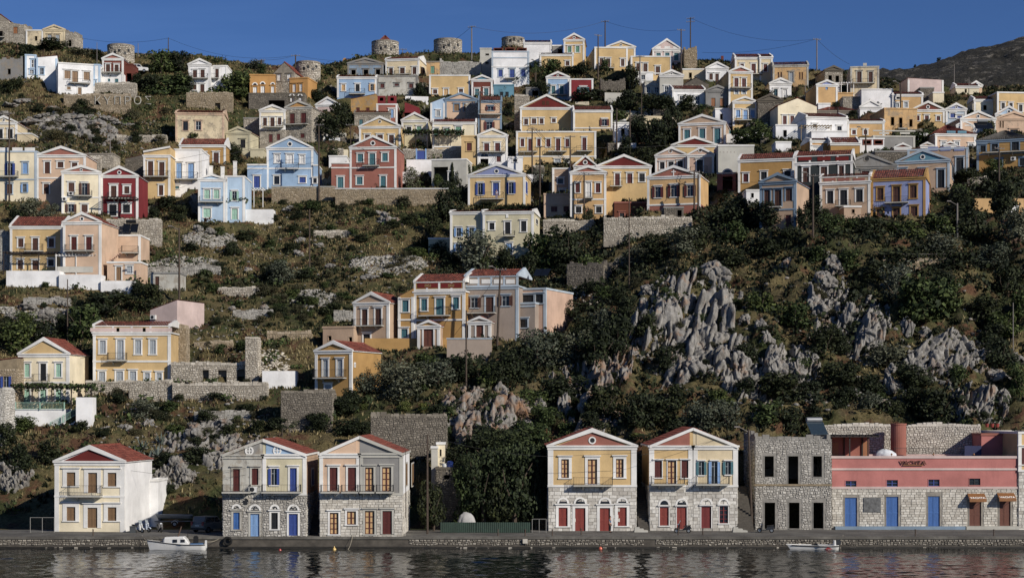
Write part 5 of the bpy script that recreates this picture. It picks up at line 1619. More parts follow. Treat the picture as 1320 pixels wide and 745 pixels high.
def trunk_mesh(seed, forks=4):
    rr = random.Random(seed)
    m = MB()
    p = Vector((0, 0, -0.3))
    q = Vector((rr.uniform(-.08, .08), rr.uniform(-.08, .08), 0.45))
    m.tube(p, q, 0.1, 0.075)
    for k in range(forks):
        a = 2 * math.pi * k / forks + rr.random()
        e = q + Vector((math.cos(a) * 0.35, math.sin(a) * 0.35, rr.uniform(0.4, 0.8)))
        m.tube(q, e, 0.055, 0.025, 5)
        f = e + Vector((math.cos(a + .5) * 0.25, math.sin(a + .5) * 0.25, rr.uniform(0.2, 0.4)))
        m.tube(e, f, 0.025, 0.01, 4)
    o = m.build('trunk', BARK)
    me = o.data
    bpy.data.objects.remove(o)
    return me
CROWNS = {}
for kind, n_, leaf_, cl_ in (('olive', 2000, 0.06, 14), ('dark', 1900, 0.075, 14), ('green', 1700, 0.08, 12), ('scrub', 1500, 0.07, 11), ('pine', 2400, 0.055, 18), ('lime', 1500, 0.07, 9)):
    CROWNS[kind] = [crown_mesh('crown_' + kind, kind, 100 + 7 * i + len(kind), n_, leaf_, cl_) for i in range(4)]
TRUNKS = [trunk_mesh(i) for i in range(4)]
KINDW = dict(olive=('grey green olive tree', 'olive_tree', 'tree'), dark=('dark evergreen bush', 'evergreen_bush', 'bush'), green=('leafy green bush', 'green_bush', 'bush'),
             scrub=('dry brownish scrub bush', 'scrub_bush', 'bush'), pine=('dark green pine', 'pine_tree', 'tree'), lime=('bright lime green bush', 'lime_bush', 'bush'))
LABELS = {}
PLANTS = []
def place_words(px, py, rank=0):
    best, bd = None, 1e9
    order = []
    for hs in HOUSES:
        x0, y0, x1, y1 = hs['box']
        cx, cy = (x0 + x1) / 2, (y0 + y1) / 2
        dx = max(x0 - px, 0, px - x1)
        dy = max(y0 - py, 0, py - y1)
        dd = math.hypot(dx, dy * 1.2) + 0.15 * math.hypot(px - cx, py - cy)
        order.append((dd, len(order), hs))
    order.sort()
    bd, _, best = order[rank]
    x0, y0, x1, y1 = best['box']
    if py > y1 + 14:
        w_ = 'downhill of'
    elif py > y1 - 4 and x0 - 4 < px < x1 + 4:
        w_ = 'right in front of'
    elif py < y0 + 2:
        w_ = 'uphill of'
    elif px < x0 + 3:
        w_ = 'at the left end of'
    elif px > x1 - 3:
        w_ = 'at the right end of'
    else:
        w_ = 'close against'
    return w_ + ' the ' + best['short'], bd

def unique_label(size_words, what, px, py, group):
    for rank in range(5):
        where, bd = place_words(px, py, rank)
        if bd > 60:
            where = where.replace('downhill of', 'well downhill of').replace('uphill of', 'well uphill of')
        for sw in size_words:
            lab = ' '.join((sw + ' ' + what + ' ' + where).split()[:16])
            if lab not in LABELS:
                LABELS[lab] = 1
                return lab
    return lab

def plant(px, py, wpx, hpx, kind, trunk=None, lift=0.0):
    g = on_ground(px, py)
    k = g.y / F
    z = hz(g.x, g.y) if g.y > 187 else 1.2
    wd, ht = wpx * k, hpx * k
    lab_kind, nm, cat = KINDW[kind]
    if trunk is None:
        trunk = cat == 'tree' or hpx > 30
    i = len(PLANTS) % 4
    root = empty(nm, (g.x, g.y + wd * 0.2, min(z, g.z + 0.6) - 0.1), random.uniform(0, 6.28), None, cat, 'trees and bushes on the hillside')
    c = bpy.data.objects.new('crown', CROWNS[kind][i])
    COL.objects.link(c)
    c.parent = root
    c.scale = (wd / 2 * 1.04, wd / 2 * 1.04, ht / 2 * (1.0 if not lift else (1 - lift)))
    c.location = (0, 0, ht * lift)
    if trunk:
        t = bpy.data.objects.new('trunk', TRUNKS[i])
        COL.objects.link(t)
        t.parent = root
        t.scale = (max(wd, 1.5) / 2, max(wd, 1.5) / 2, ht / 2 * (1 + lift))
    size = wpx
    sw = (['big', 'huge', 'broad', 'spreading', 'bulky'] if size > 48 else ['mid sized', 'rounded', 'full', 'shaggy', 'bushy'] if size > 24 else ['small', 'little', 'low', 'compact', 'tufted', 'tiny', 'scraggy', 'stunted'])
    root['label'] = unique_label(sw, lab_kind, px, py - hpx * 0.4, None)
    PLANTS.append((px, py, wpx, hpx, root))
    return root

TREES = '''
d 205 98 48 42|d 232 96 38 36|d 218 126 62 42|d 190 122 38 30|d 236 122 30 30|d 175 116 26 22|d 296 132 58 46|d 312 122 40 40|o 330 92 30 18|d 338 98 16 14|
d 33 76 26 24|d 66 66 44 20|d 52 64 22 14|o 104 72 40 14|d 122 76 26 16|d 15 122 34 24|d 4 118 24 18|d 26 128 14 10|
g 514 142 52 32|d 552 140 34 26|d 540 128 24 22|d 400 100 24 20|d 424 96 16 12|d 408 120 30 22|d 458 112 20 14|
d 708 106 36 36|d 690 118 30 30|d 700 130 22 24|d 752 98 22 20|d 738 96 26 14|d 790 110 44 24|d 816 112 26 34|d 780 96 14 20|d 834 104 20 22|
d 758 134 54 22|d 745 144 36 16|d 780 150 40 26|d 796 160 36 30|d 655 146 16 22|d 648 124 20 18|d 665 108 18 16|
d 812 148 44 40|d 840 150 42 36|d 860 152 40 30|d 884 148 34 30|d 872 172 50 30|d 850 176 46 34|d 822 188 42 46|d 845 196 44 54|d 868 186 36 60|d 835 220 42 40|d 860 215 40 34|d 805 205 26 36|d 888 176 28 24|
d 960 186 40 28|d 986 188 36 26|d 972 172 44 26|d 1000 178 34 24|d 950 160 26 16|g 988 212 22 14|
d 958 296 72 56|d 925 306 64 44|d 990 300 46 44|d 900 330 60 40|d 944 320 54 40|d 880 336 66 40|d 850 340 60 34|d 820 345 54 34|d 790 350 60 36|d 985 330 60 30|d 1015 318 40 28|
o 620 350 72 64|d 655 346 42 36|d 600 330 40 40|d 580 345 36 30|d 698 350 62 60|d 735 348 64 64|d 680 356 44 40|d 712 334 50 40|d 758 352 44 50|g 640 322 40 24|d 675 276 36 14|d 625 272 30 12|d 652 276 30 14|
d 575 290 42 54|d 556 306 34 42|d 592 306 30 44|d 548 328 40 34|d 566 332 34 26|d 600 262 30 36|d 590 242 16 26|d 575 262 30 30|g 612 246 16 20|
d 1076 312 42 36|d 1122 316 62 42|d 1100 304 30 30|d 1170 316 64 32|d 1150 306 36 30|d 1216 306 52 42|d 1240 280 44 44|d 1262 306 62 60|d 1302 290 54 62|d 1282 252 42 36|d 1250 236 40 26|d 1236 262 36 30|d 1310 320 60 50|d 1280 340 64 46|d 1215 330 60 34|d 1225 300 40 30|g 1286 226 34 20|
d 1192 428 102 86|d 1158 400 60 60|d 1225 410 60 56|d 1110 400 30 26|d 1130 365 50 34|d 1160 350 70 30|d 1230 360 70 40|d 1300 375 50 50|d 1320 420 50 50|d 1064 466 56 54|d 1090 450 36 36|d 1030 480 40 30|
d 1206 548 66 66|d 1176 530 40 40|d 1296 480 60 56|d 1316 510 40 50|d 1282 450 40 40|d 1240 500 40 30|d 1250 560 30 26|
o 36 284 42 32|o 62 282 30 24|d 20 290 30 26|d 80 290 20 18|d 212 270 44 26|d 228 288 32 26|d 196 282 22 20|d 178 380 32 26|
d 132 416 74 46|d 188 406 52 44|d 155 402 40 30|d 104 412 40 34|d 22 462 56 50|d 54 450 46 48|d 6 452 36 44|d 104 446 62 62|d 84 430 40 36|d 130 410 40 30|d 30 424 40 28|d 98 470 40 30|
d 266 182 44 26|d 246 184 30 20|d 302 208 30 36|d 316 222 26 28|d 330 220 18 18|d 440 172 36 44|d 424 184 42 40|d 432 206 32 32|d 415 160 24 20|d 452 150 20 26|d 385 175 20 20|
d 364 368 56 38|d 345 362 36 28|d 425 404 34 22|d 400 390 26 14|d 300 330 34 24|d 318 308 36 20|d 280 352 30 16|
o 532 242 30 32|d 484 244 13 12|d 494 246 12 8|d 556 240 20 18|g 566 246 18 20|d 524 252 26 14|d 600 238 22 40|d 582 246 14 16|
o 692 242 22 26|d 683 232 18 22|d 702 238 16 20|g 735 282 36 22|d 716 290 26 14|d 760 290 20 26|d 668 246 24 20|
o 474 506 52 38|o 522 512 72 54|o 562 508 62 48|d 592 500 52 42|d 545 490 50 40|d 498 498 46 38|d 625 506 40 36|l 522 528 28 18|l 545 530 24 14|l 468 524 18 12|
d 660 500 62 54|d 700 490 72 62|d 740 480 64 62|d 772 486 62 60|d 720 520 82 50|d 690 530 50 36|d 642 506 52 42|d 800 470 52 62|d 832 446 46 46|d 752 440 44 36|d 778 430 50 40|d 720 450 50 36|d 680 470 40 34|d 812 420 36 40|d 800 400 40 30|d 780 390 36 26|d 750 404 40 30|
d 782 546 62 60|d 820 566 54 62|d 852 548 62 52|d 905 562 64 50|d 940 562 54 42|d 990 556 60 42|d 1022 560 44 42|d 876 572 50 40|d 760 566 40 40|d 735 556 40 30|d 700 548 40 34|d 1048 548 34 30|d 870 520 40 40|d 930 530 40 30|d 960 520 36 30|l 985 560 20 14|l 1000 580 16 14|d 1045 520 40 34|d 1090 530 44 30|d 1120 540 50 34|d 1150 545 40 30|l 820 580 30 20|l 868 562 20 18|
d 62 594 40 40|d 20 606 46 50|d 6 580 40 40|g 24 560 44 22|d 40 545 24 20|d 186 544 48 28|d 216 536 34 22|d 150 528 30 18|d 100 560 36 20|d 130 566 30 16|d 230 560 34 22|d 262 550 34 22|d 290 560 40 24|d 330 560 40 22|d 320 530 40 18|d 280 520 40 14|
d 556 688 40 76|g 545 660 24 40|d 600 650 40 50|d 625 660 40 60|d 690 660 30 60|d 580 640 30 40|d 700 600 30 40|d 676 670 44 66|d 655 676 60 60|d 630 676 56 70|d 606 668 40 60|d 688 684 30 90|d 640 660 70 60|
d 330 610 44 30|d 250 600 44 28|d 215 600 30 22|d 20 655 30 36|d 45 650 30 44|d 410 560 40 30|d 440 540 50 30|d 455 520 40 26|d 446 565 50 28|l 430 545 14 10|d 470 560 30 20|
g 1216 178 24 22|g 1236 176 30 26|g 1250 182 26 22|g 1278 178 22 22|g 1210 188 22 18|d 1188 186 46 26|d 1130 140 30 30|d 1140 132 22 20|d 1175 184 20 18|d 1078 140 14 12|d 1100 155 20 12|d 990 128 22 14|
d 1050 292 30 44|d 1036 298 24 30|d 1062 290 22 26|d 610 604 60 50|d 648 612 84 62|d 690 602 60 60|d 672 582 50 40|d 630 590 50 40|d 586 612 36 46|d 604 686 50 84|d 640 687 60 92|d 668 686 56 88|d 692 686 34 112|p 624 687 76 124|p 664 687 84 132|d 500 560 30 24|g 540 578 36 20|d 562 548 32 26|s 520 593 44 18|d 490 588 32 22|d 380 556 26 20|d 415 553 22 26|d 985 400 60 46|d 1030 420 54 46|d 1145 470 66 44|d 1085 500 60 44|d 965 470 44 40|d 1175 510 60 44|d 1100 350 50 34|d 1270 420 66 50|d 860 480 40 50|d 1010 520 70 44|d 1130 505 50 36|d 940 350 60 34|d 1300 440 56 50|d 1215 390 50 40|d 1060 345 46 28|g 1160 215 26 18|g 1135 205 30 20|o 1146 212 20 16|d 1240 232 20 16'''
KK = dict(d='dark', o='olive', g='green', l='lime', s='scrub', p='pine')
for it in TREES.replace('\n', '').split('|'):
    if it.strip():
        k_, a_, b_, c_, d_ = it.split()
        kind = KK[k_]
        if kind == 'dark' and random.random() < 0.22:
            kind = 'green'
        if kind == 'dark' and float(c_) > 44 and random.random() < 0.25:
            kind = 'olive'
        t_ = plant(float(a_), float(b_), float(c_), float(d_), kind)
        if float(b_) >= 684:
            t_.location.y += 4.2
# the big pines behind the green fence: long bare trunks under high crowns
for (px, py, w_, h_, lean) in ((652, 686, 112, 138, 0.4), (636, 686, 96, 120, -1.6), (682, 684, 74, 112, 0.8), (612, 684, 64, 104, -0.5)):
    g = Vector(((px - 660) * 190 / F, 190 + random.uniform(0, 3), 1.0))
    k = 190 / F
    root = empty('pine_tree', g, random.uniform(0, 6), None, 'tree', 'trees and bushes on the hillside')
    H_ = h_ * k
    m = MB()
    tp = Vector((lean * 1.0, 0.2, H_ * 0.62))
    m.tube((0, 0, -0.3), tp * 0.55, 0.2, 0.15)
    m.tube(tp * 0.55, tp, 0.15, 0.1)
    for a in range(6):
        an = a * 1.05
        m.tube(tp * (0.75 + 0.04 * a), tp + Vector((math.cos(an) * w_ * k * 0.3, math.sin(an) * w_ * k * 0.3, H_ * 0.12)), 0.06, 0.02, 5)
    m.build('trunk', plain('pale_bark', '7A6A58', 0.95, var=0.3, scale=5), root)
    for q in range(2):
        c = bpy.data.objects.new('crown', CROWNS['pine'][(q + int(px)) % 4])
        COL.objects.link(c)
        c.parent = root
        c.location = (tp.x * (1 + 0.25 * q), 0.4 * q, H_ * (0.40 + 0.14 * q))
        c.scale = (w_ * k / 2 * (1 - 0.25 * q), w_ * k / 2 * (1 - .25 * q), H_ * (0.25 - 0.02 * q))
        c.rotation_euler = (0, 0, q * 2.0)
    root['label'] = unique_label(['tall', 'leaning', 'slender', 'high crowned'], 'dark pine with a bare pale trunk behind the green corrugated fence', px, py - 60, None)[:200]
    root['label'] = {652: 'tallest dark pine with a straight pale trunk behind the green corrugated fence', 636: 'dark pine whose pale trunk leans left behind the green corrugated fence',
                     682: 'dark pine beside the quay gate and the ochre yellow house', 612: 'slim dark pine over the pale covered heap behind the green fence'}[px]
# cypresses
def cypress(px, py, wpx, hpx, label):
    g = on_ground(px, py)
    k = g.y / F
    root = empty('cypress', (g.x, g.y, g.z - 0.1), 0, label, 'tree', 'trees and bushes on the hillside')
    r = np.random.default_rng(int(px))
    n = 1400
    z = r.uniform(0, 1, n) ** 0.9
    rad = np.sin(np.clip(z * 1.05 + 0.06, 0, 1) * np.pi) ** 0.6 * (1 - z * 0.35) * np.sqrt(r.uniform(0.3, 1, n))
    a = r.uniform(0, 2 * np.pi, n)
    ctr = np.stack([rad * np.cos(a) * wpx * k / 2, rad * np.sin(a) * wpx * k / 2, z * hpx * k], 1)
    up = np.stack([np.cos(a) * 0.3, np.sin(a) * 0.3, np.ones(n)], 1)
    sd = np.stack([-np.sin(a), np.cos(a), np.zeros(n)], 1)
    s = 0.16
    v = np.stack([ctr - sd * s * .5, ctr + sd * s * .5, ctr + up * s * 1.8, ctr + up * s * 1.2], 1).reshape(-1, 3)
    np_mesh('crown', v, np.arange(n * 4).reshape(n, 4), LEAFM['dark'], root)
    MB().tube((0, 0, -0.3), (0, 0, hpx * k * 0.8), 0.12, 0.03).build('trunk', BARK, root)
cypress(502, 243, 10, 41, 'slim dark cypress against the right corner of the salmon house')
cypress(583, 242, 8, 36, 'slender cypress beside the bare white concrete house')
cypress(508, 240, 7, 26, 'shorter cypress just behind the slim one by the salmon house')
# palms
def palm(px, py, wpx, hpx, label, n=34):
    g = on_ground(px, py)
    k = g.y / F
    root = empty('palm_tree', (g.x, g.y, g.z - 0.1), 0, label, 'tree', 'palms on the slope')
    ht, rr = hpx * k, wpx * k / 2
    MB().tube((0, 0, -0.2), (0.1, 0, ht * 0.62), 0.22, 0.17, 8).build('trunk', BARK, root)
    m = MB()
    R_ = random.Random(int(px))
    for q in range(n):
        an = R_.uniform(0, 6.28)
        el = R_.uniform(-0.5, 1.25)
        L = rr * R_.uniform(0.85, 1.15)
        pts = []
        for t in np.linspace(0, 1, 6):
            pts.append(Vector((0.1 + math.cos(an) * math.cos(el) * L * t, math.sin(an) * math.cos(el) * L * t, ht * 0.62 + math.sin(el) * L * t - 0.55 * L * t * t)))
        sdv = Vector((-math.sin(an), math.cos(an), 0))
        for p_, q_ in zip(pts, pts[1:]):
            for sg in (-1, 1):
                for f_ in (0.2, 0.7):
                    b_ = p_.lerp(q_, f_)
                    tip = b_ + sdv * sg * L * 0.17 + (q_ - p_) * 0.7 - Vector((0, 0, 0.06 * L))
                    m.poly([b_, b_ + (q_ - p_) * 0.32, tip])
    m.build('frond', LEAFM['green'], root)
palm(690, 110, 30, 44, 'palm tree with a feathery crown beside the tall white and blue house')
palm(905, 150, 30, 18, 'short palm under the white house with two tall grey windows')
palm(865, 178, 34, 26, 'shaggy palm among the dark trees uphill of the brown pink house')
palm(628, 345, 40, 26, 'low palm in the trees downhill of the pale olive house')
# agaves on the bank above the lone quay house
for i, (px, py) in enumerate(((176, 590), (190, 594), (203, 588), (184, 578), (208, 572))):
    g = on_ground(px, py)
    root = empty('agave', (g.x, g.y, hz(g.x, g.y) - 0.05), i, ['spiky grey agave nearest the red roof of the lone quay house', 'wide spiky agave in the middle of the bank above the quay', 'agave leaning out at the foot of the bank', 'upper spiky agave on the bank over the tiled roof', 'topmost agave beside pale boulders on the bank'][i], 'plant', 'agaves on the bank')
    m = MB()
    for q in range(16):
        an, el = q * 2.4, random.uniform(0.25, 1.2)
        L = random.uniform(1.3, 2.1)
        dr = Vector((math.cos(an) * math.cos(el), math.sin(an) * math.cos(el), math.sin(el)))
        sdv = Vector((-math.sin(an), math.cos(an), 0)) * 0.11
        m.poly([-sdv, sdv, dr * L * 0.5 + sdv * 1.1, dr * L, dr * L * 0.5 - sdv * 1.1])
    m.build('leaf', plain('agave_leaf', '6C776C', 0.5, var=0.25, scale=2), root)

# trees on the far ridge
for i, (px, row, wpx) in enumerate(((1273, 71, 11), (1209, 89, 8), (1178, 95, 5))):
    Y = 720
    xx = (px - 660) * Y / F
    root = empty('lone_tree', (xx, Y - 2, float(far_ridge(np.array([xx]), np.array([Y - 2.0]))[0]) - 0.6), i, ['round dark tree standing alone high on the far rocky ridge', 'flat topped dark tree in the middle of the far ridge', 'tiny dark tree lowest on the far ridge'][i], 'tree', 'lone trees on the far ridge')
    k = Y / F * wpx
    c = bpy.data.objects.new('crown', CROWNS['dark'][i])
    COL.objects.link(c)
    c.parent = root
    c.scale = (k / 2, k / 2, k / 2)
    c.location = (0, 0, 1.0)
    t = bpy.data.objects.new('trunk', TRUNKS[i])
    COL.objects.link(t)
    t.parent = root
    t.scale = (k / 2, k / 2, k / 2)

def clear_of_houses(px, py, mpx=2):
    for hs in HOUSES:
        x0, y0, x1, y1 = hs['box']
        if x0 - mpx < px < x1 + mpx and y0 - mpx < py < y1 + mpx:
            return False
    return True
# low yard and terrace walls between the houses of the upper village
for q in range(60):
    for tr in range(30):
        px, py = random.uniform(425, 1318), random.uniform(88, 238)
        w_, h_ = random.uniform(12, 30), random.uniform(4, 8.5)
        if py > (128 if px < 980 else 165) and all(clear_of_houses(px + dx * w_ * .5, py - dy * h_, 0) for dx in (-1, 0, 1) for dy in (0, 1)):
            break
    else:
        continue
    key = random.choice(('UW', 'UW', 'GC', 'CR', 'ST', 'SD', 'LC'))
    what = {'UW': 'white yard wall', 'GC': 'ivory yard wall', 'CR': 'cream yard wall', 'LC': 'pale yellow yard wall', 'ST': 'stone yard wall', 'SD': 'grey stone yard wall'}[key]
    stone_wall('PX', px - w_ / 2, px + w_ / 2, py - h_, py, unique_label(['low', 'plain', 'short', 'small', 'bare', 'stubby'], what, px, py - h_ / 2, None), key=key, d=random.choice((0.4, 2.5)), name='yard_wall', cap=300, a=random.uniform(-14, 8), group='yard walls in the upper village')
# more bushes scattered over the open slope
zones = [('scrub', 250, 560, 268, 420, 40), ('green', 250, 560, 270, 430, 34), ('dark', 240, 560, 270, 430, 22), ('scrub', 0, 220, 140, 190, 16), ('dark', 0, 220, 140, 200, 14), ('dark', 690, 1320, 340, 545, 34), ('scrub', 900, 1320, 350, 520, 22),
         ('green', 240, 340, 430, 470, 6), ('scrub', 130, 350, 510, 600, 20), ('dark', 200, 360, 520, 620, 12)]
for kind, xa, xb, ya, yb_, n_ in zones:
    for q in range(n_):
        for tr in range(20):
            px, py = random.uniform(xa, xb), random.uniform(ya, yb_)
            if clear_of_houses(px, py - 4, 3) and clear_of_houses(px, py, 5):
                break
        else:
            continue
        s_ = random.uniform(9, 24)
        plant(px, py, s_ * random.uniform(1.0, 1.5), s_ * random.uniform(0.6, 0.9), kind, trunk=False)

# ground cover: small shrubs, tufts of dry grass (nobody could count them)
def scatter_points(n, seed, keep):
    r = np.random.default_rng(seed)
    pts = []
    x = r.uniform(-150, 150, n * 4)
    y = np.sqrt(r.uniform(195 ** 2, 400 ** 2, n * 4))
    ok = np.abs(x) < y * 0.36
    x, y = x[ok], y[ok]
    inside = np.zeros(len(x), bool)
    for hs in HOUSES:
        c, s = math.cos(hs['th']), math.sin(hs['th'])
        dx, dy = x - hs['ctr'].x, y - hs['ctr'].y
        lu, lw = dx * c + dy * s, -dx * s + dy * c
        inside |= (np.abs(lu) < hs['W2'] + 0.3) & (lw > -0.7) & (lw < hs['d'] + 0.3)
    x, y = x[~inside], y[~inside]
    m = keep(x, y, r)
    x, y = x[m][:n], y[m][:n]
    # heights from the ground grid
    fi = (x - gx[0]) / (gx[1] - gx[0])
    i = np.clip(fi.astype(int), 0, nx - 2)
    s = fi - i
    j = np.clip(np.searchsorted(gy, y) - 1, 0, ny - 2)
    t = (y - gy[j]) / (gy[j + 1] - gy[j])
    z = ZT[j, i] * (1 - s) * (1 - t) + ZT[j, i + 1] * s * (1 - t) + ZT[j + 1, i] * (1 - s) * t + ZT[j + 1, i + 1] * s * t
    return x, y, z, r
def tufts(name, n, seed, keep, mat, h, wd, blades, lean):
    x, y, z, r = scatter_points(n, seed, keep)
    n = len(x)
    V_, F_ = [], []
    for b in range(blades):
        a = r.uniform(0, 2 * np.pi, n)
        l_ = r.uniform(0.1, lean, n) * h
        hh = h * r.uniform(0.6, 1.4, n)
        ox, oy = r.normal(0, 0.25 * h, n), r.normal(0, 0.25 * h, n)
        p = np.stack([x + ox, y + oy, z - 0.08], 1)
        sdv = np.stack([-np.sin(a), np.cos(a), np.zeros(n)], 1) * wd
        tip = np.stack([np.cos(a) * l_, np.sin(a) * l_, hh], 1)
        V_.append(np.stack([p - sdv, p + sdv, p + tip * 0.6 + sdv * 0.8, p + tip], 1))
    v = np.stack(V_, 1).reshape(-1, 3)
    f = np.arange(len(v)).reshape(-1, 4)
    o = np_mesh(name, v, f, mat)
    o['kind'] = 'stuff'
def lm(name, a, b, c):
    return leaf_mat(name, a, b, c)
nf = lambda x, y, s: fbm(x * 0.06, y * 0.06, 4, s)
tufts('dry_grass', 34000, 1, lambda x, y, r: (nf(x, y, 3) - 0.14 * np.clip((x / y * F + 660 - 600) / 200, -0.3, 1) + r.normal(0, .08, len(x)) > -0.02), lm('dry_grass', '544827', '7E6C3E', 'A89562'), 0.42, 0.09, 4, 0.9)
tufts('rusty_grass', 12000, 2, lambda x, y, r: (nf(x, y, 14) + r.normal(0, .06, len(x)) > 0.09), lm('rusty_grass', '35261B', '50392A', '6C5240'), 0.5, 0.09, 4, 0.8)
tufts('low_scrub', 22000, 3, lambda x, y, r: (nf(x, y, 3) + r.normal(0, .1, len(x)) < 0.05), lm('low_scrub', '282B18', '434624', '62603A'), 0.45, 0.13, 6, 1.0)
tufts('dark_scrub', 14000, 4, lambda x, y, r: (nf(x, y, 8) + 0.12 * np.clip((x / y * F + 660 - 600) / 100, -1, 1) + r.normal(0, .06, len(x)) > 0.03), lm('dark_scrub', '14190F', '242B18', '394022'), 0.55, 0.18, 7, 1.3)

# knee-high shrubs in drifts, too many to count
def shrub_mass(name, n, seed, keep, mat, size, leaves=46):
    x, y, z, r = scatter_points(n, seed, keep)
    n = len(x)
    sz = size * r.uniform(0.5, 1.5, n) ** 1.3
    d = r.normal(size=(n, leaves, 3))
    d /= np.linalg.norm(d, axis=2)[..., None]
    rad = r.uniform(0.5, 1.05, (n, leaves, 1)) * sz[:, None, None]
    c = np.stack([x, y, z + sz * 0.25], 1)[:, None] + d * rad * np.array([1.15, 1.15, 0.75])
    nv = d + r.normal(size=d.shape) * 0.5
    t = np.cross(nv, r.normal(size=d.shape))
    t /= np.linalg.norm(t, axis=2)[..., None]
    b = np.cross(nv, t)
    s = (0.10 + 0.10 * sz)[:, None, None] * r.uniform(0.6, 1.4, (n, leaves, 1))
    v = np.stack([c - t * s, c + b * s * 0.6, c + t * s, c - b * s * 0.6], 2).reshape(-1, 3)
    o = np_mesh(name, v, np.arange(len(v)).reshape(-1, 4), mat)
    o['kind'] = 'stuff'
pxf = lambda x, y: x / y * F + 660
shrub_mass('cliff_scrub', 3400, 21, lambda x, y, r: (pxf(x, y) > 560) & (y < 285) & (fbm(x * 0.11, y * 0.11, 4, 77) + r.normal(0, .07, len(x)) > -0.13), LEAFM['dark'], 1.1)
shrub_mass('olive_scrub', 900, 22, lambda x, y, r: (fbm(x * 0.09, y * 0.09, 4, 55) + r.normal(0, .05, len(x)) > 0.05), lm('leaves_garrigue', '2B301B', '474B2B', '686642'), 0.75)
shrub_mass('green_scrub', 1500, 23, lambda x, y, r: (pxf(x, y) < 620) & (fbm(x * 0.10, y * 0.10, 4, 91) + r.normal(0, .05, len(x)) > 0.04), LEAFM['green'], 0.8)
shrub_mass('rust_scrub', 500, 24, lambda x, y, r: (fbm(x * 0.10, y * 0.10, 4, 14) + r.normal(0, .05, len(x)) > 0.1), lm('leaves_rust', '3A281B', '594030', '7A5F45'), 0.6)

# ------------------------------------------------------------------ limestone
def rock_mat(rust=0.5):
    m, n, l, p = new_mat('limestone')
    g = geo(n)
    tc = n.new('ShaderNodeTexCoord')
    pos = g.outputs['Position']
    f1 = noise(n, l, mapped(n, l, pos, (1.5, 1.5, 0.5)), 1.0, 7, 0.72)
    f2 = noise(n, l, pos, 0.5, 4)
    f3 = noise(n, l, pos, 6, 4, 0.7)
    c = ramp(n, l, f1, [(0.26, lin('3A3732')), (0.38, lin('6C6862')), (0.52, lin('8D8982')), (0.75, lin('B2AEA6'))])
    c = mixc(n, l, ramp(n, l, f2, [(0.56 if rust < 0.6 else 0.44, (0, 0, 0)), (0.66, (rust, rust, rust))]), c, lin('94683F'))
    c = mixc(n, l, 0.5, c, ramp(n, l, f3, [(0.3, (.45, .45, .45)), (0.7, (1.1, 1.1, 1.1))]), 'MULTIPLY')
    l.new(c, p.inputs['Base Color'])
    p.inputs['Roughness'].default_value = 0.95
    p.inputs['Specular IOR Level'].default_value = 0.15
    bump(n, l, p, f1, 0.8, 0.25)
    return m
ROCKM = rock_mat()
ROCKV = rock_mat(0.9)
def ico(sub):
    import bmesh
    bm = bmesh.new()
    bmesh.ops.create_icosphere(bm, subdivisions=sub, radius=1.0)
    v = np.array([q.co[:] for q in bm.verts])
    f = np.array([[q.index for q in t.verts] for t in bm.faces])
    bm.free()
    return v, f
def rock_mesh(seed, sub=5, groove=0.3, mat=None):
    v, f = ico(sub)
    r = np.random.default_rng(seed)
    o = r.uniform(0, 50, 6)
    an = np.arctan2(v[:, 1], v[:, 0])
    # flat facets from a few cutting planes, then vertical solution grooves and chips
    for q in range(9):
        nrm = r.normal(size=3)
        nrm /= np.linalg.norm(nrm)
        dd = v @ nrm
        lim = r.uniform(0.55, 0.85)
        v = v - np.where(dd > lim, (dd - lim) * 0.85, 0)[:, None] * nrm
    # karst: blocks parted by deep upright clefts, fluted sides, chipped edges
    sd = r.uniform(-1, 1, (30, 3))
    wv = v + 0.12 * np.stack([fbm(v[:, 2] * 3 + o[0], v[:, 0] * 3, 3, seed + q) for q in range(3)], 1)
    dst = np.sqrt((((wv[:, None, :] - sd[None]) * np.array([1, 1, 0.55])) ** 2).sum(2))
    ids = np.argsort(dst, axis=1)[:, :2]
    d1, d2 = np.take_along_axis(dst, ids, 1).T
    off = r.uniform(-0.16, 0.16, 30)[ids[:, 0]]
    flute = np.abs(fbm(an * 5 + o[2], v[:, 2] * 0.7 + o[3], 3, seed + 3)) * 2
    g2 = fbm(v[:, 0] * 2.0 + o[2] + v[:, 1], v[:, 2] * 1.6 + o[3], 4, seed + 5)
    g3 = fbm(v[:, 0] * 8 + o[4], v[:, 2] * 6 + v[:, 1] * 7 + o[5], 3, seed + 9)
    k = 1 + off - groove * np.exp(-((d2 - d1) / 0.07) ** 2) - 0.16 * flute + 0.4 * g2 + 0.2 * g3
    top = np.clip(v[:, 2], 0, 1)
    v = v * np.stack([1 - 0.15 * top, 1 - 0.15 * top, np.ones(len(v))], 1)
    v = v * k[:, None]
    ob = np_mesh('rock', v, f, mat or ROCKM, smooth=False)
    me = ob.data
    bpy.data.objects.remove(ob)
    return me
ROCKS = [rock_mesh(s, 5, 0.22 + 0.05 * (s % 4)) for s in range(8)]
RUST = [rock_mesh(40 + s, 5, 0.3, ROCKV) for s in range(3)]
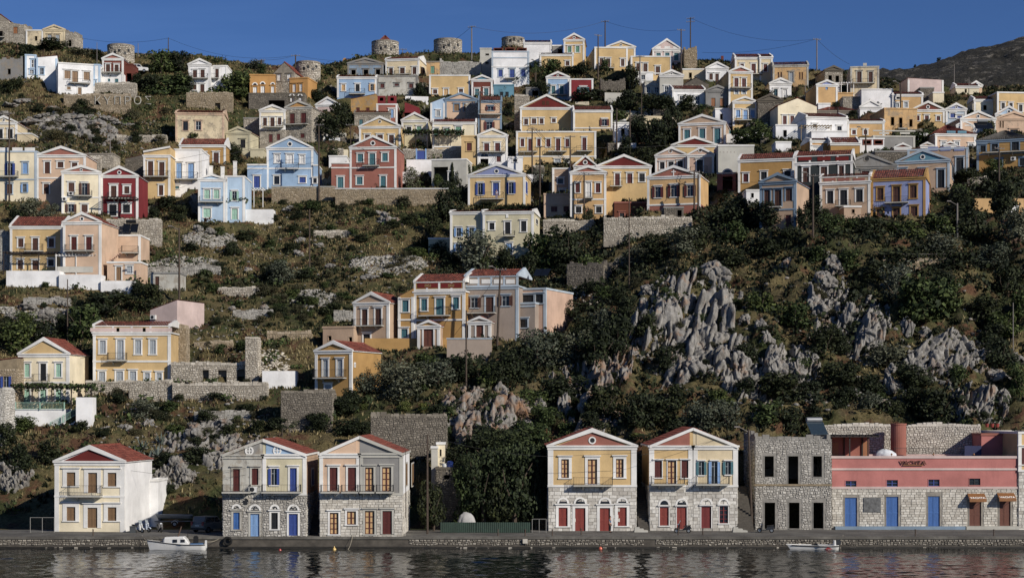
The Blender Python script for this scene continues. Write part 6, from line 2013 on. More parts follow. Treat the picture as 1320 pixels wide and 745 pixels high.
RL = '''900 372 54 44|926 366 40 40|884 398 52 62|868 420 34 44|904 432 50 76|926 446 32 64|948 452 26 66|884 458 40 60|912 470 60 50|842 384 30 24|866 376 28 20|845 428 48 34|858 452 36 50|894 488 30 40|930 490 30 44|955 482 24 40|
1016 470 48 50|1003 488 30 40|1028 486 24 36|968 500 24 24|982 428 14 26|990 452 20 34|962 420 18 20|940 412 20 18|1016 345 18 18|1066 372 30 30|1074 350 26 30|1060 336 26 20|1084 328 22 16|1050 402 20 26|1060 408 22 24|
1112 432 46 60|1124 446 34 32|1096 420 24 40|1150 428 16 44|1172 434 18 38|1142 410 16 26|1196 436 22 20|1228 452 34 24|1238 446 22 18|1180 476 28 26|1206 476 22 34|1220 488 24 34|1240 470 20 40|1254 462 18 26|1190 490 20 20|1150 480 14 16|1264 470 24 26|1212 500 26 20|
1252 524 34 56|1276 528 28 44|1296 528 20 36|1286 490 28 22|1310 470 24 22|1150 506 24 34|1138 538 22 32|1046 466 20 20|975 545 16 18|1168 520 14 24|1044 520 18 22|
607 555 28 52|626 548 26 48|648 536 26 38|670 534 28 32|690 528 22 28|596 575 20 34|614 520 22 20|640 560 22 30|742 548 22 54|756 535 16 40|770 512 18 58|728 530 16 34|790 480 18 60|812 440 22 26|712 500 14 30|726 490 14 28|800 498 14 24|
250 566 26 26|262 558 20 18|286 552 24 16|228 610 26 30|240 622 22 24|276 592 22 16|20 668 34 46|8 650 26 36|36 676 20 26|206 668 36 50|226 664 30 50|246 666 34 40|238 650 30 30|330 600 24 16|160 556 16 14|190 552 14 18|180 640 18 18|
498 290 26 22|490 280 20 12|454 306 12 10|386 316 16 14|410 322 18 14|384 332 16 14|426 346 16 10|474 360 22 10|318 352 14 10|328 376 12 8|298 400 10 8|340 398 12 8|270 300 14 10|254 298 12 12|350 280 16 10|372 272 14 10|458 282 12 6|
96 156 40 26|116 164 34 24|78 158 24 18|40 160 34 24|52 152 24 16|20 168 24 14|136 156 22 18|150 160 20 12|12 138 20 14|28 132 24 14|68 140 20 10|36 108 20 12|2 150 16 18|166 162 16 10|
60 412 20 20|72 392 22 14|30 400 30 12|84 396 14 12|46 420 24 12|14 408 16 8|90 405 16 10'''
def outcrop(cx, cy, w_, h_, thick, seed, label, mat=ROCKM, nb=70):
    """limestone breaking through the slope: blocks and upright clefts standing proud of the ground, the rim sunk below it"""
    r = np.random.default_rng(seed)
    N = 96
    a_, b_ = on_ground(cx, min(cy + h_ * .6, 630)), on_ground(cx, cy - h_ * .6)
    ym, hy = (a_.y + b_.y) / 2, max(1.5, (b_.y - a_.y) / 2)
    hx = w_ * .62 * ym / F
    gS, gT = np.meshgrid(np.linspace(-1, 1, N), np.linspace(1, -1, N))
    Qx, Qy = (cx - 660) * ym / F + gS * hx + (cx - 660) / F * gT * hy, ym + gT * hy
    Q = np.stack([Qx, Qy, np.vectorize(hz)(Qx, np.maximum(Qy, 188))], -1)
    S, T = np.meshgrid(np.linspace(-1, 1, N), np.linspace(-1, 1, N))
    n1 = fbm(S * 2.2 + seed, T * 2.2, 4, seed)
    rad = np.hypot(S, T) + n1 * 1.25
    env = np.clip((0.98 - rad) / 0.3, 0, 1)
    asp = w_ / max(h_, 1)
    px_ = S * asp + 0.10 * fbm(S * 4, T * 4 + 7, 3, seed + 1) + 0.22 * T
    pz_ = T * 0.92
    sd = np.stack([r.uniform(-1.1 * asp, 1.1 * asp, nb), r.uniform(-0.95, 0.95, nb)], 1)
    d = np.hypot(px_[..., None] - sd[:, 0], pz_[..., None] - sd[:, 1])
    o_ = np.argsort(d, -1)[..., :2]
    d1 = np.take_along_axis(d, o_, -1)
    lvl = r.uniform(-0.15, 1, nb)[o_[..., 0]]
    tl = r.uniform(-0.9, 0.9, nb)[o_[..., 0]] * (px_ - sd[o_[..., 0], 0]) + r.uniform(-0.8, 0.9, nb)[o_[..., 0]] * (pz_ - sd[o_[..., 0], 1])
    s2 = np.stack([r.uniform(-1.1 * asp, 1.1 * asp, 260), r.uniform(-0.95, 0.95, 260)], 1)
    e_ = np.hypot(px_[..., None] - s2[:, 0], (pz_[..., None] - s2[:, 1]) * 0.8)
    small = r.uniform(-.5, .5, 260)[np.argmin(e_, -1)]
    crack = np.exp(-((d1[..., 1] - d1[..., 0]) / 0.05) ** 2)
    flute = np.abs(fbm(px_ * 9, pz_ * 2.2, 3, seed + 4)) * 2
    fine = fbm(px_ * 16, pz_ * 16, 3, seed + 6)
    h = 0.46 * thick * (env ** 0.6 * (0.38 + 0.55 * lvl + 0.8 * tl - 0.42 * crack - 0.14 * flute + 0.3 * fine + 0.42 * small + 1.1 * n1 - 0.08)) - 0.8 * (1 - env)
    nrm = np.array([0.12, -0.7, 0.7])
    V_ = Q + nrm * h[..., None]
    I_ = np.arange(N * N).reshape(N, N)
    o = np_mesh('rock_outcrop', V_.reshape(-1, 3), np.stack([I_[:-1, :-1], I_[:-1, 1:], I_[1:, 1:], I_[1:, :-1]], -1).reshape(-1, 4), mat)
    tag(o, label, 'rock', 'limestone outcrops in the slope')
    for q in range(int(w_ * h_ / 700)):
        s_ = random.uniform(7, 15)
        plant(cx + random.uniform(-.5, .5) * w_, cy + random.uniform(-.45, .5) * h_, s_ * 1.4, s_, random.choice(('dark', 'dark', 'green', 'scrub')), trunk=False).location.z += thick * 0.14
for k_, q_ in enumerate((
    (902, 412, 100, 118, 5.5, 'the great pale limestone outcrop in the middle of the cliff'), (900, 462, 110, 62, 4.5, 'lower grey slabs of the great limestone outcrop'), (1014, 470, 74, 60, 4, 'broad grey outcrop right of the great limestone outcrop'),
    (1112, 432, 60, 62, 3.6, 'rounded grey outcrop left of the huge dark shrub on the cliff'), (1228, 466, 110, 48, 3, 'long slanting row of ribs on the right of the cliff'),
    (1262, 524, 84, 54, 3.4, 'tall ribbed outcrop above the bar retaining wall'), (1064, 384, 50, 74, 3, 'scattered ledges under the lilac blue house'), (968, 500, 64, 50, 3, 'dim grey ledges uphill of the roofless stone shell'),
    (846, 410, 60, 90, 3, 'shadowed ledges left of the great limestone outcrop'))):
    outcrop(*q_[:5], 60 + k_, q_[5])
for k_, q_ in enumerate(((632, 540, 120, 72, 3.6, 'rust and white cliff face above the pines'), (756, 524, 76, 96, 3.2, 'rusty crags in the dark bushes uphill of the ochre yellow house'), (800, 470, 50, 60, 2.6, 'thin pale crag in the dark bushes left of the great outcrop'))):
    outcrop(*q_[:5], 80 + k_, q_[5], ROCKV)
for k_, q_ in enumerate(((258, 566, 90, 40, 2.4, 'ledges on the bank above the divided gable house'), (224, 620, 50, 40, 3.0, 'dark rock face behind the car park'), (14, 620, 50, 40, 3.0, 'rock face at the left end of the quay'),
                         (100, 160, 120, 38, 2.2, 'grey ledges in the rusty grass of the upper slope'), (50, 412, 90, 34, 2.0, 'pale ledges below the long white terrace wall'), (300, 590, 90, 40, 2.2, 'low cliff behind the divided gable house'))):
    outcrop(*q_[:5], 90 + k_, q_[5])
rocks_px = []
for i, it in enumerate(RL.replace('\n', '').split('|')):
    a_, b_, c_, d_ = map(float, it.split())
    if a_ < 180 and b_ < 175:
        d_ *= 0.6
    if d_ > 42 or (c_ > 40 and d_ > 30):
        continue
    d_ *= 0.72
    c_ *= 1.1
    rocks_px.append((a_, b_, c_, d_))
    g = on_ground(a_, b_)
    k = g.y / F
    ht, wd = d_ * k, c_ * k
    o = bpy.data.objects.new('limestone_rock', ROCKS[i % 8] if not 590 < a_ < 800 else RUST[i % 3])
    COL.objects.link(o)
    o.location = (g.x, g.y + wd * 0.3, g.z + ht * 0.36)
    o.scale = (wd * 0.58, wd * 0.55, ht * 0.66)
    o.rotation_euler = (random.uniform(-.15, .25), random.uniform(-.2, .2), random.choice((0, 1.57, 3.1, 4.4)) + random.uniform(-.3, .3)) if abs(wd - ht) < 0.6 * wd else (random.uniform(-.1, .2), random.uniform(-.12, .12), random.choice((0, 3.1)) + random.uniform(-.3, .3))
    sw = (['towering', 'massive', 'big', 'huge', 'looming'] if d_ > 42 else ['jagged', 'upright', 'large', 'grooved', 'cracked'] if d_ > 24 else ['small', 'low', 'pale', 'worn', 'stubby', 'chipped'])
    tag(o, unique_label(sw, 'grey limestone rock' if not (590 < a_ < 800) else 'rust stained limestone rock', a_, b_ - d_ / 2, None), 'rock', 'limestone rocks on the hillside')
# scrub growing out of the foot and the clefts of the larger rocks
for (a_, b_, c_, d_) in rocks_px:
    if d_ > 22:
        for q in range(2 if d_ < 44 else 3):
            s_ = random.uniform(9, 16)
            plant(a_ + random.uniform(-.6, .6) * c_, b_ + random.uniform(0, 4) - (0.45 * d_ if q == 2 else 0), s_ * 1.3, s_, random.choice(('dark', 'scrub', 'green')), trunk=False)
# weeds and bushes along the foot and the top of the stone walls
for (o_, M_, W2_, h_, Y_) in WALLS:
    if o_['label'].find('stone') >= 0 or o_['label'].find('wall') >= 0:
        for q in range(int(W2_ / 2.2)):
            x = M_.x + random.uniform(-W2_, W2_)
            px, py = 660 + x / Y_ * F, HOR + (HC - M_.z) * F / Y_
            if clear_of_houses(px, py + 4, 1):
                s_ = random.uniform(5, 11)
                plant(px, py + random.uniform(1, 4), s_ * 1.5, s_, random.choice(('dark', 'scrub', 'green')), trunk=False)
# heaps and screes of pale field stones
def rubble(px0, px1, py0, py1, n, seed, name='field_stone_heap', mat=None, size=0.19):
    v, f = ico(1)
    r = np.random.default_rng(seed)
    VV, FF = [], []
    for q in range(n):
        t = r.uniform(0, 1) 
        px = px0 + (px1 - px0) * t + r.normal(0, 1.5)
        py = r.uniform(py0, py1)
        env = np.sin(np.pi * np.clip(t, 0.02, 0.98)) ** 0.4
        py = (py0 + py1) / 2 + (py - (py0 + py1) / 2) * env
        g = on_ground(px, py)
        s = size * r.uniform(0.6, 1.5)
        k = v * (1 + r.uniform(-.45, .45, (len(v), 1))) * np.array([1.2, 1, 0.65]) * s
        VV.append(k + np.array([g.x, g.y, hz(g.x, g.y) + s * 0.35]))
        FF.append(f + q * len(v))
    o = np_mesh(name, np.concatenate(VV), np.concatenate(FF), mat or stones(ST_WHT))
    o['kind'] = 'stuff'
rubble(376, 432, 374, 394, 840, 1)
rubble(454, 548, 334, 354, 1040, 2)
rubble(238, 302, 296, 316, 840, 3)
rubble(186, 280, 330, 350, 1400, 4)
rubble(0, 90, 396, 410, 400, 5)
rubble(330, 372, 455, 500, 300, 6, mat=stones(ST_RUB))
rubble(735, 775, 372, 400, 200, 7, mat=stones(ST_RUB))
rubble(200, 350, 395, 470, 130, 8, name='loose_stones', mat=ROCKM)
rubble(20, 220, 140, 200, 260, 9, name='loose_stones', mat=ROCKM)
rubble(260, 560, 270, 400, 260, 10, name='loose_stones', mat=ROCKM)
rubble(820, 1310, 360, 540, 300, 11, name='loose_stones', mat=ROCKM, size=0.26)
rubble(130, 360, 515, 610, 300, 12, name='loose_stones', mat=ROCKM)
# ------------------------------------------------------------------ poles and wires
POLE = plain('pole_wood', '4A3C30', 0.9, var=0.3, scale=4)
PALE = plain('pole_grey', '77706A', 0.9, var=0.2, scale=4)
TOPS = {}
def pole(key, px, yt, yb, label, arms=1, lean=0.0, r=0.17, mat=None, lamp=False, Y=None, thin=False):
    g = on_ground(px, yb) if Y is None else sight(px, yb, Y)
    k = g.y / F
    ht = (yb - yt) * k
    root = empty('utility_pole' if not thin else 'mast', (g.x, g.y, g.z), 0, label, 'pole', 'poles on the hillside')
    tp = Vector((lean * k, 0, ht))
    MB().tube((0, 0, -1.2), tp, r, r * 0.7, 8).build('shaft', mat or POLE, root)
    rr = random.Random(px)
    for q in range(arms):
        m = MB()
        z = tp.z - 0.25 - q * 0.75
        an = rr.uniform(-0.6, 0.6)
        d = Vector((math.cos(an), math.sin(an), 0)) * 0.95
        c = Vector((tp.x, -0.14, z))
        m.tube(c - d, c + d, 0.06, None, 5)
        o = m.build('crossarm', PALE, root)
        m = MB()
        for t in (-0.9, -0.35, 0.35, 0.9):
            m.tube(c + d * t, c + d * t + Vector((0, 0, 0.28)), 0.05, 0.035, 6)
        m.build('insulator', plain('insulator', '8A8580', 0.3), o)
    if lamp:
        m = MB()
        m.tube(tp - Vector((0, 0, .3)), tp + Vector((-1.1, -0.3, 0.25)), 0.04, None, 5)
        m.box(tp.x - 1.6, tp.x - 1.0, -0.45, -0.15, tp.z + 0.18, tp.z + 0.34)
        m.build('lamp_arm', PALE, root)
    TOPS[key] = Vector((g.x, g.y, g.z)) + tp - Vector((0, 0, 0.1))
    return root
pole('a', 217, 49, 76, 'short pole on the skyline among dark trees at the upper end of the village', 0, r=0.12)
pole('b', 178, 56, 76, 'thin pale pole right of the round windmill stump by the red gabled house', 0, mat=PALE, r=0.09)
pole('c', 125, 55, 84, 'thin pale pole in front of the windmill stump by the red gabled house', 0, mat=PALE, r=0.08)
pole('d', 381, 71, 96, 'pole on the skyline right above the grey stone gable', 1)
pole('e', 337, 77, 96, 'pole with a crossarm behind the orange turret house', 1)
pole('f', 608, 34, 80, 'pale pole with a crossarm against the sky between windmill and white blue house', 1, mat=PALE)
pole('g', 519, 63, 76, 'short pole between the two tall windmill towers', 1, mat=PALE, r=0.08, Y=395)
pole('h', 780, 27, 66, 'tallest pole on the central skyline behind the long yellow house', 1, Y=392)
pole('i', 771, 45, 103, 'brown pole in front of the long flat topped yellow house', 1)
pole('j', 825, 72, 112, 'pole with a bare crossarm before the yellow house with the off centre gable', 1, mat=PALE)
pole('k', 878, 38, 103, 'pole with a lamp head right of the pink skyline house', 1)
pole('l', 890, 23, 90, 'very tall dark pole with two crossarms beside the ruined wall on the skyline', 2, Y=380)
pole('m', 1053, 50, 108, 'tall grey pole on the skyline between the tan houses', 1, mat=PALE, Y=372)
pole('n', 1038, 103, 131, 'short pole beside the little white gabled house', 0, mat=PALE, r=0.1)
pole('o', 1230, 83, 118, 'slim pole against the far rocky hill', 0, mat=PALE, r=0.1)
pole('p', 1249, 100, 122, 'shorter slim pole against the far rocky hill', 0, mat=PALE, r=0.08)
pole('q', 1161, 107, 143, 'dark pole with a lamp in front of the pale yellow house', 0, lamp=True)
pole('r', 1116, 166, 200, 'dark lamp pole in front of the orange panelled parapet', 0, lamp=True)
pole('s', 12, 145, 262, 'long leaning pole at the left edge crossing the cream and blue house', 1, lean=0)
pole('t', 78, 205, 250, 'pole with a white box before the peach gabled house', 0)
pole('u', 142, 158, 200, 'thin pole on the grassy slope above the crimson house', 0, mat=PALE, r=0.09)
pole('v', 377, 122, 180, 'pole in front of the stone gabled house with the orange pediment', 0)
pole('w', 411, 160, 262, 'tall slender pole right of the sky blue three bay house', 1)
pole('x', 399, 270, 356, 'lone pole in the middle of the grassy slope', 0, r=0.14)
pole('y', 231, 294, 386, 'pole beside the concrete garden shed', 0, lamp=True)
pole('z', 87, 360, 443, 'thin pole rising from the dark trees above the mint shuttered house', 0, r=0.1)
pole('A', 601, 400, 502, 'thin brown pole in front of the taupe mansion wall', 0, r=0.12)
pole('B', 640, 346, 458, 'tall leaning pole with a lamp before the peach annex', 1, lamp=True, lean=5)
pole('C', 686, 165, 232, 'pole with crossarm before the left end of the long yellow mansion', 2)
pole('D', 635, 165, 208, 'pole in front of the narrow cream arched house', 0)
pole('E', 696, 188, 278, 'tallest pole between the blue shuttered house and the apricot terrace', 1)
pole('F', 753, 224, 288, 'pole with a wide crossarm in front of the peach gabled house', 1)
pole('G', 735, 175, 222, 'pole in front of the middle of the long yellow mansion', 1)
pole('H', 895, 220, 272, 'dark pole at the corner of the white cross house', 1)
pole('I', 900, 225, 276, 'second pole close behind the corner pole of the white cross house', 0)
pole('J', 1048, 225, 322, 'dark pole with a double lamp in front of the dark green house', 1, lamp=True)
pole('K', 1288, 190, 272, 'pole in front of the big shaded ochre house', 1)
pole('L', 1234, 262, 306, 'pole with a lamp above the dark trees below the lilac blue house', 0, lamp=True, mat=PALE)
pole('M', 811, 255, 374, 'bare slender pole on the slope below the peach and ochre houses', 0, r=0.1)
pole('N', 795, 140, 198, 'left pole of the pair holding a transformer', 0)
pole('O', 812, 142, 200, 'right pole of the pair holding a transformer', 0)
pole('P', 827, 108, 178, 'thin pole among the dark trees downhill of the ivory gable', 0, r=0.1)
pole('Q', 811, 170, 200, 'stubby pole behind the transformer', 0, r=0.1)
pole('R', 619, 118, 172, 'dark pole in front of the tall peach house', 1)
pole('S', 557, 155, 205, 'thin pole in front of the leafy pergola', 0, r=0.09)
pole('T', 452, 160, 190, 'pole with a metal frame in the dark trees left of the yellow gable', 1, r=0.1)
pole('U', 1306, 390, 460, 'thin pale pole in the dark trees near the right edge', 0, r=0.08, mat=PALE)
pole('V', 551, 560, 688, 'tall wooden pole on the quay right of the grey twin house', 0, r=0.12, lamp=False)
pole('W', 523, 580, 652, 'thin mast on the front of the grey twin house', 0, r=0.04, thin=True, Y=177.9)
pole('X', 970, 553, 683, 'brown leaning pole at the stairs beside the stone shell', 0, lean=-5, r=0.13, lamp=True)
pole('Y', 129, 372, 414, 'thin aerial mast on the roof of the broad yellow house', 0, r=0.05, thin=True)
pole('Z', 364, 552, 580, 'thin mast behind the divided gable house', 0, r=0.05, thin=True, Y=190)
# the transformer between two poles
a_, b_ = TOPS['N'], TOPS['O']
root = empty('transformer', ((a_.x + b_.x) / 2, (a_.y + b_.y) / 2 - 0.3, a_.z - 9.0), 0, 'grey transformer box on a platform between two poles', 'transformer')
MB().box(-0.8, 0.8, -0.5, 0.5, 0.15, 1.6).build('tank', plain('transformer_grey', '5E6264', 0.5), root)
m = MB()
for q in range(8):
    m.box(-0.7 + q * 0.19, -0.62 + q * 0.19, -0.62, -0.5, 0.3, 1.4)
m.build('cooling_fin', plain('transformer_grey', '5E6264', 0.5), root)
MB().box(-1.7, 1.7, -0.55, 0.6, 0.0, 0.148).build('platform', PALE, root)

WIRE = plain('cable', '161616', 0.7)
def wire(p, q, label, sag=1.0, r=0.028, n=14, offs=((0, 0),)):
    m = MB()
    for ox, oz in offs:
        pts = [Vector((p.x + (q.x - p.x) * t + ox, p.y + (q.y - p.y) * t, p.z + (q.z - p.z) * t + oz - sag * 2.8 * t * (1 - t))) for t in np.linspace(0, 1, n)]
        m.path(pts, r, 4)
    o = m.build('power_line', WIRE)
    tag(o, label, 'cable', 'power lines strung over the village')
S = sight
wire(S(98, 48, 380), TOPS['a'], 'cable from the stained cream ruin to the skyline pole', 1.5)
wire(TOPS['a'], TOPS['d'], 'long skyline cable sagging over the white gabled house and dark pine', 3.0)
wire(TOPS['d'], S(465, 78, 390), 'skyline cable between the grey stone gable and the grey pediment ruin', 0.8)
wire(TOPS['e'], TOPS['d'], 'short cable behind the orange turret house', 0.5)
wire(S(420, 92, 380), S(500, 89, 380), 'cable passing left of the capped windmill', 0.4)
wire(TOPS['f'], S(545, 72, 398), 'cable from the pale skyline pole towards the tall windmill', 1.2)
wire(TOPS['f'], TOPS['h'], 'long cable over the white and blue house', 3.0)
wire(TOPS['h'], TOPS['k'], 'cable between the tallest central pole and the lamp pole', 1.5)
wire(TOPS['l'], TOPS['m'], 'cable over the square cream house on the skyline', 3.0)
wire(TOPS['m'], S(1095, 83, 380), 'cable falling to the tall stained tan house', 0.8)
wire(TOPS['m'], S(905, 68, 385), 'thin cable left of the tall grey skyline pole', 1.5)
wire(TOPS['C'], TOPS['F'], 'bundle of cables over the apricot terrace', 1.2, offs=((0, 0), (0.4, 0.1), (0.8, 0)))
wire(TOPS['C'], TOPS['R'], 'cables over the narrow cream arched house', 1.0, offs=((0, 0), (0.4, 0.1)))
wire(TOPS['R'], S(790, 135, 345), 'cables crossing the broad yellow house with the dark red pediment', 1.5, offs=((0, 0), (0, -1.2)))
wire(TOPS['F'], TOPS['H'], 'cables from the peach gabled house to the white cross house', 1.5, offs=((0, 0), (0.3, 0.2)))
wire(TOPS['H'], TOPS['J'], 'cable from the white cross house to the dark green house', 2.0)
wire(TOPS['J'], TOPS['K'], 'cable over the tan and turquoise pediments', 2.0)
wire(TOPS['N'], S(905, 158, 335), 'cables running right from the transformer', 1.0, offs=((0, 0), (0, -0.8)))
wire(TOPS['E'], S(920, 182, 320), 'cable rising to the brown pink house', 1.0)
wire(TOPS['w'], S(505, 195, 318), 'cable from the slender pole to the salmon house', 0.8, offs=((0, 0), (0, -1.0)))
wire(TOPS['w'], S(230, 214, 300), 'long cable across the sky blue three bay house', 1.0, offs=((0, 0), (0, 1.2)))
wire(TOPS['s'], S(120, 208, 300), 'fan of cables from the leaning pole to the pale yellow gabled house', 0.8, offs=((0, 0), (0, -0.9), (0, -2.0)))
wire(TOPS['v'], S(470, 172, 340), 'cable in front of the orange pediment house', 0.6)
wire(S(35, 585, 186), S(205, 611, 186), 'cable sagging across the lone cream house on the quay', 0.15, 0.02)
wire(S(260, 610, 176.4), TOPS['V'], 'cable across the divided gable house and the twin house on the quay', 0.5, 0.018, offs=((0, 0), (0, -0.7)))
wire(TOPS['V'], S(706, 588, 183.5), 'cable from the quay pole to the ochre yellow house', 0.6, 0.018)
wire(S(706, 588, 182.6), S(826, 583, 182.6), 'cable drawn straight across the ochre yellow house front', 0.05, 0.018)
wire(S(826, 586, 182.6), TOPS['X'], 'cable across the shared pediment house to the leaning pole', 0.4, 0.018)
wire(S(95, 462, 226), S(118, 458, 224), 'short cable between the mint shuttered house and the broad yellow house', 0.2)
wire(TOPS['B'], S(585, 433, 234), 'stay cable in front of the taupe mansion', 0.3)

# ------------------------------------------------------------------ the bar: signs, awnings, roof terrace
def text(body, size, loc, parent, mat, name='lettering', ext=0.03, tilt=90):
    c = bpy.data.curves.new(name, 'FONT')
    c.body = body
    c.size = size
    c.extrude = ext
    c.align_x = 'CENTER'
    c.offset = 0.012
    o = bpy.data.objects.new(name, c)
    COL.objects.link(o)
    o.parent = parent
    o.location = loc
    o.rotation_euler = (R(tilt), 0, 0)
    c.materials.append(mat)
    return as_mesh(o)
U, Vb, hr = HY['U'], HY['V'], HY['root']
orange = plain('sign_orange', '8A5410', 0.6)
u0, u1 = U(483), U(605)
cx = (u0 + u1) / 2
sg = empty('bar_sign', HY['ctr'] + Vector((cx, -0.12, Vb(278))), 0, 'carved brown VACHTA letters on an orange bar high on the salmon wall', 'sign')
MB().box(-(u1 - u0) / 2, (u1 - u0) / 2, -0.06, 0.05, 0, 0.09).build('bar', orange, sg)
text('VACHTA', 0.66, (0, -0.03, 0.1), sg, plain('sign_brown', '5A2A10', 0.7)).scale = (1.1, 1.0, 1)
def awning(xa, xb, yt, yb_, label):
    u0, u1 = U(xa), U(xb)
    zt, zb = Vb(yt), Vb(yb_)
    w2 = (u1 - u0) / 2
    root = empty('awning', HY['ctr'] + Vector(((u0 + u1) / 2, 0, zb)), 0, label, 'awning', 'orange awnings over the bar doors')
    h = zt - zb
    D = 1.0
    m = MB()
    m.prism_x([(-0.06, h), (-0.06, h - 0.05), (-D, 0.25), (-D, 0.0), (-D - 0.04, 0.0), (-D - 0.04, 0.28)], -w2, w2)
    m.build('canvas', orange, root)
    m = MB()
    for sgn in (-1, 1):
        m.tube((sgn * (w2 - 0.05), -0.05, 0.1), (sgn * (w2 - 0.05), -D + 0.03, 0.12), 0.02, None, 5)
    m.build('frame', iron(), root)
    ang = math.degrees(math.atan2(h - 0.28, D - 0.06))
    t_ = text('VACHTA', 0.42, (0, -D - 0.02 + 0.1, 0.30 + 0.07), root, plain('sign_white', 'E8E4DA', 0.7), tilt=ang, ext=0.012)
awning(870, 972, 446, 494, 'orange awning lettered VACHTA over the door nearer the middle of the bar')
awning(1047, 1150, 442, 490, 'orange awning lettered VACHTA over the last door of the bar')
pl = empty('plaque', HY['ctr'] + Vector(((U(270) + U(328)) / 2, -0.07, Vb(557))), 0, 'grey patterned plaque on the stone wall between blue doors', 'plaque')
MB().box(-0.95, 0.95, -0.06, 0.05, 0, (557 - 470) / 4.6577 * HY['Y'] / F).build('panel', plain('plaque_grey', '5B5C5C', 0.7, var=0.6, scale=3), pl)
st = empty('door_step', HY['ctr'] + Vector((0, -0.6, -0.02)), 0, 'long pale blue and white step along the bar front', 'step')
MB().box(U(72), U(850), -0.1, 0.58, -0.3, 0.2).build('blue_step', stucco('GB'), st)
MB().box(U(856), U(1170), -0.1, 0.58, -0.3, 0.22).build('white_step', stucco('GC'), st)
# small things on the roof terrace
zr = Vb(232) + HY['ctr'].z
def on_roof(x, dy):
    return Vector(((P('C2', x, 0)[0] - 660) * (HY['Y'] + dy) / F, HY['Y'] + dy, zr))
rt = empty('round_tank', on_roof(457, 6.5), 0, 'tall round salmon chimney tower on the bar terrace', 'tower')
m = MB()
m.tube((0, 0, -1), (0, 0, 3.6), 0.88, 0.88, 24)
m.build('drum', stucco('SA'), rt)
m = MB()
m.tube((0, 0, 3.6), (0, 0, 3.75), 0.94, 0.94, 24)
m.build('rim', stucco('SA'), rt)
rl = empty('terrace_railing', on_roof(640, 4.5), 0, 'dark iron railing along the bar roof terrace', 'railing')
m = MB()
for q in range(60):
    x = -3.9 + q * 0.14
    m.tube((x, 0, 0), (x, 0, 1.0), 0.013, None, 4)
for z in (0.08, 1.0):
    m.tube((-4, 0, z), (4.6, 0, z), 0.025, None, 4)
m.build('baluster', iron(), rl)
pg = empty('pergola', on_roof(150, 2.5), 0, 'dark timber pergola with a flat roof over the bar terrace tables', 'pergola', 'pergolas and shade roofs')
tim = plain('dark_timber', '2E2420', 0.8)
m = MB()
for x in (-1.9, 0.15, 2.2):
    for y in (-0.6, 2.6):
        m.box(x - .07, x + .07, y - .07, y + .07, 0, 2.25)
m.build('post', tim, pg)
m = MB()
m.box(-2.3, 3.4, -0.9, 3.0, 2.253, 2.4)
for q in range(9):
    m.box(-2.3 + q * 0.7, -2.2 + q * 0.7, -1.0, 3.1, 2.4, 2.52)
m.build('shade_roof', tim, pg)
bk = empty('terrace_cabin', on_roof(165, 5.2), 0, 'salmon cabin with orange wooden doors beneath the dark pergola', 'cabin')
MB().box(-2.3, 2.2, 0, 2.2, 0, 2.3).build('wall', stucco('SA'), bk)
MB().box(-2.25, -1.3, -0.05, 0, 0.02, 1.6).build('door', wood('oo'), bk)
MB().box(1.5, 2.1, -0.05, 0, 0.02, 1.7).build('door', wood('oo'), bk)
def cloth_heap(name, loc, sx, sy, sz, label, hexc, cat, seed):
    v, f = ico(4)
    r = 1 + 0.25 * fbm(np.arctan2(v[:, 1], v[:, 0]) * 2.5 + seed, v[:, 2] * 0.6, 3, seed) + 0.15 * fbm(v[:, 0] * 3 + seed, v[:, 2] * 3 + v[:, 1], 3, seed + 3)
    v = v * r[:, None]
    v[:, 2] = np.maximum(v[:, 2], -0.25)
    o = np_mesh(name, v * np.array([sx, sy, sz]), f, plain('cloth_' + hexc, hexc, 0.9, var=0.12, scale=2), smooth=True)
    o.location = loc
    tag(o, label, cat)
    return o
cloth_heap('covered_table', on_roof(380, 2.2) + Vector((0, 0, 0.15)), 1.15, 0.8, 0.75, 'table wrapped in a pale cover on the bar terrace', 'C8CCD0', 'table', 4)
for i, x in enumerate((416, 667, 910)):
    lp = empty('roof_lamp', on_roof(x, 0.25), 0, ['small orange lamp on the bar parapet near the pale covered table', 'small orange lamp on the bar parapet above the carved sign side', 'small orange lamp on the bar parapet by the blue cloth'][i], 'lamp', 'lamps on the bar parapet')
    m = MB()
    m.tube((0, 0, 0.19), (0, 0, 0.32), 0.04, None, 8)
    m.build('stem', iron(), lp)
    m = MB()
    m.tube((0, 0, 0.32), (0, 0, 0.5), 0.14, 0.05, 10)
    m.build('shade', orange, lp)
bl = empty('blue_cloth_screen', on_roof(905, 4), 0, 'dark blue cloth screen at the end of the bar terrace', 'screen')
MB().box(-0.95, 0.95, 0, 0.06, 0.05, 1.25).build('cloth', plain('navy_cloth', '2B3358', 0.9), bl)
pot = empty('red_pots', on_roof(1020, 9.2) + Vector((0, 0, 3.3)), 0, 'row of red clay pots on the shaded salmon wall', 'pots')
for q in range(3):
    m = MB()
    m.tube((q * 0.6 - .6, 0, 0), (q * 0.6 - .6, 0, 0.42), 0.16, 0.24, 10)
    m.build('pot', plain('red_clay', '8E2A1E', 0.7), pot)
sl_ = empty('solar_heater', sight(1053, 561, 193), 0.2, 'grey solar water heater on the roof of the stone shell', 'solar heater', 'solar water heaters')
MB().prism_x([(-0.9, 0.1), (-0.9, 0.2), (0.7, 1.5), (0.7, 1.4)], -1.0, 1.0).build('collector', plain('solar_glass', '2A3A46', 0.15), sl_)
m = MB()
m.tube((-0.9, 0.85, 1.75), (0.9, 0.85, 1.75), 0.28, None, 14)
m.build('tank', plain('tank_steel', '7E8286', 0.5, 0.3), sl_)

